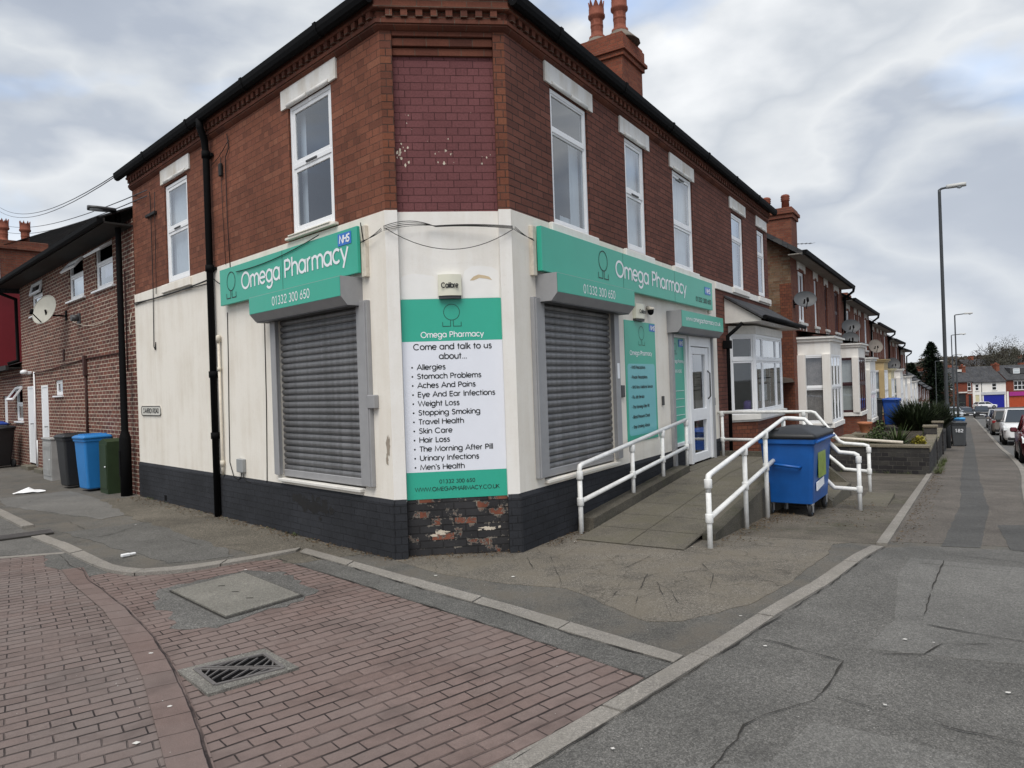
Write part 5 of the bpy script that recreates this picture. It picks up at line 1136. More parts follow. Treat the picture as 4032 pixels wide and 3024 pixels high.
def wedge(mb, pts, o0, o1): mb.prism(pts, 'o', o0, o1)
wedge(mb, [(1.25, -.5), (4.95, -.8), (4.95, .335), (4.45, .33), (1.32, .06)], 1.46, 1.60)
wedge(mb, [(1.15, -.3), (4.58, -.5), (4.58, .37), (4.4, .37), (1.2, .15)], .04, .24)
mb.prism([(.0, .285), (1.62, .285), (1.62, .37), (.0, .37)], 's', 6.9, 7.02)
for s in (4.98, 6.82): mb.prism([(1.62, -.8), (1.62, .27), (1.75, .25), (2.2, -.13), (2.2, -.8)], 's', s, s + .16)
mb.build('retaining_wall', M_concw, ramp)
mb = MB(-1)
for i, (o1, z1) in enumerate(((1.9, .09), (2.2, -.1))): mb.box(5.14, 6.82, 1.6 - .0 + .001 * i, o1, -.8, z1 - .001 * i)
mb.box(5.3, 6.9, 2.45, 2.85, -.9, gR(6, 2.6) + .03); mb.build('step', M_conc, ramp)
M_rail = flat('white_rail_paint', (.8, .8, .78), .45, .4, .26, nscale=22, bumpd=.002)
def rail_thing(s, o, z, label):
    return at(FR, s, o, z, 'handrail', label, 'handrail', 'white tubular handrails of the ramp')
RR = .028
def joint(mb, p): mb.lathe([(.037, -.045), (.04, -.04), (.04, .04), (.037, .045)], c=p, n=10)
def post(t, s, o, z0, z1, base, name='post'):
    mb = MB(-1); mb.tube([(s, o, z0), (s, o, z1)], RR, 10); joint(mb, (s, o, z1 - .05)) if False else None
    return mb.build(name, M_rail, t)
# inner rail
t = rail_thing(0, 0, 0, 'white handrail against the shop wall, rising past the roller shutter')
P = [(1.055, 0, .765), (2.575, .165, .875), (3.68, .25, .985), (4.73, .32, 1.075)]
mb = MB(-1); mb.tube([(1.055, .15, .60), (1.055, .15, .735), (1.075, .15, .765), (1.12, .15, .775), (4.73, .15, 1.075)], RR, 10); mb.build('top_rail', M_rail, t)
mb = MB(-1); mb.tube([(1.055, .15, .36), (4.73, .15, .645)], RR, 10); mb.build('mid_rail', M_rail, t)
for s, z0, zt in P:
    post(t, s, .15, z0 - .15, zt - .03 if s > 1.1 else .62, 0)
mb = MB(-1)
for s, z0, zt in P:
    zz = .36 + (s - 1.055) * .0776; joint(mb, (s, .15, zz))
    if s > 1.1: joint(mb, (s, .15, zt - .05))
    else: joint(mb, (s, .15, .66))
mb.build('fitting', M_rail, t)
# outer rail, turning the landing corner and running down beside the steps
t = rail_thing(0, 0, 0, 'white handrail along the outer edge of the ramp, turning down beside the blue bin')
oo = 1.66
mb = MB(-1); mb.tube([(.94, oo, .56), (.94, oo, .69), (.96, oo, .725), (1.0, oo, .735), (4.40, oo, 1.09), (4.52, oo, 1.10)], RR, 10); mb.build('top_rail', M_rail, t)
mb = MB(-1); mb.tube([(4.50, oo, 1.10), (4.60, oo + .02, 1.10), (4.85, 1.72, 1.08), (4.87, 1.88, 1.07), (4.87, 2.33, .60), (4.87, 2.52, .585), (4.87, 2.565, .56), (4.87, 2.575, .5)], RR, 10); mb.build('top_rail', M_rail, t)
mb = MB(-1); mb.tube([(.94, oo, .30), (4.55, oo, .645)], RR, 10); mb.tube([(4.55, oo, .645), (4.87, 1.75, .62), (4.87, 2.25, .09), (4.87, 2.575, .08)], RR, 10); mb.build('mid_rail', M_rail, t)
for s, z1 in ((.94, .6), (2.35, .86), (3.39, .97), (4.5, 1.07)): post(t, s, oo, gR(s, oo) - .1, z1, 0)
post(t, 4.87, 2.575, gR(4.87, 2.58) - .1, .53, 0)
mb = MB(-1)
for p in ((.94, oo, .65), (.94, oo, .30), (2.35, oo, .435), (2.35, oo, .84), (3.39, oo, .535), (3.39, oo, .95), (4.87, 2.575, .5), (4.87, 2.575, .08)): joint(mb, p)
mb.build('fitting', M_rail, t)
# far rail along the end of the landing
t = rail_thing(0, 0, 0, 'white handrail across the far end of the landing, in front of the bay window')
sF = 6.9
mb = MB(-1); mb.tube([(sF, .0, 1.08), (sF, 1.62, 1.08), (sF, 1.68, 1.06), (sF, 2.05, .58), (sF, 2.12, .545), (sF, 2.42, .525), (sF, 2.48, .505), (sF, 2.49, .44)], RR, 10); mb.build('top_rail', M_rail, t)
mb = MB(-1); mb.tube([(sF, .08, .585), (sF, 1.6, .585)], RR, 10); mb.tube([(sF, 1.6, .585), (sF, 2.12, .11), (sF, 2.49, .085)], RR, 10); mb.build('mid_rail', M_rail, t)
for o_, z0, z1 in ((.09, .2, 1.06), (1.5, .2, 1.06), (2.49, gR(6.9, 2.5) - .1, .47)): post(t, sF, o_, z0, z1, 0)
mb = MB(-1)
for p in ((sF, .09, 1.06), (sF, .09, .585), (sF, 1.5, 1.05), (sF, 1.5, .585), (sF, 2.49, .44), (sF, 2.49, .085)): joint(mb, p)
mb.build('fitting', M_rail, t)

# ================================================================== big blue four-wheeled bin
bz = -.19
ebin = at(FR, 4.35, 1.86, bz, 'wheeled_bin', 'large blue four wheeled bin with black lid beside the ramp', 'bin', extra=R_(-2))
M_binblue = flat('blue_bin_plastic', (.006, .095, .36), .42, .5, .32, nscale=5)
M_binblack = flat('black_bin_plastic', (.02, .021, .023), .5, .45, .25, nscale=6)
mb = MB(-1)                                        # local: s along the street, o across; front end faces the camera
def tap(z, k): return k
L0, L1 = -.56, .56; Wd = .33
def ringb(z, ds, do): return [(L0 - ds + .0, -Wd - do, z), (L1 + ds, -Wd - do, z), (L1 + ds, Wd + do, z), (L0 - ds, Wd + do, z)]
def rr4(z, ds, do, r=.05):
    x0, x1, y0, y1 = L0 - ds, L1 + ds, -Wd - do, Wd + do; out = []
    for cx_, cy_, a in ((x1 - r, y1 - r, 0), (x0 + r, y1 - r, 90), (x0 + r, y0 + r, 180), (x1 - r, y0 + r, 270)): out += [(cx_ + r * math.cos(R_(a + 30 * i)), cy_ + r * math.sin(R_(a + 30 * i)), z) for i in range(4)]
    return out
rings = [rr4(.19, -.06, -.05, .03), rr4(.2, -.045, -.04), rr4(.5, -.02, -.02), rr4(.98, .02, .015), rr4(1.0, .05, .04), rr4(1.07, .055, .045), rr4(1.075, .03, .02)]
mb.sweep(None, rings, 0, True, False); mb.face(rings[0]); mb.face(rings[-1])
mb.build('body', M_binblue, ebin)
mb = MB(-1); mb.tube([(L0 + .01, -.17, .72), (L0 - .055, -.15, .72), (L0 - .055, .15, .69), (L0 + .01, .17, .69)], .016, 8); mb.tube([(L0 - .05, Wd + .06, 1.03), (L1, Wd + .06, 1.03)], .018, 8); mb.build('handle', M_binblue, ebin)
mb = MB(-1)
rings = [rr4(1.06, .06, .05, .06), rr4(1.11, .062, .052, .06), rr4(1.13, .03, .02, .06), rr4(1.17, -.1, -.08, .06), rr4(1.195, -.25, -.2, .05)]
mb.sweep(None, rings, 0, True, True); mb.face(rings[0]); mb.face(rings[-1])
for i in range(5):
    for y in (-.22, .2): mb.bbox(-.5 + i * .05 if y < 0 else .3 + i * .05, -.475 + i * .05 if y < 0 else .325 + i * .05, y - .1, y + .1, 1.1, 1.19 if y < 0 else 1.17, .01)
mb.build('lid', M_binblack, ebin)
mb = MB(-1); mb.box(-.30, .17, Wd + .004, Wd + .010, .52, .86)
mb.build('leaf_label', flat('green_label', (.3, .42, .06), .4, .4, .5, nscale=12), ebin)
mb = MB(-1); mb.prism([(-.38, .36), (.06, .40), (.06, .50), (-.38, .47)], 'o', Wd - .012, Wd + .002); mb.build('white_label', M_print, ebin)
M_tyre = flat('rubber', (.02, .02, .021), .7, .3, .2); M_hub = flat('grey_wheel', (.1, .14, .2), .5, .5, .3)
for x, y in ((-.44, -.25), (-.44, .25), (.44, -.25), (.44, .25)):
    mb = MB(-1)
    for q in (-.032, .032): mb.prism([(x - .05, .2), (x + .05, .2), (x + .02, .08), (x - .02, .08)], 'o', y + q - .004, y + q + .004)
    mb.bbox(x - .05, x + .05, y - .04, y + .04, .175, .2, .004); wh = mb.build('castor', M_grey, ebin)
    mb = MB(-1); n = 18; ri = [[(x + r * math.cos(6.283 * i / n), y + dy, .1 + r * math.sin(6.283 * i / n)) for i in range(n)] for r, dy in ((.055, -.024), (.09, -.024), (.1, -.014), (.1, .014), (.09, .024), (.055, .024))]
    mb.sweep(None, ri, 0, True, True); mb.build('tyre', M_tyre, wh)
    mb = MB(-1); ri = [[(x + r * math.cos(6.283 * i / n), y + dy, .1 + r * math.sin(6.283 * i / n)) for i in range(n)] for r, dy in ((.056, -.018), (.056, .018))]
    mb.sweep(None, ri, 0, True, True); mb.face(ri[0]); mb.face(ri[1][::-1]); mb.build('rim', M_hub, wh)

# ================================================================== side street : brick annex and what stands against it
ann = at(FL, 7.5, 0, 0, 'brick_annex', 'low brown brick rear building with open top windows on the side street', 'building', extra=-TL)
aP = ann.location.copy(); fA = Frame(FL, aP)
AW = [(8.66, 9.76, 3.85, 4.70, 4.36, 52), (10.58, 11.68, 3.85, 4.70, 4.36, 38), (14.02, 15.12, 3.85, 4.66, 4.32, 12)]
LO = [(12.47, 13.13, 1.83, 2.18), (13.79, 14.41, .0, 2.09), (15.23, 15.85, .0, 2.10), (16.5, 17.35, 1.2, 2.15), (18.45, 19.1, .0, 1.9)]
mb = facade(fA.mb(), 7.485, 16.45, -.6, 4.86, [(a, b, c, d, .1) for a, b, c, d, *_ in AW + LO[:3]]); facade(mb, 16.45, 21, -.6, 2.72, [(a, b, c, d, .1) for a, b, c, d in LO[3:]])
mb.face([(16.45, 0, 2.5), (16.45, -6, 2.5), (16.45, -6, 4.86), (16.45, 0, 4.86)]); fA.build(mb, 'wall', B_annex, ann)
for k, (a, b, c, d, t, op) in enumerate(AW):
    window(ann, fA.loc(a, -.03, c), fA.rot, b - a, d - c, 1, tr=((t - c) / (d - c),), open_top=op, net=[(0, .9, .3, .62)] if k == 0 else [(0, 1, 0, .5)] if k == 1 else None, netmat=flat('lilac_curtain', (.5, .48, .62), .9, .1, .3, nscale=20) if k == 0 else None, label='window with lilac curtain and its top light wide open' if k == 0 else None)
mb = fA.mb()
for a, b, c, *_ in AW: mb.bbox(a - .12, b + .12, -.02, .06, c - .05, c - .01, .005)
mb.bbox(12.4, 13.2, -.02, .05, 1.79, 1.825, .005); mb.bbox(16.42, 17.42, -.02, .05, 1.155, 1.195, .005); fA.build(mb, 'window_sill', M_upvc, ann)
window(ann, fA.loc(12.47, -.03, 1.83), fA.rot, .66, .35, 1, tr=(), pane=M_glassD)
window(ann, fA.loc(16.5, -.03, 1.2), fA.rot, .85, .95, 1, tr=(.5,), open_top=35, pane=M_glassD)
def plain_door(fr, parent, a, b, z0, z1, mat, name='door', panels=True, o=-.05):
    mb = fr.mb(); mb.bbox(a, a + .05, o - .05, o, z0, z1, .004); mb.bbox(b - .05, b, o - .05, o, z0, z1, .004); mb.bbox(a + .05, b - .05, o - .05, o, z1 - .05, z1, .004)
    mb.bbox(a + .05, b - .05, o - .045, o - .012, z0, z1 - .05, .004)
    if panels:
        h = z1 - z0; w = b - a
        for u, v, p, q in ((.16, .47, .1, .42), (.53, .84, .1, .42), (.16, .47, .5, .9), (.53, .84, .5, .9)): mb.bbox(a + w * u, a + w * v, o - .013, o - .003, z0 + h * p, z0 + h * q, .008)
    d = fr.build(mb, name, mat, parent)
    mb = fr.mb(); mb.tube([(a + .12, o - .01, z0 + 1.0), (a + .12, o + .04, z0 + 1.0), (a + .2, o + .04, z0 + 1.0)], .01, 6); mb.build('handle', M_dkgrey, d); return d
plain_door(fA, ann, 13.79, 14.41, .1, 2.09, M_upvc, panels=False, o=.012); plain_door(fA, ann, 15.23, 15.85, .15, 2.10, M_upvc, panels=False, o=.012); plain_door(fA, ann, 18.45, 19.1, .0, 1.9, M_upvc)
mb = fA.mb()
for a, b in ((13.7, 14.5), (15.15, 15.93)): mb.bbox(a, b, -.05, .2, -.2, .1, .01)
fA.build(mb, 'doorstep', M_conc, ann)
# roof with deep dark eaves
mb = fA.mb(); mb.face([(7.48, .5, 4.80), (16.75, .5, 4.80), (16.75, -3.2, 6.6), (7.48, -3.2, 6.6)]); mb.face([(7.48, -3.2, 6.6), (16.75, -3.2, 6.6), (16.75, -7, 4.8), (7.48, -7, 4.8)])
mb.face([(16.75, .5, 4.80), (16.75, -3.2, 6.6), (16.75, -7, 4.8), (16.75, -7, 4.6), (16.75, .5, 4.6)])
mb.face([(16.45, 0, 4.7), (16.45, -3.2, 6.4), (16.45, -6.5, 4.7)]); fA.build(mb, 'roof', M_slate, ann)
mb = fA.mb(); mb.box(7.48, 16.7, 0, .46, 4.71, 4.74); mb.box(7.48, 16.7, .44, .47, 4.74, 4.80); fA.build(mb, 'soffit', M_fascia, ann)
mb = fA.mb(); mb.prism([(.47, 4.80), (.475, 4.73), (.5, 4.70), (.54, 4.70), (.565, 4.73), (.57, 4.80)], 's', 7.48, 16.8); mb.tube([(16.6, .52, 4.72), (16.6, .5, 4.6), (16.52, .08, 4.42), (16.52, .07, 2.8), (16.52, .3, 2.72)], .04, 8); fA.build(mb, 'gutter', M_black, ann)
mb = fA.mb(); mb.face([(16.46, .35, 2.66), (21, .35, 2.66), (21, -1.2, 3.1), (16.46, -1.2, 3.1)]); mb.box(16.46, 21, .30, .36, 2.56, 2.68); mb.box(16.46, 21, 0, .3, 2.6, 2.63); fA.build(mb, 'lean_to_roof', M_fascia, ann)
mb = fA.mb(); mb.tube([(15.0, .03, 2.45), (15.0, .03, .1)], .018, 8); mb.tube([(14.9, .03, .75), (14.9, .03, .1)], .014, 8); fA.build(mb, 'waste_pipe', M_upvc, ann)
mb = fA.mb(); mb.tube([(10.55, .03, 2.4), (10.55, .03, .5)], .025, 6); mb.bbox(10.5, 10.6, .0, .07, 2.2, 2.62, .01); mb.bbox(12.2, 12.3, 0, .02, 2.6, 2.85, .005); mb.tube([(19, .02, 2.38), (14, .03, 2.42), (10.6, .02, 2.55), (8.2, .02, 2.55)], .014, 5)
mb.tube([(7.95, .02, 4.0), (7.95, .02, 2.2)], .012, 5); fA.build(mb, 'rusty_pipe', flat('rusty_iron', (.06, .028, .024), .8, .3, .4), ann)
mb = fA.mb(); mb.tube([(10.95, .0, 3.42), (10.95, .16, 3.42)], .07, 10); mb.box(10.86, 11.04, 0, .03, 3.32, 3.52); fA.build(mb, 'flue', M_dkgrey, ann)
for s in (15.4, 19.4):
    mb = fA.mb(); mb.bbox(s - .05, s + .05, 0, .1, 2.4, 2.48, .01); mb.lathe([(.06, -.03), (.09, 0), (.08, .05), (.03, .08)], c=(s, .16, 2.44), n=10); fA.build(mb, 'bulkhead_lamp', M_upvc, ann)
# dish on the annex
def dish(fr, s, o, z, r, rotz, label, tilt=22, mat=None, sq=1., group='satellite dishes on the houses'):
    t = at(fr, s, 0.0, z, 'satellite_dish', label, 'satellite dish', group)
    sg = fr[2]; mb = MB(1); n = 28; rings = []
    for k in range(6):
        q = r * k / 5.; rings.append([(q * math.cos(6.283 * i / n) * .92, -.16 * r * (1 - (q / r) ** 2) * 1.2, q * math.sin(6.283 * i / n) * sq) for i in range(n)])
    mb.sweep(None, rings[1:], 0, True, True); mb.face(rings[1])
    mb.tube(rings[-1] + [rings[-1][0]], .008, 5, caps=False)
    R = Matrix.Rotation(rotz, 4, 'Z') @ Matrix.Rotation(R_(tilt), 4, 'X')
    d = mb.build('dish', mat or flat('grey_dish', (.085, .09, .095), .5, .4, .2), t); loc = Vector((0, sg * o, 0)); d.location = loc; d.rotation_euler = R.to_euler()
    mb = MB(1); mb.tube([(0, -.1 * r, -r * .9), (0, r * .75, -r * .55)], .012, 6); mb.lathe([(.03, -.05), (.035, 0), (.03, .06)], c=(0, r * .78, -r * .5), n=8)
    a = mb.build('arm', M_black, t); a.location = loc; a.rotation_euler = R.to_euler()
    mb = MB(sg); mb.tube([(0, 0, -.12), (0, o * .9, -.12), (0, o * .95, 0)], .02, 6); mb.bbox(-.06, .06, 0, .02, -.22, .0, .004); mb.build('bracket', M_black, t)
    return t
dish(FL, 11.95, .42, 3.68, .33, R_(29), 'pale grey satellite dish on the brown brick annex wall', mat=flat('pale_dish', (.4, .39, .34), .5, .4, .2), tilt=18)
mb = fA.mb(); mb.tube(sag((11.6, .03, 3.45), (8.1, .03, 3.35), .22), .006, 5); mb.tube([(7.62, .03, 3.2), (7.75, .03, 3.0), (7.7, .03, 2.85), (7.58, .03, 2.9)], .006, 5); fA.build(mb, 'dish_cable', M_pipew, ann)
# neighbouring red house with crown chimney pots
nb = at(FL, 19.6, -.3, 0, 'red_gable_house', 'red painted house end with brick chimney stack behind the annex', 'house', extra=-TL); fN = Frame(FL, nb.location.copy())
mb = fN.mb(); mb.face([(19.6, .4, -.5), (19.6, -8, -.5), (19.6, -8, 5.0), (19.6, .4, 5.0)]); mb.face([(19.6, .4, -.5), (30, .4, -.5), (30, .4, 6.0), (19.6, .4, 6.0)]); fN.build(mb, 'red_wall', flat('dark_red_paint', (.17, .014, .02), .6, .3, .3, nscale=2), nb)
mb = fN.mb(); mb.face([(19.6, .4, 5.0), (19.6, -8, 5.0), (19.6, -8, 5.8), (19.6, .4, 6.1)]); mb.box(19.55, 20.3, -1.35, .1, 5.3, 6.27); mb.bbox(19.48, 20.35, -1.4, .15, 6.27, 6.37, .01); mb.bbox(19.52, 20.32, -1.36, .12, 6.37, 6.55, .01); fN.build(mb, 'gable_brickwork', B_terr, nb)
mb = fN.mb(); mb.face([(19.5, .6, 6.0), (30, .6, 6.0), (30, -4, 8.2), (19.5, -4, 8.2)]); fN.build(mb, 'roof', M_slate, nb)
for o in (-.85, -.3): q = crown_pot(nb, fN.loc(19.95, o, 6.55), 1.0)
window(nb, fN.loc(19.585, .39, 5.35), fN.rot - math.pi / 2, .5, .9, 1, tr=(.5,), room=False, pane=M_frost)

# lamp post in front of the annex
def lamp_post(P, h, arm, ang, label, r0=.085, r1=.055, base_h=1.15, group='street lamps', col=None, head=.62, hmat=None):
    t = thing('street_lamp', label, 'street lamp', loc=P, rot=ang, group=group); col = col or flat('dark_grey_column', (.045, .05, .055), .5, .4, .25, nscale=3)
    mb = MB(); mb.lathe([(r0, -.2), (r0, base_h - .04), (r0 * .9, base_h), (r1 * 1.05, base_h + .08), (r1, base_h + .1), (r1 * .8, h - .1), (r1 * .8, h)], n=14); mb.build('column', col, t)
    mb = MB(); mb.bbox(.0, .0 + .07, -.05, .05, .3, .85, .004) if False else mb.box(r0 - .01, r0 + .006, -.045, .045, .35, .8); mb.build('access_door', col, t)
    mb = MB(); mb.tube([(0, 0, h - .05), (0, 0, h), (.08, 0, h + .05), (arm, 0, h + .06 + arm * .05)], r1 * .62, 8); mb.build('arm', col, t)
    z = h + .06 + arm * .05; mb = MB(); hk = 1 if head > .5 else .35
    pr = [[(x, y * w, z + dz) for y, dz in ((-1, -.02), (-.9, .05 * hk), (-.4, .10 * hk), (.4, .10 * hk), (.9, .05 * hk), (1, -.02), (.7, -.06 * hk), (-.7, -.06 * hk))] for x, w in ((arm - .1, .05), (arm, .11), (arm + head * .6, .15), (arm + head * .95, .12), (arm + head, .05))]
    mb.sweep(None, pr, 0, True, True); mb.face(pr[0]); mb.face(pr[-1][::-1]); hd = mb.build('lantern', hmat or flat('pale_lantern', (.5, .5, .48), .5, .4, .15), t)
    mb = MB(); mb.lathe([(.02, -.13 * hk), (.09, -.10 * hk), (.11, -.055 * hk)], c=(arm + head * .6, 0, z), n=12); mb.build('bowl', M_frost, hd)
    return t
P = wp(FL, 7.75, .16, 0)
lamp_post(P, 4.95, .12, TL + math.pi / 2 - .15, 'short black lamp post between the green cabinet and the cream wall', .095, .058, 1.05, col=M_black, head=.34, hmat=M_dkgrey)
# service cabinets and wheelie bins
def cabinet(s, o0, w, d, h, mat, label, roof=False, name='service_cabinet'):
    t = at(FL, s + w / 2, o0, -.01, name, label, 'cabinet'); mb = MB(1)
    if roof: mb.prism([(-w / 2, 0), (w / 2, 0), (w / 2, h - .05), (.0, h), (-w / 2, h - .05)], 'o', 0, d)
    else: mb.bbox(-w / 2, w / 2, 0, d, 0, h - .04, .008); mb.bbox(-w / 2 - .02, w / 2 + .02, -.005, d + .025, h - .04, h, .01)
    mb.build('body', mat, t); mb = MB(1)
    mb.bbox(-w / 2 + .03, w / 2 - .03, d, d + .012, .1, h - .1, .004)
    if not roof:
        for i in range(4):
            for z in (.16, h - .25): mb.box(-w / 2 + .08, w / 2 - .08, d + .012, d + .017, z + i * .022, z + .01 + i * .022)
    dr = mb.build('door', mat, t); mb = MB(1); mb.lathe([(.012, -.012), (.014, 0), (.01, .012)], c=(-w / 2 + .08, d + .018, h * .5), n=8); mb.build('lock', M_upvc, dr); return t
cabinet(8.27, .04, .46, .27, 1.0, flat('dark_green_paint', (.025, .045, .018), .6, .3, .35, nscale=5), 'dark green metal cabinet next to the black lamp post', True)
cabinet(11.85, .06, .72, .34, .92, flat('weathered_grey_paint', (.34, .34, .33), .7, .3, .3, nscale=5), 'weathered grey metal cabinet by the white side door')
def wheelie(P, ang, mat, lid, label, h=1.07, number=None, group='household wheelie bins', sc=(1, 1, 1)):
    """two-wheeled bin; local +x is the front"""
    t = thing('wheelie_bin', label, 'wheelie bin', loc=P, rot=ang, group=group); k = h / 1.07
    def rg(z, x0, x1, w, r=.05):
        out = []
        for cx_, cy_, a in ((x1 - r, w - r, 0), (x0 + r, w - r, 90), (x0 + r, -w + r, 180), (x1 - r, -w + r, 270)): out += [(k * (cx_ + r * math.cos(R_(a + 30 * i))), k * (cy_ + r * math.sin(R_(a + 30 * i))), k * z) for i in range(4)]
        return out
    mb = MB(); R3 = [rg(.05, -.20, .22, .22), rg(.07, -.22, .24, .23), rg(.5, -.28, .28, .255), rg(.93, -.33, .31, .28), rg(.94, -.35, .34, .295), rg(.99, -.355, .345, .295)]
    mb.sweep(None, R3, 0, True, False); mb.face(R3[0][::-1]); mb.face(R3[-1]); mb.build('body', mat, t)
    mb = MB(); R3 = [rg(.985, -.37, .36, .305), rg(1.02, -.37, .36, .305), rg(1.045, -.33, .31, .27), rg(1.06, -.26, .24, .2)]
    mb.sweep(None, R3, 0, True, True); mb.face(R3[0][::-1]); mb.face(R3[-1])
    for y in (-.12, .12): mb.bbox(-.3 * k, .26 * k, (y - .02) * k, (y + .02) * k, 1.04 * k, 1.07 * k, .006)
    mb.build('lid', lid, t)
    mb = MB(); mb.tube([(-.36 * k, -.2 * k, .97 * k), (-.42 * k, -.2 * k, 1.0 * k), (-.42 * k, .2 * k, 1.0 * k), (-.36 * k, .2 * k, .97 * k)], .016, 6); mb.build('handle', mat, t)
    for y in (-.26, .26):
        mb = MB(); n = 16; ri = [[(k * (-.24 + r * math.cos(6.283 * i / n)), k * (y + dy), k * (.1 + r * math.sin(6.283 * i / n))) for i in range(n)] for r, dy in ((.04, -.025), (.09, -.025), (.1, -.012), (.1, .012), (.09, .025), (.04, .025))]
        mb.sweep(None, ri, 0, True, True); mb.face(ri[0]); mb.face(ri[-1][::-1]); mb.build('wheel', M_tyre, t)
    if number:
        mb = MB(1)
        # figures painted on the front
        tmp = MB(1); text(tmp, number, 0, 0, .13 * k, 0, .16, align='c')
        for f in tmp.f: mb.face([(k * (.245 + .12 * (.62 + tmp.v[i][2])) + .012 + tmp.v[i][1], tmp.v[i][0], k * .62 + tmp.v[i][2]) for i in f])
        mb.build('number', M_print, t, recalc=False)
    t.scale = sc; return t
M_bbk = M_binblack; M_bbl = flat('mid_blue_bin_plastic', (.02, .19, .5), .45, .5, .12, nscale=4)
def bl(s, o): p = wp(FL, s, o); return (p.x, p.y, gz(p.x, p.y) if False else 0)
wheelie(bl(9.2, .30), TL + math.pi / 2 + .10, M_bbl, M_bbl, 'mid blue wheelie bin between the green cabinet and the black bin', sc=(.72, .9, 1))
wheelie(bl(10.1, .40), TL + math.pi / 2 + .06, M_bbk, M_bbk, 'black wheelie bin between the grey cabinet and the blue bin', sc=(.74, .9, 1))
wheelie(bl(16.9, .55), TL + math.pi / 2 - 1.2, M_bbk, M_bbk, 'black wheelie bin beyond the white side doors, its wheel showing', 1.12)
wheelie(bl(17.9, .55), TL + math.pi / 2, M_bbk, flat('dark_blue_lid', (.02, .06, .3), .5), 'blue lidded wheelie bin half hidden behind a black one by the far door', 1.2)
# overhead wires
for i, (s, o, z, d, k, sg_) in enumerate(((7.7, .12, 5.69, (-.7126, .9995, .2750), 34, .5), (7.7, .12, 5.66, (-.7128, .9995, .2692), 34, .5), (6.43, .1, 5.1, (-.7134, .9996, .2517), 34, .35), (6.44, .1, 5.01, (-.7137, .9996, .2427), 34, .35))):
    a = wp(FL, s, o, z); b = Vector((0, 0, CAMH)) + Vector(d) * k; mb = MB()
    mb.tube([tuple(Vector(q) - a) for q in sag(a, b, sg_, 16)], .009, 5); w = mb.build('overhead_wire', flat('wire_grey', (.09, .09, .1), .6), None, tuple(a))
    tag(w, ('topmost overhead wire leaving the gutter of the corner building', 'second overhead wire from the top, leaving the same gutter', 'third overhead wire from the top, fixed to the brick side wall', 'lowest overhead wire, fixed to the brick side wall')[i], 'wire', 'overhead wires')

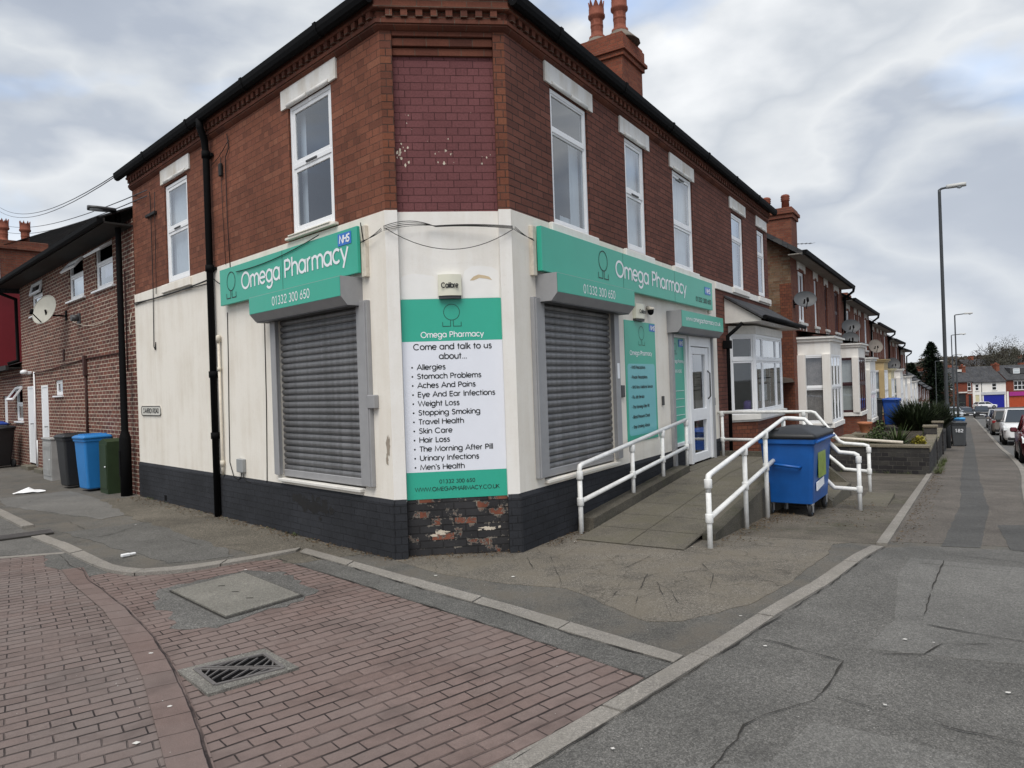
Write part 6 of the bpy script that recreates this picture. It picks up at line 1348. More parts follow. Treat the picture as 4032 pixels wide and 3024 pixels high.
# ================================================================== terrace running down the hill
M_stonew = flat('painted_stone', (.68, .66, .62), .8, .2, .35, nscale=6)
M_yel = flat('cream_yellow_paint', (.5, .38, .2), .7, .3, .2, nscale=3)
M_butter = flat('butter_paint', (.7, .62, .4), .7, .3, .2, nscale=3)
M_maroon = flat('maroon_frame', (.045, .012, .015), .5, .4, .2)
M_blind = flat('pale_blind', (.55, .54, .5), .8, .2, .15, nscale=30)
M_lace = flat('brown_lace_curtain', (.34, .29, .26), .95, .1, .45, nscale=30)
M_soff = flat('pale_soffit', (.3, .28, .25), .8, .2, .3)
def tr_house(s0, s1, dz, mirror, label, bay_mat, fm, net, walls=B_terr, hgt=None, chim=True, side=False, big=True):
    """one terraced house; s is mirrored inside its plot when mirror is set"""
    zg = gR((s0 + s1) / 2, 0); t = at(FR, s0, 0, zg, 'terraced_house', label, 'house', 'terraced houses down the street', extra=-TR); f = Frame(FR, t.location.copy())
    W_ = s1 - s0
    X = (lambda a, b: (s1 - b, s1 - a)) if mirror else (lambda a, b: (s0 + a, s0 + b))
    zt = 5.0 + dz; zw0, zw1 = 3.2 + dz, 4.66 + dz; b0, b1 = X(.55, 2.85); BD = .8
    wa = X(.95, 1.88); wb = X(3.45, 3.95)
    z_s, z_h = .38 + dz, 2.26 + dz
    mb = facade(f.mb(), s0, s1, -.0 + zg - .6, zt + .1, [(*wa, zw0, zw1, .1), (*wb, zw0, zw1, .1), (b0 + .1, b1 - .1, z_s, z_h, .2)]); f.build(mb, 'wall', walls, t)
    if side:
        mb = f.mb(); q = [(s0, 0, zg - .8), (s0, -8, zg - .8), (s0, -8, zt), (s0, -4, zt + 2.5), (s0, 0, zt + .1)]; mb.face(q); f.build(mb, 'side_wall', B_buff, t)
        mb = f.mb(); mb.box(s0 - .004, s0 + .001, -.30, .004, zg - .6, 4.2 + dz); f.build(mb, 'brick_quoin', B_orange, t)
    for (a, b), tr in ((wa, .5), (wb, .5)):
        window(t, f.loc(a, -.04, zw0 + .02), f.rot, b - a, zw1 - zw0 - .02, -1, tr=(tr,), mull=(.5,) if b - a > .8 else (), fm=fm, net=[(0, 1, 0, .55)] if net else None)
        lintel(f.fr, (a + b) / 2, b - a + .3, zw1 - .02, zw1 + .30, M_stonew, None) if False else None
        mb = f.mb(); mb.prism([(a - .14, zw1), (a + .02, zw1), (a + .06, zw1 + .07), (b - .06, zw1 + .07), (b - .02, zw1), (b + .14, zw1), (b + .14, zw1 + .3), (a - .14, zw1 + .3)], 'o', -.02, .02); f.build(mb, 'lintel', M_stonew, t)
        mb = f.mb(); mb.bbox(a - .1, b + .1, -.02, .06, zw0 - .07, zw0 + .01, .008)
        for x in (a, (a + b) / 2, b): mb.bbox(x - .03, x + .03, 0, .03, zw0 - .22, zw0 - .07, .006)
        f.build(mb, 'sill', M_stonew, t)
    # square bay
    c0, c1 = b0 + .2, b1 - .2; pts = [(b0, 0), (c0, BD), (c1, BD), (b1, 0)]
    mb = f.mb()
    def ringz(m, off, z0, z1, caps=True):
        q = [(b0 - off, 0), (c0 - off * .6, BD + off), (c1 + off * .6, BD + off), (b1 + off, 0)]; m.prism(q, 'z', z0, z1)
    ringz(mb, 0, z_h, 2.62 + dz); ringz(mb, .06, 2.62 + dz, 2.70 + dz); ringz(mb, .12, 2.70 + dz, 2.76 + dz)
    for (x, y) in ((c0, BD), (c1, BD)): mb.box(x - .11, x + .11, y - .2, y + .003, z_s, z_h)
    for x in (b0, b1): mb.box(x - .10 if x == b0 else x - .02, x + .02 if x == b0 else x + .10, .0, .2, z_s, z_h)
    ringz(mb, .05, z_s - .12, z_s); by = f.build(mb, 'bay', bay_mat, t)
    mb = f.mb(); ringz(mb, 0, zg - .9, z_s - .12); mb.build('bay_base', walls, by)
    mb = f.mb(); q = [(b0 - .13, 0), (c0 - .09, BD + .13), (c1 + .09, BD + .13), (b1 + .13, 0)]; mb.face([(x, y, 2.765 + dz + .18 * (1 - y / .93)) for x, y in q]); mb.face([(x, y, 2.762 + dz) for x, y in q]); mb.build('bay_roof', M_slate, by)
    for (a, b), mull in (((pts[0], pts[1]), ()), ((pts[1], pts[2]), (.33, .67)), ((pts[2], pts[3]), ())):
        d = Vector((b[0] - a[0], b[1] - a[1])); L = d.length; u = d / L; ang = math.atan2(-d.y, d.x); ins = .1
        window(t, f.loc(a[0] + u.x * ins - u.y * -.0, a[1] + u.y * ins, z_s), f.rot + ang, L - 2 * ins, z_h - z_s, -1, tr=(.52,), mull=mull, fm=fm, net=[(0, 1, 0, 1)] if net else [(0, .35, 0, 1)], netmat=net if net else None, name='bay_window', room=False)
    mb = f.mb(); lining(mb, b0 + .05, b1 - .05, z_s - .05, z_h + .05, -1.8, -.02); f.build(mb, 'bay_room', M_room, t)
    d0, d1 = X(3.2, 4.05); plain_door(f, t, d0, d1, zg + .15 if big else zg, zg + 2.15, M_maroon, o=.05)
    # roof
    mb = f.mb(); ov = .38; ra = .3 if side else 0
    mb.face([(s0 - ra, ov, zt - .02), (s1, ov, zt - .02), (s1, -4, zt + 2.9), (s0 - ra, -4, zt + 2.9)]); mb.face([(s0 - ra, -4, zt + 2.9), (s1, -4, zt + 2.9), (s1, -8.3, zt), (s0 - ra, -8.3, zt)])
    mb.face([(s1, ov, zt - .02), (s1, -4, zt + 2.9), (s1, -4, zt + 2.4), (s1, ov, zt - .5)] if False else [(s1, ov - .02, zt - .08), (s1, -4, zt + 2.85), (s1, -8.2, zt - .05)])
    if ra: mb.face([(s0 - ra, ov, zt - .02), (s0 - ra, -4, zt + 2.9), (s0 - ra, -4, zt + 2.76), (s0 - ra, ov, zt - .16)])
    f.build(mb, 'roof', M_slate, t)
    mb = f.mb(); mb.box(s0 - ra, s1, .005, ov - .02, zt - .10, zt - .07); f.build(mb, 'soffit', M_soff, t)
    mb = f.mb(); mb.prism([(ov - .02, zt), (ov - .01, zt - .09), (ov + .03, zt - .13), (ov + .08, zt - .11), (ov + .1, zt)], 's', s0 - ra, s1 + .05); 
    if mirror: mb.tube([(s1, ov + .04, zt - .1), (s1, ov + .02, zt - .2), (s1 - .02, .1, zt - .42), (s1 - .02, .08, zt - 1.6), (s1 - .02, .08, zg)], .045, 6)
    f.build(mb, 'gutter', M_black, t)
    if chim:
        x0, x1 = (s1 - .45, s1 + .45) if not mirror else (s0 - .4, s0 + .5); cz = zt + (2.2 if side else 2.0); oq = 0 if side else -.7
        mb = f.mb(); mb.box(x0, x1, oq - 1.85, oq - .75, zt + .3, cz - .35); mb.bbox(x0 - .05, x1 + .05, oq - 1.9, oq - .7, cz - .35, cz - .22, .01); mb.bbox(x0 - .1, x1 + .1, oq - 1.95, oq - .65, cz - .22, cz - .1, .01); mb.bbox(x0 - .04, x1 + .04, oq - 1.89, oq - .71, cz - .1, cz, .01)
        c = f.build(mb, 'chimney', B_terr, t)
        for o_, hh in ((oq - 1.6, .5), (oq - 1.0, .52)) if side else ((oq - 1.3, .2),):
            mb = f.mb(); mb.lathe([(.13, 0), (.12, .3), (.15, .32), (.12, .35), (.15, .38), (.12, .41), (.15, .44), (.12, .5), (.08, .52)] if side else [(.12, 0), (.1, .12), (.13, .2)], c=((x0 + x1) / 2, o_, cz), n=12); mb.build('chimney_pot', M_clay, c)
    return t, f
pairs = [(14.0, 18.7, 23.35, 0.), (23.35, 27.8, 32.2, -.44), (32.2, 36.8, 41.4, -.86), (41.4, 45.4, 49.4, -1.3), (49.4, 52.6, 55.9, -1.7)]
lab = [('first brick terraced house past the alley, lace curtain in its peeling white bay', 'second brick terraced house past the alley, maroon framed bay window with blind'),
       ('third terraced house, plain white bay under two large dishes', 'fourth terraced house, ground floor bay painted mustard yellow'),
       ('fifth terraced house, bay painted pale cream', 'sixth terraced house, white bay beyond the pale cream one'),
       ('seventh terraced house down the hill, white bay', 'eighth terraced house down the hill, white bay beside the hedge top'),
       ('ninth terraced house down the hill, narrow and far off', 'tenth terraced house, last of the tall terrace')]
bm_ = [(M_white, M_white), (M_white, M_yel), (M_butter, M_white), (M_white, M_white), (M_white, M_white)]
for i, (a, m, b, dz) in enumerate(pairs):
    tr_house(a, m, dz, False, lab[i][0], bm_[i][0], M_upvc, M_lace if i == 0 else M_net if i != 2 else None, side=(i == 0), chim=True)
    tr_house(m, b, dz, True, lab[i][1], bm_[i][1], M_maroon if i == 0 else M_upvc, M_blind if i == 0 else M_net if i % 2 else None, chim=False)
# drainpipes at the steps between the pairs
def low_house(s0, s1, ztop, label, wall, bay):
    zg = gR((s0 + s1) / 2, 0); t = at(FR, s0, 0, zg, 'terraced_house', label, 'house', 'terraced houses down the street', extra=-TR); f = Frame(FR, t.location.copy()); w = s1 - s0
    wins = [(s0 + w * .18, s0 + w * .42, ztop - 1.45, ztop - .25), (s0 + w * .62, s0 + w * .84, ztop - 1.45, ztop - .25), (s0 + w * .2, s0 + w * .55, zg + .8, zg + 2.1)]
    mb = facade(f.mb(), s0, s1, zg - .6, ztop, [(*q, .1) for q in wins]); mb.face([(s0, 0, zg), (s0, -7, zg), (s0, -7, ztop), (s0, -3.5, ztop + 2.2), (s0, 0, ztop)]); f.build(mb, 'wall', wall, t)
    for a, b, c, d in wins: window(t, f.loc(a, -.03, c), f.rot, b - a, d - c, -1, tr=(.5,), net=[(0, 1, 0, .5)])
    plain_door(f, t, s0 + w * .68, s0 + w * .86, zg, zg + 2.05, M_white, o=.04)
    mb = f.mb(); mb.face([(s0, .3, ztop - .05), (s1, .3, ztop - .05), (s1, -3.5, ztop + 2.3), (s0, -3.5, ztop + 2.3)]); mb.face([(s0, -3.5, ztop + 2.3), (s1, -3.5, ztop + 2.3), (s1, -7.3, ztop), (s0, -7.3, ztop)]); mb.face([(s0, .3, ztop - .05), (s0, -3.5, ztop + 2.3), (s0, -3.5, ztop + 2.15), (s0, .3, ztop - .2)]); f.build(mb, 'roof', M_slate, t)
    mb = f.mb(); mb.box(s0, s1, .24, .36, ztop - .16, ztop - .05); f.build(mb, 'gutter', M_black, t)
    mb = f.mb(); mb.box(s0 - .3, s0 + .4, -3.9, -3.0, ztop + 1.6, ztop + 3.1); mb.bbox(s0 - .36, s0 + .46, -3.96, -2.94, ztop + 3.0, ztop + 3.2, .01); c = f.build(mb, 'chimney', B_chim, t)
    for o_ in (-3.7, -3.2): mb = f.mb(); mb.lathe([(.13, 0), (.11, .35), (.14, .4)], c=(s0 + .05, o_, ztop + 3.2), n=10); mb.build('chimney_pot', M_clay, c)
    return t
for i, (a, b, zt_, lb, wl_) in enumerate(((57.5, 64, 1.35, 'low slate roofed house just past the tall terrace', B_terr), (64, 71, .9, 'second low slate roofed house past the terrace', M_white), (71, 78, .5, 'third low slate roofed house past the terrace', B_terr), (78, 86, .1, 'fourth low house, brick with slate roof', B_terr), (86, 95, -.3, 'lowest brick house at the foot of the hill before the junction', B_terr))):
    low_house(a, b, zt_, lb, wl_, None)
# dishes on the terrace fronts
dish(FR, 14.25, .30, 3.76, .31, R_(112), 'round grey satellite dish at the near corner of the first terraced house', sq=.75)
dish(FR, 23.2, .30, 3.50, .36, R_(112), 'dark satellite dish, upper of two between the second and third terraced houses', sq=.75)
dish(FR, 22.75, .32, 3.02, .33, R_(112), 'grey satellite dish, lower of two between the second and third terraced houses', sq=.75)
dish(FR, 31.7, .30, 2.98, .34, R_(112), 'pale brown satellite dish by the mustard yellow bay', mat=flat('buff_dish', (.25, .22, .19), .6, .3, .2))
dish(FR, 41.2, .30, 2.2, .4, R_(112), 'black satellite dish over the cream bay of the fifth house', mat=M_dkgrey)
# drainpipes on the terrace at each step
for (x, zt_) in ((23.3, 5.0), (32.15, 4.56), (41.35, 4.14), (49.35, 3.7)):
    pass
t = at(FR, 26.5, -2.2, 6.4, 'tv_aerial', 'thin rooftop television aerial above the second pair of houses', 'aerial')
mb = MB(-1); mb.tube([(0, 0, -1.2), (0, 0, 1.0)], .02, 5); mb.build('mast', M_dkgrey, t)
mb = MB(-1); mb.tube([(-.5, -.2, .95), (.6, .6, 1.05)], .012, 4)
for k in range(7): u = k / 6; p = Vector((-.5, -.2, .95)).lerp(Vector((.6, .6, 1.05)), u); mb.tube([(p.x + .1, p.y - .14, p.z), (p.x - .1, p.y + .14, p.z)], .006, 4)
mb.build('antenna', M_dkgrey, t)
# alley gate with a rotten canopy between shop and terrace
t = at(FR, 12.7, -.55, gR(12.7, 0), 'alley_gate', 'weathered timber gate under a broken felt canopy in the alley', 'gate')
z0 = gR(12.7, 0); mb = MB(-1)
for i in range(12): mb.bbox(-1.25 + i * .21, -1.06 + i * .21, 0, .03, .02 * (i % 3), 2.05, .004)
mb.build('boards', flat('weathered_boards', (.085, .08, .075), .9, .2, .4, nscale=5), t)
mb = MB(-1); mb.prism([(-.1, 2.12), (.55, 2.2), (.5, 2.3), (-.1, 2.42)], 's', -1.3, 1.32); mb.build('canopy', flat('rotten_felt', (.09, .07, .055), .95, .1, .5, nscale=6), t)
mb = MB(-1); mb.tube([(1.24, .1, 2.2), (1.3, .3, .1)], .014, 5); mb.build('pipe', M_upvc, t)

# ================================================================== front gardens, walls and plants
def foliage_mat(name, c1, c2, rough=.6):
    g = G(name); i = g.n('ShaderNodeObjectInfo'); p = g.obj(); n = g.noise(p, 3.2, 4, .6); f = g.noise(p, 26, 3, .6)
    c = g.mix(g.ramp(n, [(.35, 0.), (.65, 1.)]), c1, c2); c = g.mix(1, c, g.ramp(f, [(.3, .6), (.7, 1.25)]), 'MULTIPLY')
    g.col(c).rough(rough).spec(.3); return g.m
M_dleaf = foliage_mat('dark_strap_leaf', (.012, .02, .009), (.035, .05, .018)); M_gleaf = foliage_mat('green_leaf', (.03, .055, .015), (.075, .105, .03))
M_yleaf = foliage_mat('yellow_leaf', (.22, .19, .02), (.42, .36, .05)); M_grassb = foliage_mat('weed_leaf', (.05, .07, .02), (.1, .12, .04))
M_con = foliage_mat('conifer_leaf', (.014, .025, .014), (.036, .055, .03)); M_twig = flat('bare_twigs', (.07, .055, .045), .9, .1, .3); M_bark = flat('bark', (.06, .045, .035), .95, .1, .4, nscale=8)
def wall_thing(fr, s0, s1, o0, o1, z0, z1, label, mat=B_stone, cap=None, name='garden_wall', group=None):
    t = at(fr, (s0 + s1) / 2, (o0 + o1) / 2, z0, name, label, 'wall', group); w, d, h = (s1 - s0) / 2, (o1 - o0) / 2, z1 - z0
    mb = MB(fr[2]); mb.box(-w, w, -d, d, -.3, h); mb.build('masonry', mat, t)
    if cap: mb = MB(fr[2]); mb.bbox(-w - .03, w + .03, -d - .03, d + .03, h + .001, h + .07, .012); mb.build('coping', cap, t)
    return t
M_cope = asphalt('coping_stone', (.2, .175, .13), .3, .35, moss=(.07, .075, .035))
wall_thing(FR, 12.55, 12.78, 1.05, 3.12, gR(12.6, 2.), -.05, 'dark brick garden wall with pale coping at the end of the forecourt', cap=M_cope)
wall_thing(FR, 12.79, 17.2, 2.9, 3.12, gR(15, 3.), -.16, 'dark low garden wall along the pavement, in front of the first terraced house', cap=M_cope)
wall_thing(FR, 17.5, 23.2, 2.9, 3.1, gR(20, 3.), -.38, 'dark garden wall along the pavement in front of the second terraced house', cap=M_cope)
wall_thing(FR, 23.4, 32.0, 2.9, 3.1, gR(28, 3.), -.75, 'stone garden wall along the pavement under the big strap leaved plants')
for s0, s1, lb in ((32.5, 41, 'low garden wall beyond the first tall lamp post'), (41.5, 49, 'second low garden wall beyond the first tall lamp post'), (49.5, 56, 'third low garden wall beyond the first tall lamp post')):
    wall_thing(FR, s0, s1, 2.9, 3.1, gR((s0 + s1) / 2, 3.) - .2, gR((s0 + s1) / 2, 3.) + .7, lb, B_terr)
for i, (s, h) in enumerate(((17.32, .1), (23.3, -.15))):
    wall_thing(FR, s - .12, s + .12, 2.82, 3.14, gR(s, 3.), h, ('stone gate pier where the first two pavement walls meet', 'stone gate pier at the corner by the strap leaved plants')[i], cap=M_cope, name='gate_pier')
# raised garden soil behind the walls
def soil(name, s0, s1, o0, o1, z):
    mb = MB(); q = [rp(s0, o0), rp(s1, o0), rp(s1, o1), rp(s0, o1)]; mb.face([(*p, z) for p in q]); mb.face([(*q[0], z), (*q[1], z), (*q[1], z - 1.2), (*q[0], z - 1.2)]); structure(mb.build(name, M_soil))
soil('garden_soil', 12.78, 17.25, .0, 2.9, -.12); soil('garden_soil', 17.25, 23.3, .0, 2.9, -.44); soil('garden_soil', 23.3, 32.2, .0, 2.9, -.62)
def blades(mb, n, L, w, spread, seed, droop=.5, base=.12, hmin=.45):
    r = random.Random(seed)
    for _ in range(n):
        a = r.uniform(0, 6.283); ln = L * r.uniform(hmin, 1.); tilt = r.uniform(.05, spread); b = r.uniform(0, base); a2 = a + r.uniform(-.5, .5)
        p = Vector((b * math.cos(a), b * math.sin(a), 0)); d = Vector((math.cos(a2) * math.sin(tilt), math.sin(a2) * math.sin(tilt), math.cos(tilt))); side = Vector((-math.sin(a2), math.cos(a2), 0))
        prev = None; k = 5; dr = droop * r.uniform(.3, 1.2)
        for i in range(k + 1):
            u = i / k; ww = w * (1 - u ** 2.2) * (.6 + .4 * min(1, u * 4)) * .5
            c = (p - side * ww, p + side * ww)
            if prev: mb.face([tuple(prev[0]), tuple(prev[1]), tuple(c[1]), tuple(c[0])], [(0, 0)] * 4)
            prev = c; d = (d + Vector((math.cos(a2), math.sin(a2), -.6)) * dr * .12 * (1 + u)).normalized(); p = p + d * ln / k
def leaf_cloud(mb, n, rx, ry, rz, size, seed, c=(0, 0, 0), lobes=9):
    r = random.Random(seed); L = [(Vector((r.uniform(-.6, .6) * rx, r.uniform(-.6, .6) * ry, r.uniform(-.5, .6) * rz)), r.uniform(.3, .6)) for _ in range(lobes)]
    for _ in range(n):
        cen, k = r.choice(L); u = Vector((r.gauss(0, 1), r.gauss(0, 1), r.gauss(0, 1))).normalized() * (r.random() ** .4) * k
        p = cen + Vector((u.x * rx, u.y * ry, u.z * rz)) + Vector(c); n_ = (u + Vector((r.uniform(-.8, .8), r.uniform(-.8, .8), r.uniform(-.3, 1.0)))).normalized()
        t = n_.orthogonal().normalized(); b = n_.cross(t); a = r.uniform(0, 6.28); t, b = t * math.cos(a) + b * math.sin(a), b * math.cos(a) - t * math.sin(a); s = size * r.uniform(.6, 1.3)
        mb.face([tuple(p - t * s), tuple(p + b * s * .45), tuple(p + t * s), tuple(p - b * s * .45)], [(0, 0)] * 4)
def plant(s, o, z, name, label, cat, fn, mat, part='foliage', group=None):
    t = at(FR, s, o, z, name, label, cat, group); mb = MB(); fn(mb); mb.build(part, mat, t, recalc=False); return t
for i, (s, o, n, L, lb) in enumerate(((24.7, 2.25, 150, 1.05, 'large dark strap leaved plant touching the blue garden bin'), (25.3, 2.1, 190, 1.25, 'largest dark strap leaved plant, in the middle of the clump'), (26.3, 2.75, 170, 1.15, 'dark strap leaved plant against the tall lamp post'), (26.2, 2.3, 160, 1.3, 'dark strap leaved plant at the back of the clump'))):
    plant(s, o, -.55, 'strap_leaf_plant', lb, 'plant', lambda m, n=n, L=L, i=i: blades(m, n * 4, L * 1.08, .07, .95, 20 + i, .5, .4), M_dleaf, 'leaves', 'strap leaved plants')
plant(13.35, 2.42, -.1, 'yucca', 'spiky green plant just behind the garden wall coping', 'plant', lambda m: (blades(m, 130, .72, .035, 1.35, 3, .5, .1), blades(m, 70, .5, .03, 1.5, 4, .9, .2)), M_gleaf, 'leaves')
plant(13.4, 2.0, -.1, 'shrub', 'dull green low bush between the flower pot and the spiky plant', 'shrub', lambda m: leaf_cloud(m, 900, .32, .34, .42, .035, 8, (0, 0, .28)), M_gleaf)
plant(13.3, 2.88, -.1, 'shrub', 'bright yellow leaved bush at the end of the garden wall', 'shrub', lambda m: leaf_cloud(m, 700, .22, .2, .17, .032, 9, (0, 0, .16)), M_yleaf)
plant(18.5, 2.9, -.4, 'shrub', 'small green weed shrub between the pavement walls', 'shrub', lambda m: leaf_cloud(m, 350, .25, .25, .3, .04, 19, (0, 0, .2)), M_grassb)
plant(34.5, 2.5, gR(34.5, 2.5), 'shrub', 'yellowish green bush just past the first tall lamp post', 'shrub', lambda m: leaf_cloud(m, 900, .8, .8, 1.0, .09, 29, (0, 0, .9)), foliage_mat('olive_leaf', (.07, .08, .015), (.16, .15, .035)))
# terracotta pot on its slab
t = at(FR, 15.5, 1.5, -.12, 'plant_pot', 'round terracotta plant pot on a stone step by the first bay', 'plant pot')
mb = MB(); mb.bbox(-.5, .3, -.25, .3, -.0, .2, .02); mb.build('slab', M_cope, t)
mb = MB(); mb.lathe([(.1, .2), (.165, .42), (.19, .43), (.19, .49), (.165, .49), (.155, .44), (.02, .43)], n=18, cap=False); mb.build('pot', flat('orange_terracotta', (.42, .17, .09), .8, .2, .2), t)
t = at(FR, 12.66, 1.85, .03, 'loose_pipe', 'long peeling white pipe lying along the garden wall coping', 'pipe'); mb = MB(-1)
mb.tube([(-.05, -.8, .14), (.02, .75, .035)], .035, 8); mb.build('pipe', M_pipew, t)
t = at(FR, 13.4, 1.35, -.12, 'boulder', 'round brownish boulder behind the garden wall', 'rock'); mb = MB(); mb.lathe([(.02, 0), (.2, .02), (.24, .12), (.19, .25), (.08, .31), (.0, .32)], n=12); mb.build('stone', M_cope, t)
def bR_(s, o, z=None): p = wp(FR, s, o); return (p.x, p.y, gz(p.x, p.y) if z is None else z)
M_db = flat('deep_blue_bin_plastic', (.012, .075, .36), .45, .5, .15, nscale=4)
wheelie(bR_(27, .63, -.5), TR + math.pi + .06, flat('charcoal_bin_plastic', (.035, .037, .04), .5, .45, .2), M_bbk, 'charcoal wheelie bin standing in the garden by the bay windows', 1.16)
wheelie(bR_(27, 1.26, -.5), TR + math.pi - .04, M_db, M_db, 'deep blue wheelie bin in the garden beside the charcoal one', 1.16)
wheelie(bR_(9.2, 1.0), TR + math.pi + .3, M_db, M_db, 'deep blue bin lid showing behind the big four wheeled bin', 1.1)
wheelie(bR_(31.2, 3.52), TR + math.pi + .08, flat('grey_bin_plastic', (.07, .075, .08), .5, .45, .2), flat('dark_grey_lid', (.03, .032, .035), .5), 'grey wheelie bin with a painted house number beside the lamp post', 1.12, '182')
wheelie(bR_(41.5, 3.45), TR + math.pi - .1, M_bbl, flat('light_blue_lid', (.04, .3, .6), .5), 'light blue wheelie bin on the pavement behind the grey numbered bin', 1.1)
# tall lamp posts
def lp(s, o, h, arm, lb): p = wp(FR, s, o); return lamp_post((p.x, p.y, gz(p.x, p.y)), h, arm, TR - math.pi / 2, lb, .105, .075, 1.9)
lp(29.1, 3.16, 10.95, .35, 'tallest lamp post, standing beside the grey numbered wheelie bin'); lp(77.8, 3.1, 10.7, .9, 'second tall lamp post down the pavement'); lp(104, 2.4, 11.0, 1.0, 'third tall lamp post down the pavement, with a flat arm')
p = atp = Vector((64.5, 108, 0)); lamp_post((p.x, p.y, gz(p.x, p.y)), 8.4, .8, 0, 'fourth lamp post with a white lantern, far down the street', .1, .06, 1.5)
lamp_post((67.2, 108, gz(67.2, 108)), 9.3, .8, 0, 'fifth lamp post with a white lantern, in front of the far shops', .1, .06, 1.5)

# ================================================================== parked cars
M_carglass = flat('car_glass', (.03, .036, .04), .06, .7, .1); M_chrome = flat('bright_metal', (.6, .6, .6), .2, .6, .05, metal=.8); M_lamp = flat('headlight_lens', (.75, .77, .78), .08, .8, .05); M_tail = flat('red_tail_lens', (.25, .01, .012), .2, .6, .1); M_plastic = flat('black_trim', (.018, .018, .02), .55, .4, .1)
def paint(name, c): return flat(name, c, .22, .6, .06)
def car(P, ang, col, L, W_, H, label, kind='hatch', group='cars parked along the kerb'):
    """local -x is the front"""
    t = thing('parked_car', label, 'car', loc=P, rot=ang, group=group); w = W_ / 2; x0 = -L / 2
    zb = .2 if kind != 'suv' else .26; hood = H * (.60 if kind != 'suv' else .60); belt = H * .64
    # stations : x, half width, underside, shoulder, top of the lower body
    S_ = [(0, .72, zb + .12, .45 * H, .47 * H), (.05, .86, zb + .02, .46 * H, .51 * H), (.25, .95, zb, .5 * H, hood * .95), (.21 * L, .99, zb, .55 * H, hood), (.27 * L, 1, zb, .58 * H, belt), (.5 * L, 1, zb, .6 * H, belt + .01), (.8 * L, 1, zb, .6 * H, belt + .02), (L - .25, .97, zb + .02, .6 * H, belt + .02), (L - .05, .9, zb + .08, .56 * H, belt - .02), (L, .8, zb + .16, .5 * H, belt - .12)]
    mb = MB(); rg = []
    for x, k, a, b, c in S_: rg.append([(x0 + x, -w * k * .93, a), (x0 + x, -w * k, a + .12), (x0 + x, -w * k, b), (x0 + x, -w * k * .9, c), (x0 + x, w * k * .9, c), (x0 + x, w * k, b), (x0 + x, w * k, a + .12), (x0 + x, w * k * .93, a)])
    mb.sweep(None, rg, 0, True, True); mb.face(rg[0][::-1]); mb.face(rg[-1]); body = mb.build('body', col, t)
    fx, rx = (.24 * L, .97 * L) if kind != 'saloon' else (.25 * L, .84 * L)
    ra, rb = .42 * L, (.86 * L if kind != 'saloon' else .68 * L)
    low = [(fx, .87, belt - .02), (ra, .9, belt - .02), (rb, .9, belt - .02), (rx, .84, belt - .02)]; up = [(fx + .02, .85, belt), (ra, .70, H - .03), (rb, .68, H - .04), (rx, .8, belt + .04)]
    mb = MB(); A1 = [(x0 + x, -w * k, z) for x, k, z in low]; A2 = [(x0 + x, -w * k, z) for x, k, z in up]; B1 = [(p[0], -p[1], p[2]) for p in A1]; B2 = [(p[0], -p[1], p[2]) for p in A2]
    for a, b in ((A1, A2), (B1, B2)):
        for i in range(3): mb.face([a[i], a[i + 1], b[i + 1], b[i]])
    mb.face([A2[0], A2[1], B2[1], B2[0]]); mb.face([A2[2], A2[3], B2[3], B2[2]]); mb.face([A1[0], A2[0], B2[0], B1[0]]); mb.face([A1[3], A2[3], B2[3], B1[3]]); mb.build('windows', M_carglass, t)
    mb = MB(); rf = [(ra - .03, .72, H - .035), (ra + .12, .72, H), (rb - .1, .70, H), (rb + .04, .70, H - .045)]; mb.sweep(None, [[(x0 + x, -w * k, z - .03), (x0 + x, -w * k * .92, z + .004), (x0 + x, w * k * .92, z + .004), (x0 + x, w * k, z - .03)] for x, k, z in rf], 0, False, True); mb.build('roof', col, t)
    mb = MB()
    for sg in (-1, 1):
        for (xa, ka, za), (xb, kb, zb2) in (((fx, .885, belt), (ra, .715, H - .02)), ((rx, .85, belt + .02), (rb, .7, H - .03)), ((.6 * L, .91, belt), (.59 * L, .715, H - .03))): mb.tube([(x0 + xa, sg * w * ka, za), (x0 + xb, sg * w * kb, zb2)], .035, 6)
    mb.build('pillars', col, t)
    for xw in (.19 * L, .81 * L):
        for sg in (-1, 1):
            r = .33 if kind != 'suv' else .37; n = 20; y = sg * (w - .09)
            mb = MB(); cx_ = x0 + xw
            ar = [(cx_ + (r + .06) * math.cos(R_(180 * i / 12)), sg * (w + .004), r + (r + .06) * math.sin(R_(180 * i / 12))) for i in range(13)]; mb.face(ar + [(cx_ - r - .06, sg * (w + .004), zb - .0), (cx_ + r + .06, sg * (w + .004), zb - .0)][0:2]); mb.build('wheel_arch', M_plastic, t)
            mb = MB(); ri = [[(cx_ + q * math.cos(6.283 * i / n), y + dy, r + q * math.sin(6.283 * i / n)) for i in range(n)] for q, dy in ((r * .62, -.1), (r * .96, -.1), (r, -.07), (r, .07), (r * .96, .105), (r * .62, .105))]; mb.sweep(None, ri, 0, True, True); wh = mb.build('wheel', M_tyre, t)
            mb = MB(); ys = y + sg * .095
            for i in range(5): a = 6.283 * i / 5; mb.prism([(cx_ + .05 * math.cos(a + 1.57), r + .05 * math.sin(a + 1.57)), (cx_ + r * .62 * math.cos(a + .16), r + r * .62 * math.sin(a + .16)), (cx_ + r * .62 * math.cos(a - .16), r + r * .62 * math.sin(a - .16)), (cx_ + .05 * math.cos(a - 1.57), r + .05 * math.sin(a - 1.57))], 'o', ys - .02 + i * .0004, ys + .01 + i * .0004)
            mb.build('rim', M_chrome, wh)
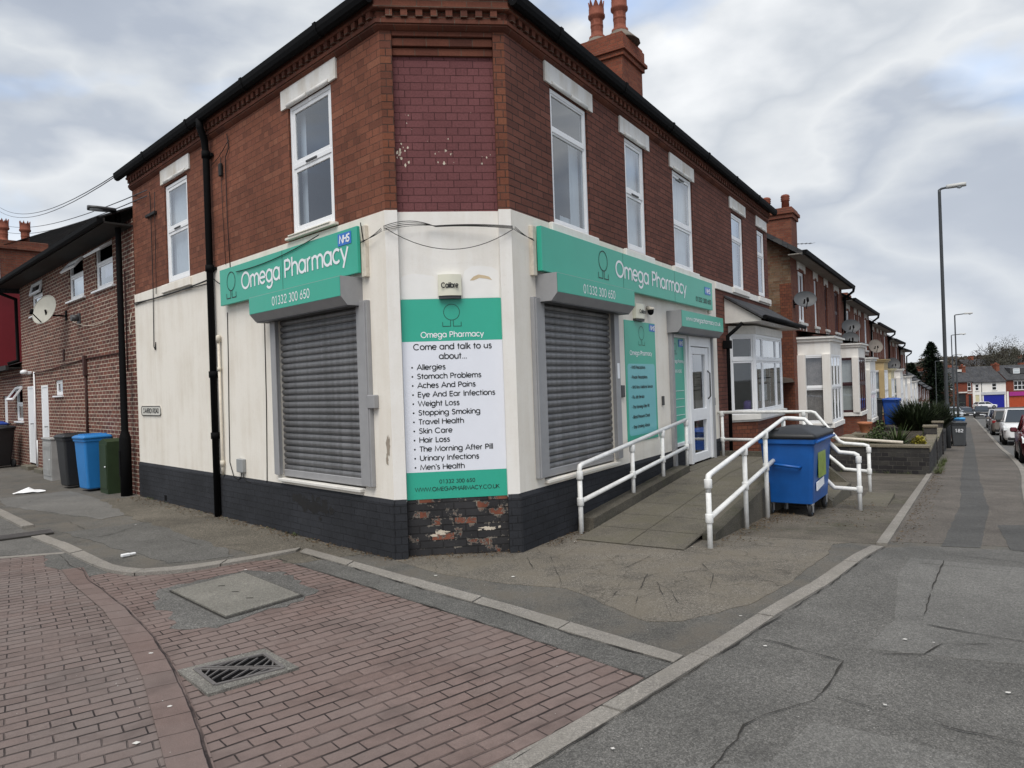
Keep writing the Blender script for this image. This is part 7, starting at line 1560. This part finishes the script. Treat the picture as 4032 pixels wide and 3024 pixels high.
    for sg in (-1, 1):
        mb = MB(); mb.prism([(x0 + .04, .5 * H), (x0 + .03, .42 * H), (x0 + .38, .49 * H), (x0 + .42, .55 * H)], 'o', sg * w * .62, sg * (w * .955)); mb.build('headlight', M_lamp, t)
        mb = MB(); mb.bbox(x0 + L - .2, x0 + L - .01, sg * w * .64, sg * w * .955, .5 * H, .6 * H, .02); mb.build('tail_light', M_tail, t)
        mb = MB(); mb.bbox(x0 + fx + .28, x0 + fx + .42, sg * (w + .02), sg * (w + .2), belt - .02, belt + .13, .03); mb.tube([(x0 + fx + .36, sg * w * .9, belt), (x0 + fx + .36, sg * (w + .04), belt + .02)], .02, 5); mb.build('mirror', M_plastic if kind == 'suv' else col, t)
    mb = MB(); mb.bbox(x0 - .012, x0 + .06, -w * .5, w * .5, .32 * H, .44 * H, .01); mb.build('grille', M_plastic, t)
    mb = MB(); mb.bbox(x0 - .02, x0 + .2, -w * .8, w * .8, zb + .0, zb + .13, .03); mb.bbox(x0 + L - .2, x0 + L + .02, -w * .8, w * .8, zb + .06, zb + .2, .03); mb.build('bumper', M_plastic, t)
    mb = MB(); mb.bbox(x0 - .024, x0 - .012, -.26, .26, .29 * H, .29 * H + .11, .003); mb.build('number_plate', M_print, t)
    mb = MB(); mb.bbox(x0 + L - .02, x0 + L + .03, -.26, .26, .4 * H, .4 * H + .11, .003); mb.build('number_plate', flat('yellow_plate', (.6, .45, .05), .4), t)
    return t
def road_car(s, o, ang, *a, **k):
    p = wp(FR, s, o); z = gz(p.x, p.y) - .1; slope = (gR(s + 1.3, o) - gR(s - 1.3, o)) / 2.6
    c = car((p.x, p.y, z), TR + ang, *a, **k); c.rotation_euler = (0, (-math.atan(slope)) * (1 if ang == 0 else -1), TR + ang); return c
road_car(21.9, 6.08, 0, paint('dark_red_car_paint', (.1, .008, .014)), 4.1, 1.76, 1.5, 'dark red car parked in front of the white one, partly out of view')
road_car(36.4, 6.2, 0, paint('white_car_paint', (.78, .78, .78)), 4.5, 1.9, 1.7, 'white sports utility car facing the camera behind the dark red car', 'suv')
road_car(48.4, 6.0, math.pi, paint('grey_brown_car_paint', (.17, .15, .135)), 4.2, 1.78, 1.52, 'grey brown hatchback seen from behind, beyond the white car')
road_car(55.5, 6.05, math.pi, paint('dark_blue_car_paint', (.02, .025, .05)), 4.1, 1.76, 1.5, 'dark blue hatchback parked just beyond the grey brown one')
road_car(62.5, 6.05, 0, paint('silver_car_paint', (.4, .41, .42)), 4.3, 1.78, 1.48, 'silver car parked beyond the dark blue hatchback')
road_car(115.5, 5.6, 0, paint('black_car_paint', (.014, .015, .017)), 4.8, 1.95, 1.72, 'black off roader facing the camera at the far end of the street', 'suv')
road_car(125, 3.7, .3, paint('charcoal_car_paint', (.03, .031, .034)), 4.3, 1.8, 1.45, 'charcoal car at the junction, beside the black off roader')
road_car(121, 2.2, .2, paint('pale_silver_car_paint', (.5, .54, .58)), 4.0, 1.75, 1.5, 'pale silver hatchback beside the second lamp post')
c_ = car((97.2, 146.2, -6.42), math.pi, paint('white_saloon_paint', (.75, .75, .76)), 4.2, 1.75, 1.42, 'white hatchback parked side on before the far shops'); 

# ================================================================== row of shops across the junction, hill and trees behind
SY = 150.
def shop_unit(x0, x1, zt, wall, label, wins, ground, ridge, name='terraced_shop', chims=(), extra=None):
    t = thing(name, label, 'shop', loc=(x0, SY, -6.6)); f = Frame(FW, t.location.copy()); f.sg = -1; f.fr = (Vector((0, SY, 0)), 0, -1)
    loc = (-x0, 0, 6.6); B = lambda mb, n, m, p=t: mb.build(n, m, p, loc if p is t else (0, 0, 0))
    mb = facade(MB(-1), x0, x1, -7, zt, [(*w, .12) for w in wins] + [(*g[:4], .12) for g in ground]); mb.face([(x0, 0, -7), (x0, -8, -7), (x0, -8, zt), (x0, -4, ridge), (x0, 0, zt)]); mb.face([(x1, 0, -7), (x1, -8, -7), (x1, -8, zt), (x1, -4, ridge), (x1, 0, zt)]); B(mb, 'wall', wall)
    for a, b, c, d in wins:
        window(t, (a - x0, .03, c + 6.6), 0, b - a, d - c, -1, tr=(.5,), mull=(.33, .67) if b - a > 1.3 else (), room=True)
        mb = MB(-1); mb.bbox(a - .12, b + .12, 0, .06, d, d + .18, .01); mb.bbox(a - .1, b + .1, 0, .08, c - .12, c - .01, .01); B(mb, 'window_trim', M_stonew)
    for g in ground:
        a, b, c, d, m = g[:5]; mb = MB(-1); n = max(1, int((d - c) / .1)) if len(g) > 5 else 1
        if len(g) > 5:
            for i in range(n): mb.box(a, b, -.1, -.06 - .02 * (i % 2), c + (d - c) * i / n, c + (d - c) * (i + 1) / n)
        else: mb.box(a, b, -.1, -.07, c, d)
        B(mb, 'shutter' if len(g) > 5 else 'shop_door', m)
    mb = MB(-1); mb.face([(x0, .3, zt - .05), (x1, .3, zt - .05), (x1, -4, ridge), (x0, -4, ridge)]); mb.face([(x0, -4, ridge), (x1, -4, ridge), (x1, -8.3, zt), (x0, -8.3, zt)]); mb.box(x0, x1, .0, .3, zt - .2, zt - .06); B(mb, 'roof', M_slate)
    for cx_, cz in chims:
        mb = MB(-1); mb.box(cx_ - .35, cx_ + .35, -3.6, -2.4, ridge - 1.6, cz); mb.bbox(cx_ - .42, cx_ + .42, -3.67, -2.33, cz, cz + .2, .01); ch = B(mb, 'chimney', B_chim)
        for yy in (-3.2, -2.8): mb = MB(-1); mb.lathe([(.13, 0), (.11, .4)], c=(cx_, yy, cz + .2), n=8); mb.build('chimney_pot', M_clay, ch)
    if extra: extra(t, B)
    return t
M_bsh = flat('royal_blue_shutter', (.012, .02, .3), .5, .4, .1); M_osh = flat('orange_red_shutter', (.45, .075, .025), .5, .4, .12); M_mag = flat('magenta_sign', (.35, .03, .22), .5, .4, .1)
B_red2 = brick('bright_red_brick', [(.2, .045, .025), (.24, .06, .03), (.18, .04, .024)], (.15, .08, .06), ms=.006, dirt=.2)
def ex_l(t, B):
    mb = MB(-1); mb.bbox(94.2, 96, .01, .3, -3.2, -2.95, .01); mb.bbox(96.2, 97.2, .01, .05, -3.35, -3.15, .01); B(mb, 'fascia', M_stonew)
    mb = MB(-1); mb.face([(95.6, -.9, 2.0), (96.6, -.9, 2.05), (96.5, -1.7, 1.6), (95.8, -1.6, 1.6)]) if False else mb.bbox(95.5, 96.5, -2.4, -2.2, 1.3, 1.8, .02); B(mb, 'roof_light', M_stonew)
shop_unit(90.0, 93.6, -.75, B_terr, 'brick house with white stone trim, last house before the far shops', [(91.0, 91.7, -2.3, -1.0), (92.6, 93.3, -2.3, -1.2)], [(91, 92.2, -6.6, -3.4, M_plastic)], 1.9, chims=())
shop_unit(93.62, 97.25, -.75, B_red2, 'bright red brick shop with dark shop window, first of the far row', [(96.2, 97.0, -2.75, -1.05)], [(94.2, 95.8, -6.4, -3.4, M_plastic), (96.35, 97.0, -6.5, -3.6, M_plastic)], 2.3, chims=((98.0 - .9, 2.3),), extra=ex_l)
def ex_m(t, B):
    mb = MB(-1); mb.bbox(99.0, 104.1, .01, .12, -3.75, -3.15, .01); B(mb, 'fascia', flat('pale_grey_fascia', (.5, .5, .52), .6)); mb = MB(-1); mb.tube([(99.15, .06, -1.0), (99.15, .06, -6.5)], .06, 6); B(mb, 'drainpipe', M_dkgrey)
shop_unit(97.27, 104.3, -.95, M_white, 'white painted shop with a royal blue roller shutter', [(97.85, 98.6, -2.8, -1.45), (101.4, 102.35, -2.8, -1.35)], [(97.8, 98.65, -6.5, -3.7, flat('cream_door', (.6, .55, .35), .5)), (99.55, 103.95, -6.6, -3.75, M_bsh, 1)], 2.35, chims=((104.4, 2.4),), extra=ex_m)
def ex_r(t, B):
    mb = MB(-1); mb.bbox(104.9, 112, .01, .2, -4.15, -3.3, .01); B(mb, 'fascia', M_mag)
    mb = MB(-1); mb.prism([(-1.2, .55), (-1.2, 1.75), (-3, 1.9), (-3, .55)], 's', 106.2, 110.2); B(mb, 'dormer', M_dkgrey); window(t, (106.8 - 104.32, 1.17, .55 + 6.6), 0, 1.4, 1.1, -1, tr=(.5,), room=False, pane=M_frost)
    mb = MB(-1); mb.bbox(104.4, 104.8, .0, .1, -6.5, -3.2, .01); B(mb, 'pilaster', M_white)
shop_unit(104.32, 113, -.65, B_red2, 'red brick shop with orange red shutter under a magenta fascia', [(106.0, 108.6, -2.9, -1.05)], [(104.95, 109.5, -6.6, -4.2, M_osh, 1)], 2.4, extra=ex_r)
# hill behind
def hill():
    mb = MB(); xs = list(range(-100, 640, 12)); ys = list(range(180, 620, 18)); P = {}
    for i, x in enumerate(xs):
        for j, y in enumerate(ys):
            u = j / (len(ys) - 1); P[i, j] = (x + (y - 180) * .35, y, -6.8 + 17 * (u ** .8) * (1 + .18 * mnoise.noise(Vector((x * .012, y * .012, 3)))) + 1.5 * mnoise.noise(Vector((x * .05, y * .05, 1))) * u)
    for i in range(len(xs) - 1):
        for j in range(len(ys) - 1): mb.face([P[i, j], P[i + 1, j], P[i + 1, j + 1], P[i, j + 1]], [(0, 0)] * 4, 0, True)
    return structure(mb.build('hill', asphalt('hillside_scrub', (.07, .062, .045), .5, .4, scale=.02)))
hill()
def hz_(x, y): return -6.8 + 17 * (max(0, (y - 180) / 440) ** .8)
# houses with slate roofs on the slope
for i, (x, y, w, lb) in enumerate(((120, 205, 26, 'long slate roofed terrace on the slope, above the bright red brick shop'), (150, 205, 24, 'long slate roofed terrace on the slope, above the white shop'), (200, 290, 30, 'pale hillside house above the terraces'))):
    z = hz_(x, y) + 1.5; t = thing('hillside_house', lb, 'house', loc=(x, y, z)); mb = MB(); mb.box(-w / 2, w / 2, 0, 7, -2, 3.2); mb.build('wall', B_buff if i < 2 else M_white, t)
    mb = MB(); mb.face([(-w / 2, -.3, 3.2), (w / 2, -.3, 3.2), (w / 2, 3.5, 5.6), (-w / 2, 3.5, 5.6)]); mb.face([(-w / 2, 7.3, 3.2), (w / 2, 7.3, 3.2), (w / 2, 3.5, 5.6), (-w / 2, 3.5, 5.6)]); r_ = mb.build('roof', M_slate, t)
    for k in range(3):
        xx = -w / 2 + w * (k + .5) / 3; mb = MB(); mb.box(xx - .8, xx + .8, 3, 4.2, 4.8, 6.8); mb.build('chimney', B_chim, r_)
        mb = MB(); mb.box(xx - 2, xx - .6, -.03, .05, .4, 1.9); mb.build('window', M_carglass, t)
# trees
def conifer(x, y, h, r, label, seed):
    t = thing('conifer_tree', label, 'tree', loc=(x, y, gz(x, y))); rr = random.Random(seed)
    mb = MB(); mb.tube([(0, 0, -.3), (0, 0, h * .95)], [.3, .04], 8); mb.build('trunk', M_bark, t); mb = MB()
    for k in range(420):
        u = rr.random() ** .8; z = h * (.08 + .9 * u); a = rr.uniform(0, 6.283); L = r * (1 - u) ** .75 * rr.uniform(.65, 1.15) + .25
        for q in range(22):
            s = (q + rr.random()) / 22; p = Vector((math.cos(a) * L * s, math.sin(a) * L * s, z - L * .25 * s * s + .1 * rr.gauss(0, 1)));  d = Vector((math.cos(a) + rr.gauss(0, .5), math.sin(a) + rr.gauss(0, .5), rr.uniform(-.3, .5))).normalized(); sd = Vector((-d.y, d.x, rr.gauss(0, .3))).normalized(); l = .5 * (1.1 - s * .5)
            mb.face([tuple(p - sd * l * .4), tuple(p + d * l), tuple(p + sd * l * .4)], [(0, 0)] * 3)
    mb.build('crown', M_con, t, recalc=False)
conifer(74.0, 125, 12.8, 5.4, 'tall dark conifer behind the end of the terrace', 1); conifer(76.5, 128, 10.2, 4.0, 'shorter dark conifer between the tall one and the lamp post', 2); conifer(71.5, 127, 9.2, 3.6, 'shorter dark conifer between the tall one and the terrace roofs', 5)
def bare_tree(x, y, h, label, seed, leaf=None, z=None):
    t = thing('bare_tree', label, 'tree', loc=(x, y, hz_(x, y) - .3 if z is None else z), group='winter trees on the hill'); rr = random.Random(seed); mb = MB(); tw = MB()
    def grow(p, d, L, r, lv):
        q = p + d * L; (mb if lv < 3 else tw).tube([tuple(p), tuple(q)], [r, r * .65], 5 if lv < 2 else 3, caps=False, sm=False)
        if lv >= 5: return
        for k in range(rr.randint(2, 3) + (lv == 0)):
            nd = (d + Vector((rr.gauss(0, .55), rr.gauss(0, .55), rr.gauss(.08, .3)))).normalized(); grow(p + d * L * rr.uniform(.6, 1.0), nd, L * rr.uniform(.6, .82), r * .6, lv + 1)
    grow(Vector((0, 0, 0)), Vector((0, 0, 1)), h * .3, h * .028, 0)
    mb.build('trunk', M_bark, t, recalc=False); tw.build('crown', M_twig, t, recalc=False)
    if leaf: m2 = MB(); leaf_cloud(m2, 2200, h * .33, h * .33, h * .3, .22, seed, (0, 0, h * .55), 14); m2.build('foliage', leaf, t, recalc=False)
rr = random.Random(11)
M_ivy = foliage_mat('hazy_green', (.045, .044, .03), (.085, .078, .055))
spots = [(3790, 215, 8.5), (3815, 235, 9), (3832, 225, 8.5), (3846, 262, 10), (3862, 300, 9.5), (3890, 330, 6), (3908, 250, 11), (3932, 255, 15), (3958, 262, 13), (3990, 300, 11), (3772, 240, 9), (3940, 232, 9), (3975, 240, 8.5), (3760, 225, 8), (4022, 290, 12.5), (3878, 380, 8), (3742, 222, 7), (3725, 226, 6.5)]
spots = [((px - 2016) / 2794 * y, y, h) for px, y, h in spots]
nm = ['bare tree next to the dark conifer and lamp posts', 'bare tree above the red brick shop roof', 'bare tree between the lamp posts on the slope', 'bare branching tree above the white shop', 'second bare tree above the white shop', 'tall pale tree before the big hill tree begins', 'greenish tree leaning into the big hill tree', 'biggest round tree on the skyline', 'tree just beyond the biggest hill tree', 'skyline tree above the dormer window', 'thin bare tree in front of the hillside', 'low hillside tree beneath the biggest skyline tree', 'hillside tree beyond the low one', 'small bare tree beside the dark conifer', 'last skyline tree past the dormer', 'skyline tree far up the slope in the middle', 'small bare tree touching the dark conifer', 'tiny bare tree just behind the dark conifer']
for i, (x, y, h) in enumerate(spots): bare_tree(x, y, h * 1.3, nm[i], 50 + i, M_ivy if i in (5, 6, 7, 8, 9, 11, 12, 14) else None)
# scrub covering the slope
mb = MB(); r = random.Random(4)
for k in range(6000):
    y = 212 * (2.6 ** r.random()); x = y * r.uniform(.58, .80); z = hz_(x, y); s = r.uniform(.8, 2.2); 
    for q in range(5):
        p = Vector((x + r.gauss(0, 2), y + r.gauss(0, 2), z + r.uniform(0, 4.5))); n_ = Vector((r.gauss(0, 1), r.gauss(0, 1), r.gauss(0, 1))).normalized(); t_ = n_.orthogonal().normalized(); b_ = n_.cross(t_)
        mb.face([tuple(p - t_ * s * .5), tuple(p + b_ * s * .3), tuple(p + t_ * s * .5), tuple(p - b_ * s * .3)], [(0, 0)] * 4)
sc_ = mb.build('hillside_thicket', foliage_mat('brown_thicket', (.06, .045, .032), (.1, .08, .055)), None, recalc=False); sc_['kind'] = 'stuff'; sc_['label'] = 'brown winter thicket covering the far hillside'

# ================================================================== things set in or lying on the ground
def gth(x, y, name, label, cat, rot=0., lift=.012, group=None): return thing(name, label, cat, loc=(x, y, gz(x, y) + lift), rot=rot, group=group)
# concrete service cover
q = [(-3.04, 6.2), (-2.61, 6.75), (-1.82, 5.93), (-2.24, 5.41)]; cx0 = sum(p[0] for p in q) / 4; cy0 = sum(p[1] for p in q) / 4
t = gth(cx0, cy0, 'service_cover', 'pale concrete inspection cover set in the red block paving', 'service cover', lift=.0115)
mb = MB(); L = [(x - cx0, y - cy0) for x, y in q]
def shrink(P, k): return [(x * k, y * k) for x, y in P]
mb.prism(shrink(L, .985), 'z', -.05, .014); mb.build('slab', asphalt('cover_concrete', (.2, .19, .165), .25, .2), t)
mb = MB(); a, b, c, d = L; I = shrink(L, 1.0); O = shrink(L, 1.035)
for i in range(4): mb.face([(*I[i], .006), (*I[(i + 1) % 4], .006), (*O[(i + 1) % 4], .006), (*O[i], .006)])
mb.build('frame', M_crack, t)
for u, v in ((.25, .5), (.75, .5), (.5, .5)):
    p = [a[k] * (1 - u) * (1 - v) + b[k] * (1 - u) * v + d[k] * u * (1 - v) + c[k] * u * v for k in (0, 1)]; mb = MB(); mb.box(p[0] - .028, p[0] + .028, p[1] - .007, p[1] + .007, .0141, .0165); mb.build('lifting_slot', M_crack, t)
# road gully with its herringbone grate
fx0, fy0 = -1.74, 4.37
t = gth(fx0, fy0, 'drain_grate', 'iron drain grate in the middle of the red block paving', 'drain', lift=.0115); t.rotation_euler = (0, 0, R_(26))
def rot26(x, y): dx, dy = x - fx0, y - fy0; ca, sa = math.cos(R_(-26)), math.sin(R_(-26)); return (dx * ca - dy * sa, dx * sa + dy * ca)
OQ = [rot26(*p) for p in ((-2.13, 4.39), (-1.70, 4.71), (-1.37, 4.37), (-1.78, 4.02))]; GQ = [rot26(*p) for p in ((-2.02, 4.39), (-1.67, 4.61), (-1.46, 4.36), (-1.79, 4.14))]
mb = MB(); H2 = .01; OQr = OQ
for i in range(4):
    a, b = OQ[i], OQ[(i + 1) % 4]; c, d = GQ[(i + 1) % 4], GQ[i]; mb.face([(*a, H2), (*b, H2), (*c, H2), (*d, H2)]); mb.face([(*a, H2), (*b, H2), (*b, -.05), (*a, -.05)]); 
mb.build('surround', asphalt('gully_concrete', (.19, .18, .16), .35, .45), t)
mb = MB(); S2 = shrink(GQ, 1.0); mb.face([(x, y, .0045) for x, y in GQ]); mb.build('pit', flat('gully_dark', (.004, .004, .004), .9, .05, .1), t)
def bil(u, v): return tuple(GQ[0][k] * (1 - u) * (1 - v) + GQ[1][k] * (1 - u) * v + GQ[3][k] * u * (1 - v) + GQ[2][k] * u * v for k in (0, 1))
M_iron = flat('worn_iron', (.13, .12, .115), .5, .5, .3, nscale=30)
mb = MB()
def bar(p, q_, w, z0, z1):
    d = Vector((q_[0] - p[0], q_[1] - p[1])).normalized(); n = (-d.y * w / 2, d.x * w / 2)
    mb.prism([(p[0] + n[0], p[1] + n[1]), (q_[0] + n[0], q_[1] + n[1]), (q_[0] - n[0], q_[1] - n[1]), (p[0] - n[0], p[1] - n[1])], 'z', z0, z1)
for i in range(4): bar(bil(*((0, 0), (0, 1), (1, 1), (1, 0))[i]), bil(*((0, 1), (1, 1), (1, 0), (0, 0))[i]), .022, .005, .016 + i * .0004)
bar(bil(0, 0), bil(1, 1), .014, .0055, .0150); bar(bil(0, .12), bil(.88, 1), .012, .0055, .0146)
for k in range(9):
    u = .06 + .11 * k
    bar(bil(u, u), bil(min(1, u + .3), max(0, u - .34)), .009, .0055, .0140 + k * .0002); bar(bil(max(0, u - .04), min(1, u + .06)), bil(max(0, u - .34), min(1, u + .36)), .009, .0055, .0136 + k * .0002)
mb.build('bars', M_iron, t)
# gully at the far left
p0 = (-6.26, 9.02); t = gth(*p0, 'drain_grate', 'long dark kerb drain grate at the kerb gap of the side street', 'drain', rot=R_(40), lift=.02)
mb = MB(); mb.box(-.3, .3, -.14, .14, -.02, .004); mb.build('pit', M_crack, t); mb = MB()
for i in range(5): mb.box(-.3, .3, -.13 + i * .06, -.115 + i * .06, .0042, .016)
mb.build('bars', M_iron, t)
cracks([[(1.52, 4.64), (1.63, 4.54), (1.79, 4.35), (2.42, 4.27), (2.5, 4.33), (2.62, 4.42), (2.9, 4.39)], [(2.72, 4.77), (2.9, 4.59), (3.12, 4.41), (3.4, 4.15)], [(2.74, 4.83), (3.0, 5.22), (3.85, 6.42)], [(.84, 3.14), (1.0, 3.34), (1.08, 3.47), (1.18, 3.55), (1.38, 3.65), (1.52, 3.72), (1.65, 3.85), (1.91, 4.21)], [(1.62, 3.76), (1.84, 3.56), (2.03, 3.38), (2.26, 3.21)], [(1.91, 4.21), (1.76, 4.36)], [(4.02, 6.73), (4.48, 6.29)], [(.84, 3.14), (.6, 2.8), (.4, 2.5)]], .0055)
cracks([[(.91, 7.87), (1.27, 7.46), (1.85, 6.89), (2.03, 6.75)], [(1.11, 6.22), (1.22, 5.72), (1.21, 5.36)], [(1.69, 6.55), (1.69, 6.15), (1.55, 5.75)], [(1.14, 6.26), (.97, 5.75), (.84, 5.23)], [(.67, 5.51), (.94, 6.02), (1.22, 6.25), (1.73, 6.31)], [(1.89, 6.7), (2.15, 6.31), (2.46, 6.13)], [(1.17, 6.0), (1.08, 5.05)], [(.8, 5.08), (.93, 5.57), (1.1, 5.7)], [(.32, 7.01), (.36, 6.02)], [(.09, 7.0), (.14, 6.51)], [(1.22, 5.72), (1.5, 5.6), (1.7, 5.4)], [(1.69, 6.15), (2.0, 6.0), (2.2, 5.75)], [(.36, 6.4), (.7, 6.3), (1.0, 6.5), (1.3, 6.9)]], .0028, .0128)
cracks([[(-5.28, 8.42), (-5.08, 8.97), (-5.06, 9.72)], [(-4.41, 8.79), (-3.49, 7.98), (-3.07, 8.08)], [(-5.31, 8.4), (-5.21, 8.72), (-5.06, 8.94)], [(-6.62, 9.71), (-6.43, 9.9), (-6.28, 9.96), (-5.69, 9.35)], [(-8.04, 11.33), (-8.31, 12.23), (-8.37, 12.5)], [(-6.9, 9.47), (-6.67, 9.6)], [(-4.64, 6.35), (-4.43, 6.44)], [(-1.87, 4.92), (-1.61, 4.65)], [(-5.09, 7.88), (-4.6, 7.3), (-4.25, 7.0)]], .004, .0127)
# dirt along joints where kerb and paving meet
cracks([[(-2.35, 7.57), (-1.54, 6.77), (-.8, 6.0), (-.17, 5.39), (.32, 4.84), (.92, 4.25)], [(-2.46, 7.3), (-1.6, 6.44), (-.09, 4.92), (.36, 4.45), (.71, 4.07)], [(-.06, 3.22), (.2, 3.52), (1.0, 4.35)], [(.02, 3.14), (.29, 3.41), (1.35, 4.51), (2.53, 5.76), (3.68, 7.1)]], .006, .0126)
# rubbish : crumpled paper and a can
def crumple(mb, w, h, n, seed, amp):
    r = random.Random(seed); P = {}
    for i in range(n + 1):
        for j in range(n + 1):
            u, v = i / n - .5, j / n - .5; e = max(0, 1 - 2.2 * math.hypot(u, v)); P[i, j] = (u * w * (1 + r.uniform(-.15, .15)), v * h * (1 + r.uniform(-.15, .15)), .004 + e * amp * r.uniform(.4, 1.1) + abs(r.gauss(0, amp * .07)))
    for i in range(n):
        for j in range(n): mb.face([P[i, j], P[i + 1, j], P[i + 1, j + 1], P[i, j + 1]])
M_paper = flat('white_paper', (.8, .8, .8), .8, .2, .06)
p = wp(FL, 9.95, 1.18); t = gth(p.x, p.y, 'paper_litter', 'crumpled white paper lying on the side pavement', 'litter', .4); mb = MB(); crumple(mb, .5, .22, 6, 1, .12); mb.build('sheet', M_paper, t)
p = wp(FL, 2.49, 1.74); t = gth(p.x, p.y, 'crushed_carton', 'small crushed white carton on the grey asphalt', 'litter', .9); mb = MB(); mb.bbox(-.06, .03, -.02, .02, .0, .03, .006); mb.bbox(.032, .09, -.016, .018, .004, .026, .006); mb.build('carton', M_paper, t)
r = random.Random(21); spx = [(-7.09, 11.98), (-5.11, 9.52), (-2.64, 6.88), (-.75, 6.43), (-1.94, 3.9), (-1.91, 3.5), (-2.46, 4.72), (2.38, 11.47), (.62, 7.61), (1.54, 4.48), (.41, 3.29), (1.85, 3.63), (2.54, 3.72), (1.57, 5.06), (2.58, 4.44), (2.44, 4.51), (1.77, 7.2), (-.05, 6.3), (-2.35, 6.7)]
mb = MB()
def speck(x, y, s, dz=.0135):
    k = r.randint(4, 6); z = gz(x, y) + dz + r.random() * .001; a0 = r.uniform(0, 6.28); e = r.uniform(.4, .9)
    mb.face([(x + s * math.cos(a0 + 6.283 * i / k) * r.uniform(.7, 1.2), y + s * e * math.sin(a0 + 6.283 * i / k) * r.uniform(.7, 1.2), z) for i in range(k)], [(0, 0)] * k)
for x, y in spx: speck(x, y, r.uniform(.008, .02))
for _ in range(500):
    s, o = r.uniform(-4.5, 6), r.uniform(-4, 4.3); p = wp(FR, s, o)
    if o < .3 and s > -.5: continue
    speck(p.x, p.y, r.uniform(.0015, .005), .0135)
o_ = mb.build('pale_grit', flat('pale_grit', (.6, .58, .54), .9, .1, .2), None, recalc=False); o_['kind'] = 'stuff'; o_['label'] = 'pale grit and trodden chewing gum on the pavement'
mb = MB()
def bit(x, y, s, z=.013):
    a = r.uniform(0, 6.283); zz = gz(x, y) + z + r.uniform(0, .012); d = (math.cos(a) * s, math.sin(a) * s); n = (-d[1] * r.uniform(.2, .5), d[0] * r.uniform(.2, .5)); mb.face([(x - d[0], y - d[1], zz - .003), (x + n[0], y + n[1], zz + r.uniform(0, .008)), (x + d[0], y + d[1], zz), (x - n[0], y - n[1], zz)], [(0, 0)] * 4)
for _ in range(900):
    s = r.uniform(0, 7.4); o = .04 + abs(r.gauss(0, .13)) * (.4 + s / 7.); p = wp(FL, s, o); bit(p.x, p.y, r.uniform(.006, .022))
for _ in range(260): p = wp(FC, r.uniform(0, CW), RC + .03 + abs(r.gauss(0, .1))); bit(p.x, p.y, r.uniform(.005, .016))
for _ in range(500): p = wp(FR, 1.0 + r.random() ** .7 * 3.2, 1.63 + abs(r.gauss(0, .16))); bit(p.x, p.y, r.uniform(.006, .02))
for _ in range(700): p = wp(FR, r.uniform(3, 6.3), 1.7 + r.random() * 1.2); bit(p.x, p.y, r.uniform(.005, .018))
for _ in range(160): p = wp(FR, r.uniform(.3, 1.1), .05 + abs(r.gauss(0, .12))); bit(p.x, p.y, r.uniform(.006, .02))
for _ in range(700): p = wp(FR, r.uniform(2, 14), 3.2 + abs(r.gauss(0, .12))); bit(p.x, p.y, r.uniform(.006, .02))
o_ = mb.build('leaf_litter', foliage_mat('dry_leaf_litter', (.06, .035, .018), (.16, .11, .06), .9), None, recalc=False); o_['kind'] = 'stuff'; o_['label'] = 'dry leaf litter along the foot of the walls'
mb = MB()
def tuft(P, n, L, seed):
    m2 = MB(); blades(m2, n, L, .008, 1.2, seed, .6, .06)
    for f in m2.f: mb.face([(m2.v[i][0] + P[0], m2.v[i][1] + P[1], m2.v[i][2] + P[2]) for i in f], [(0, 0)] * 4)
for i in range(14): s = r.uniform(1.0, 2.4) if i < 6 else r.uniform(2.4, 7.3); p = wp(FL, s, .06); tuft((p.x, p.y, gz(p.x, p.y) + .004), 8, r.uniform(.03, .07), i)
for i in range(22): s = r.uniform(12.8, 18.5); p = wp(FR, s, 3.2 + r.random() * .12); tuft((p.x, p.y, gz(p.x, p.y) + .01), 22, r.uniform(.1, .28), 40 + i)
for i in range(10): p = wp(FR, r.uniform(12.4, 12.55), r.uniform(1.2, 3.0)); tuft((p.x, p.y, gz(p.x, p.y) + .01), 10, r.uniform(.05, .12), 80 + i)
o_ = mb.build('weeds', M_grassb, None, recalc=False); o_['kind'] = 'stuff'; o_['label'] = 'small green weeds at the foot of the walls'
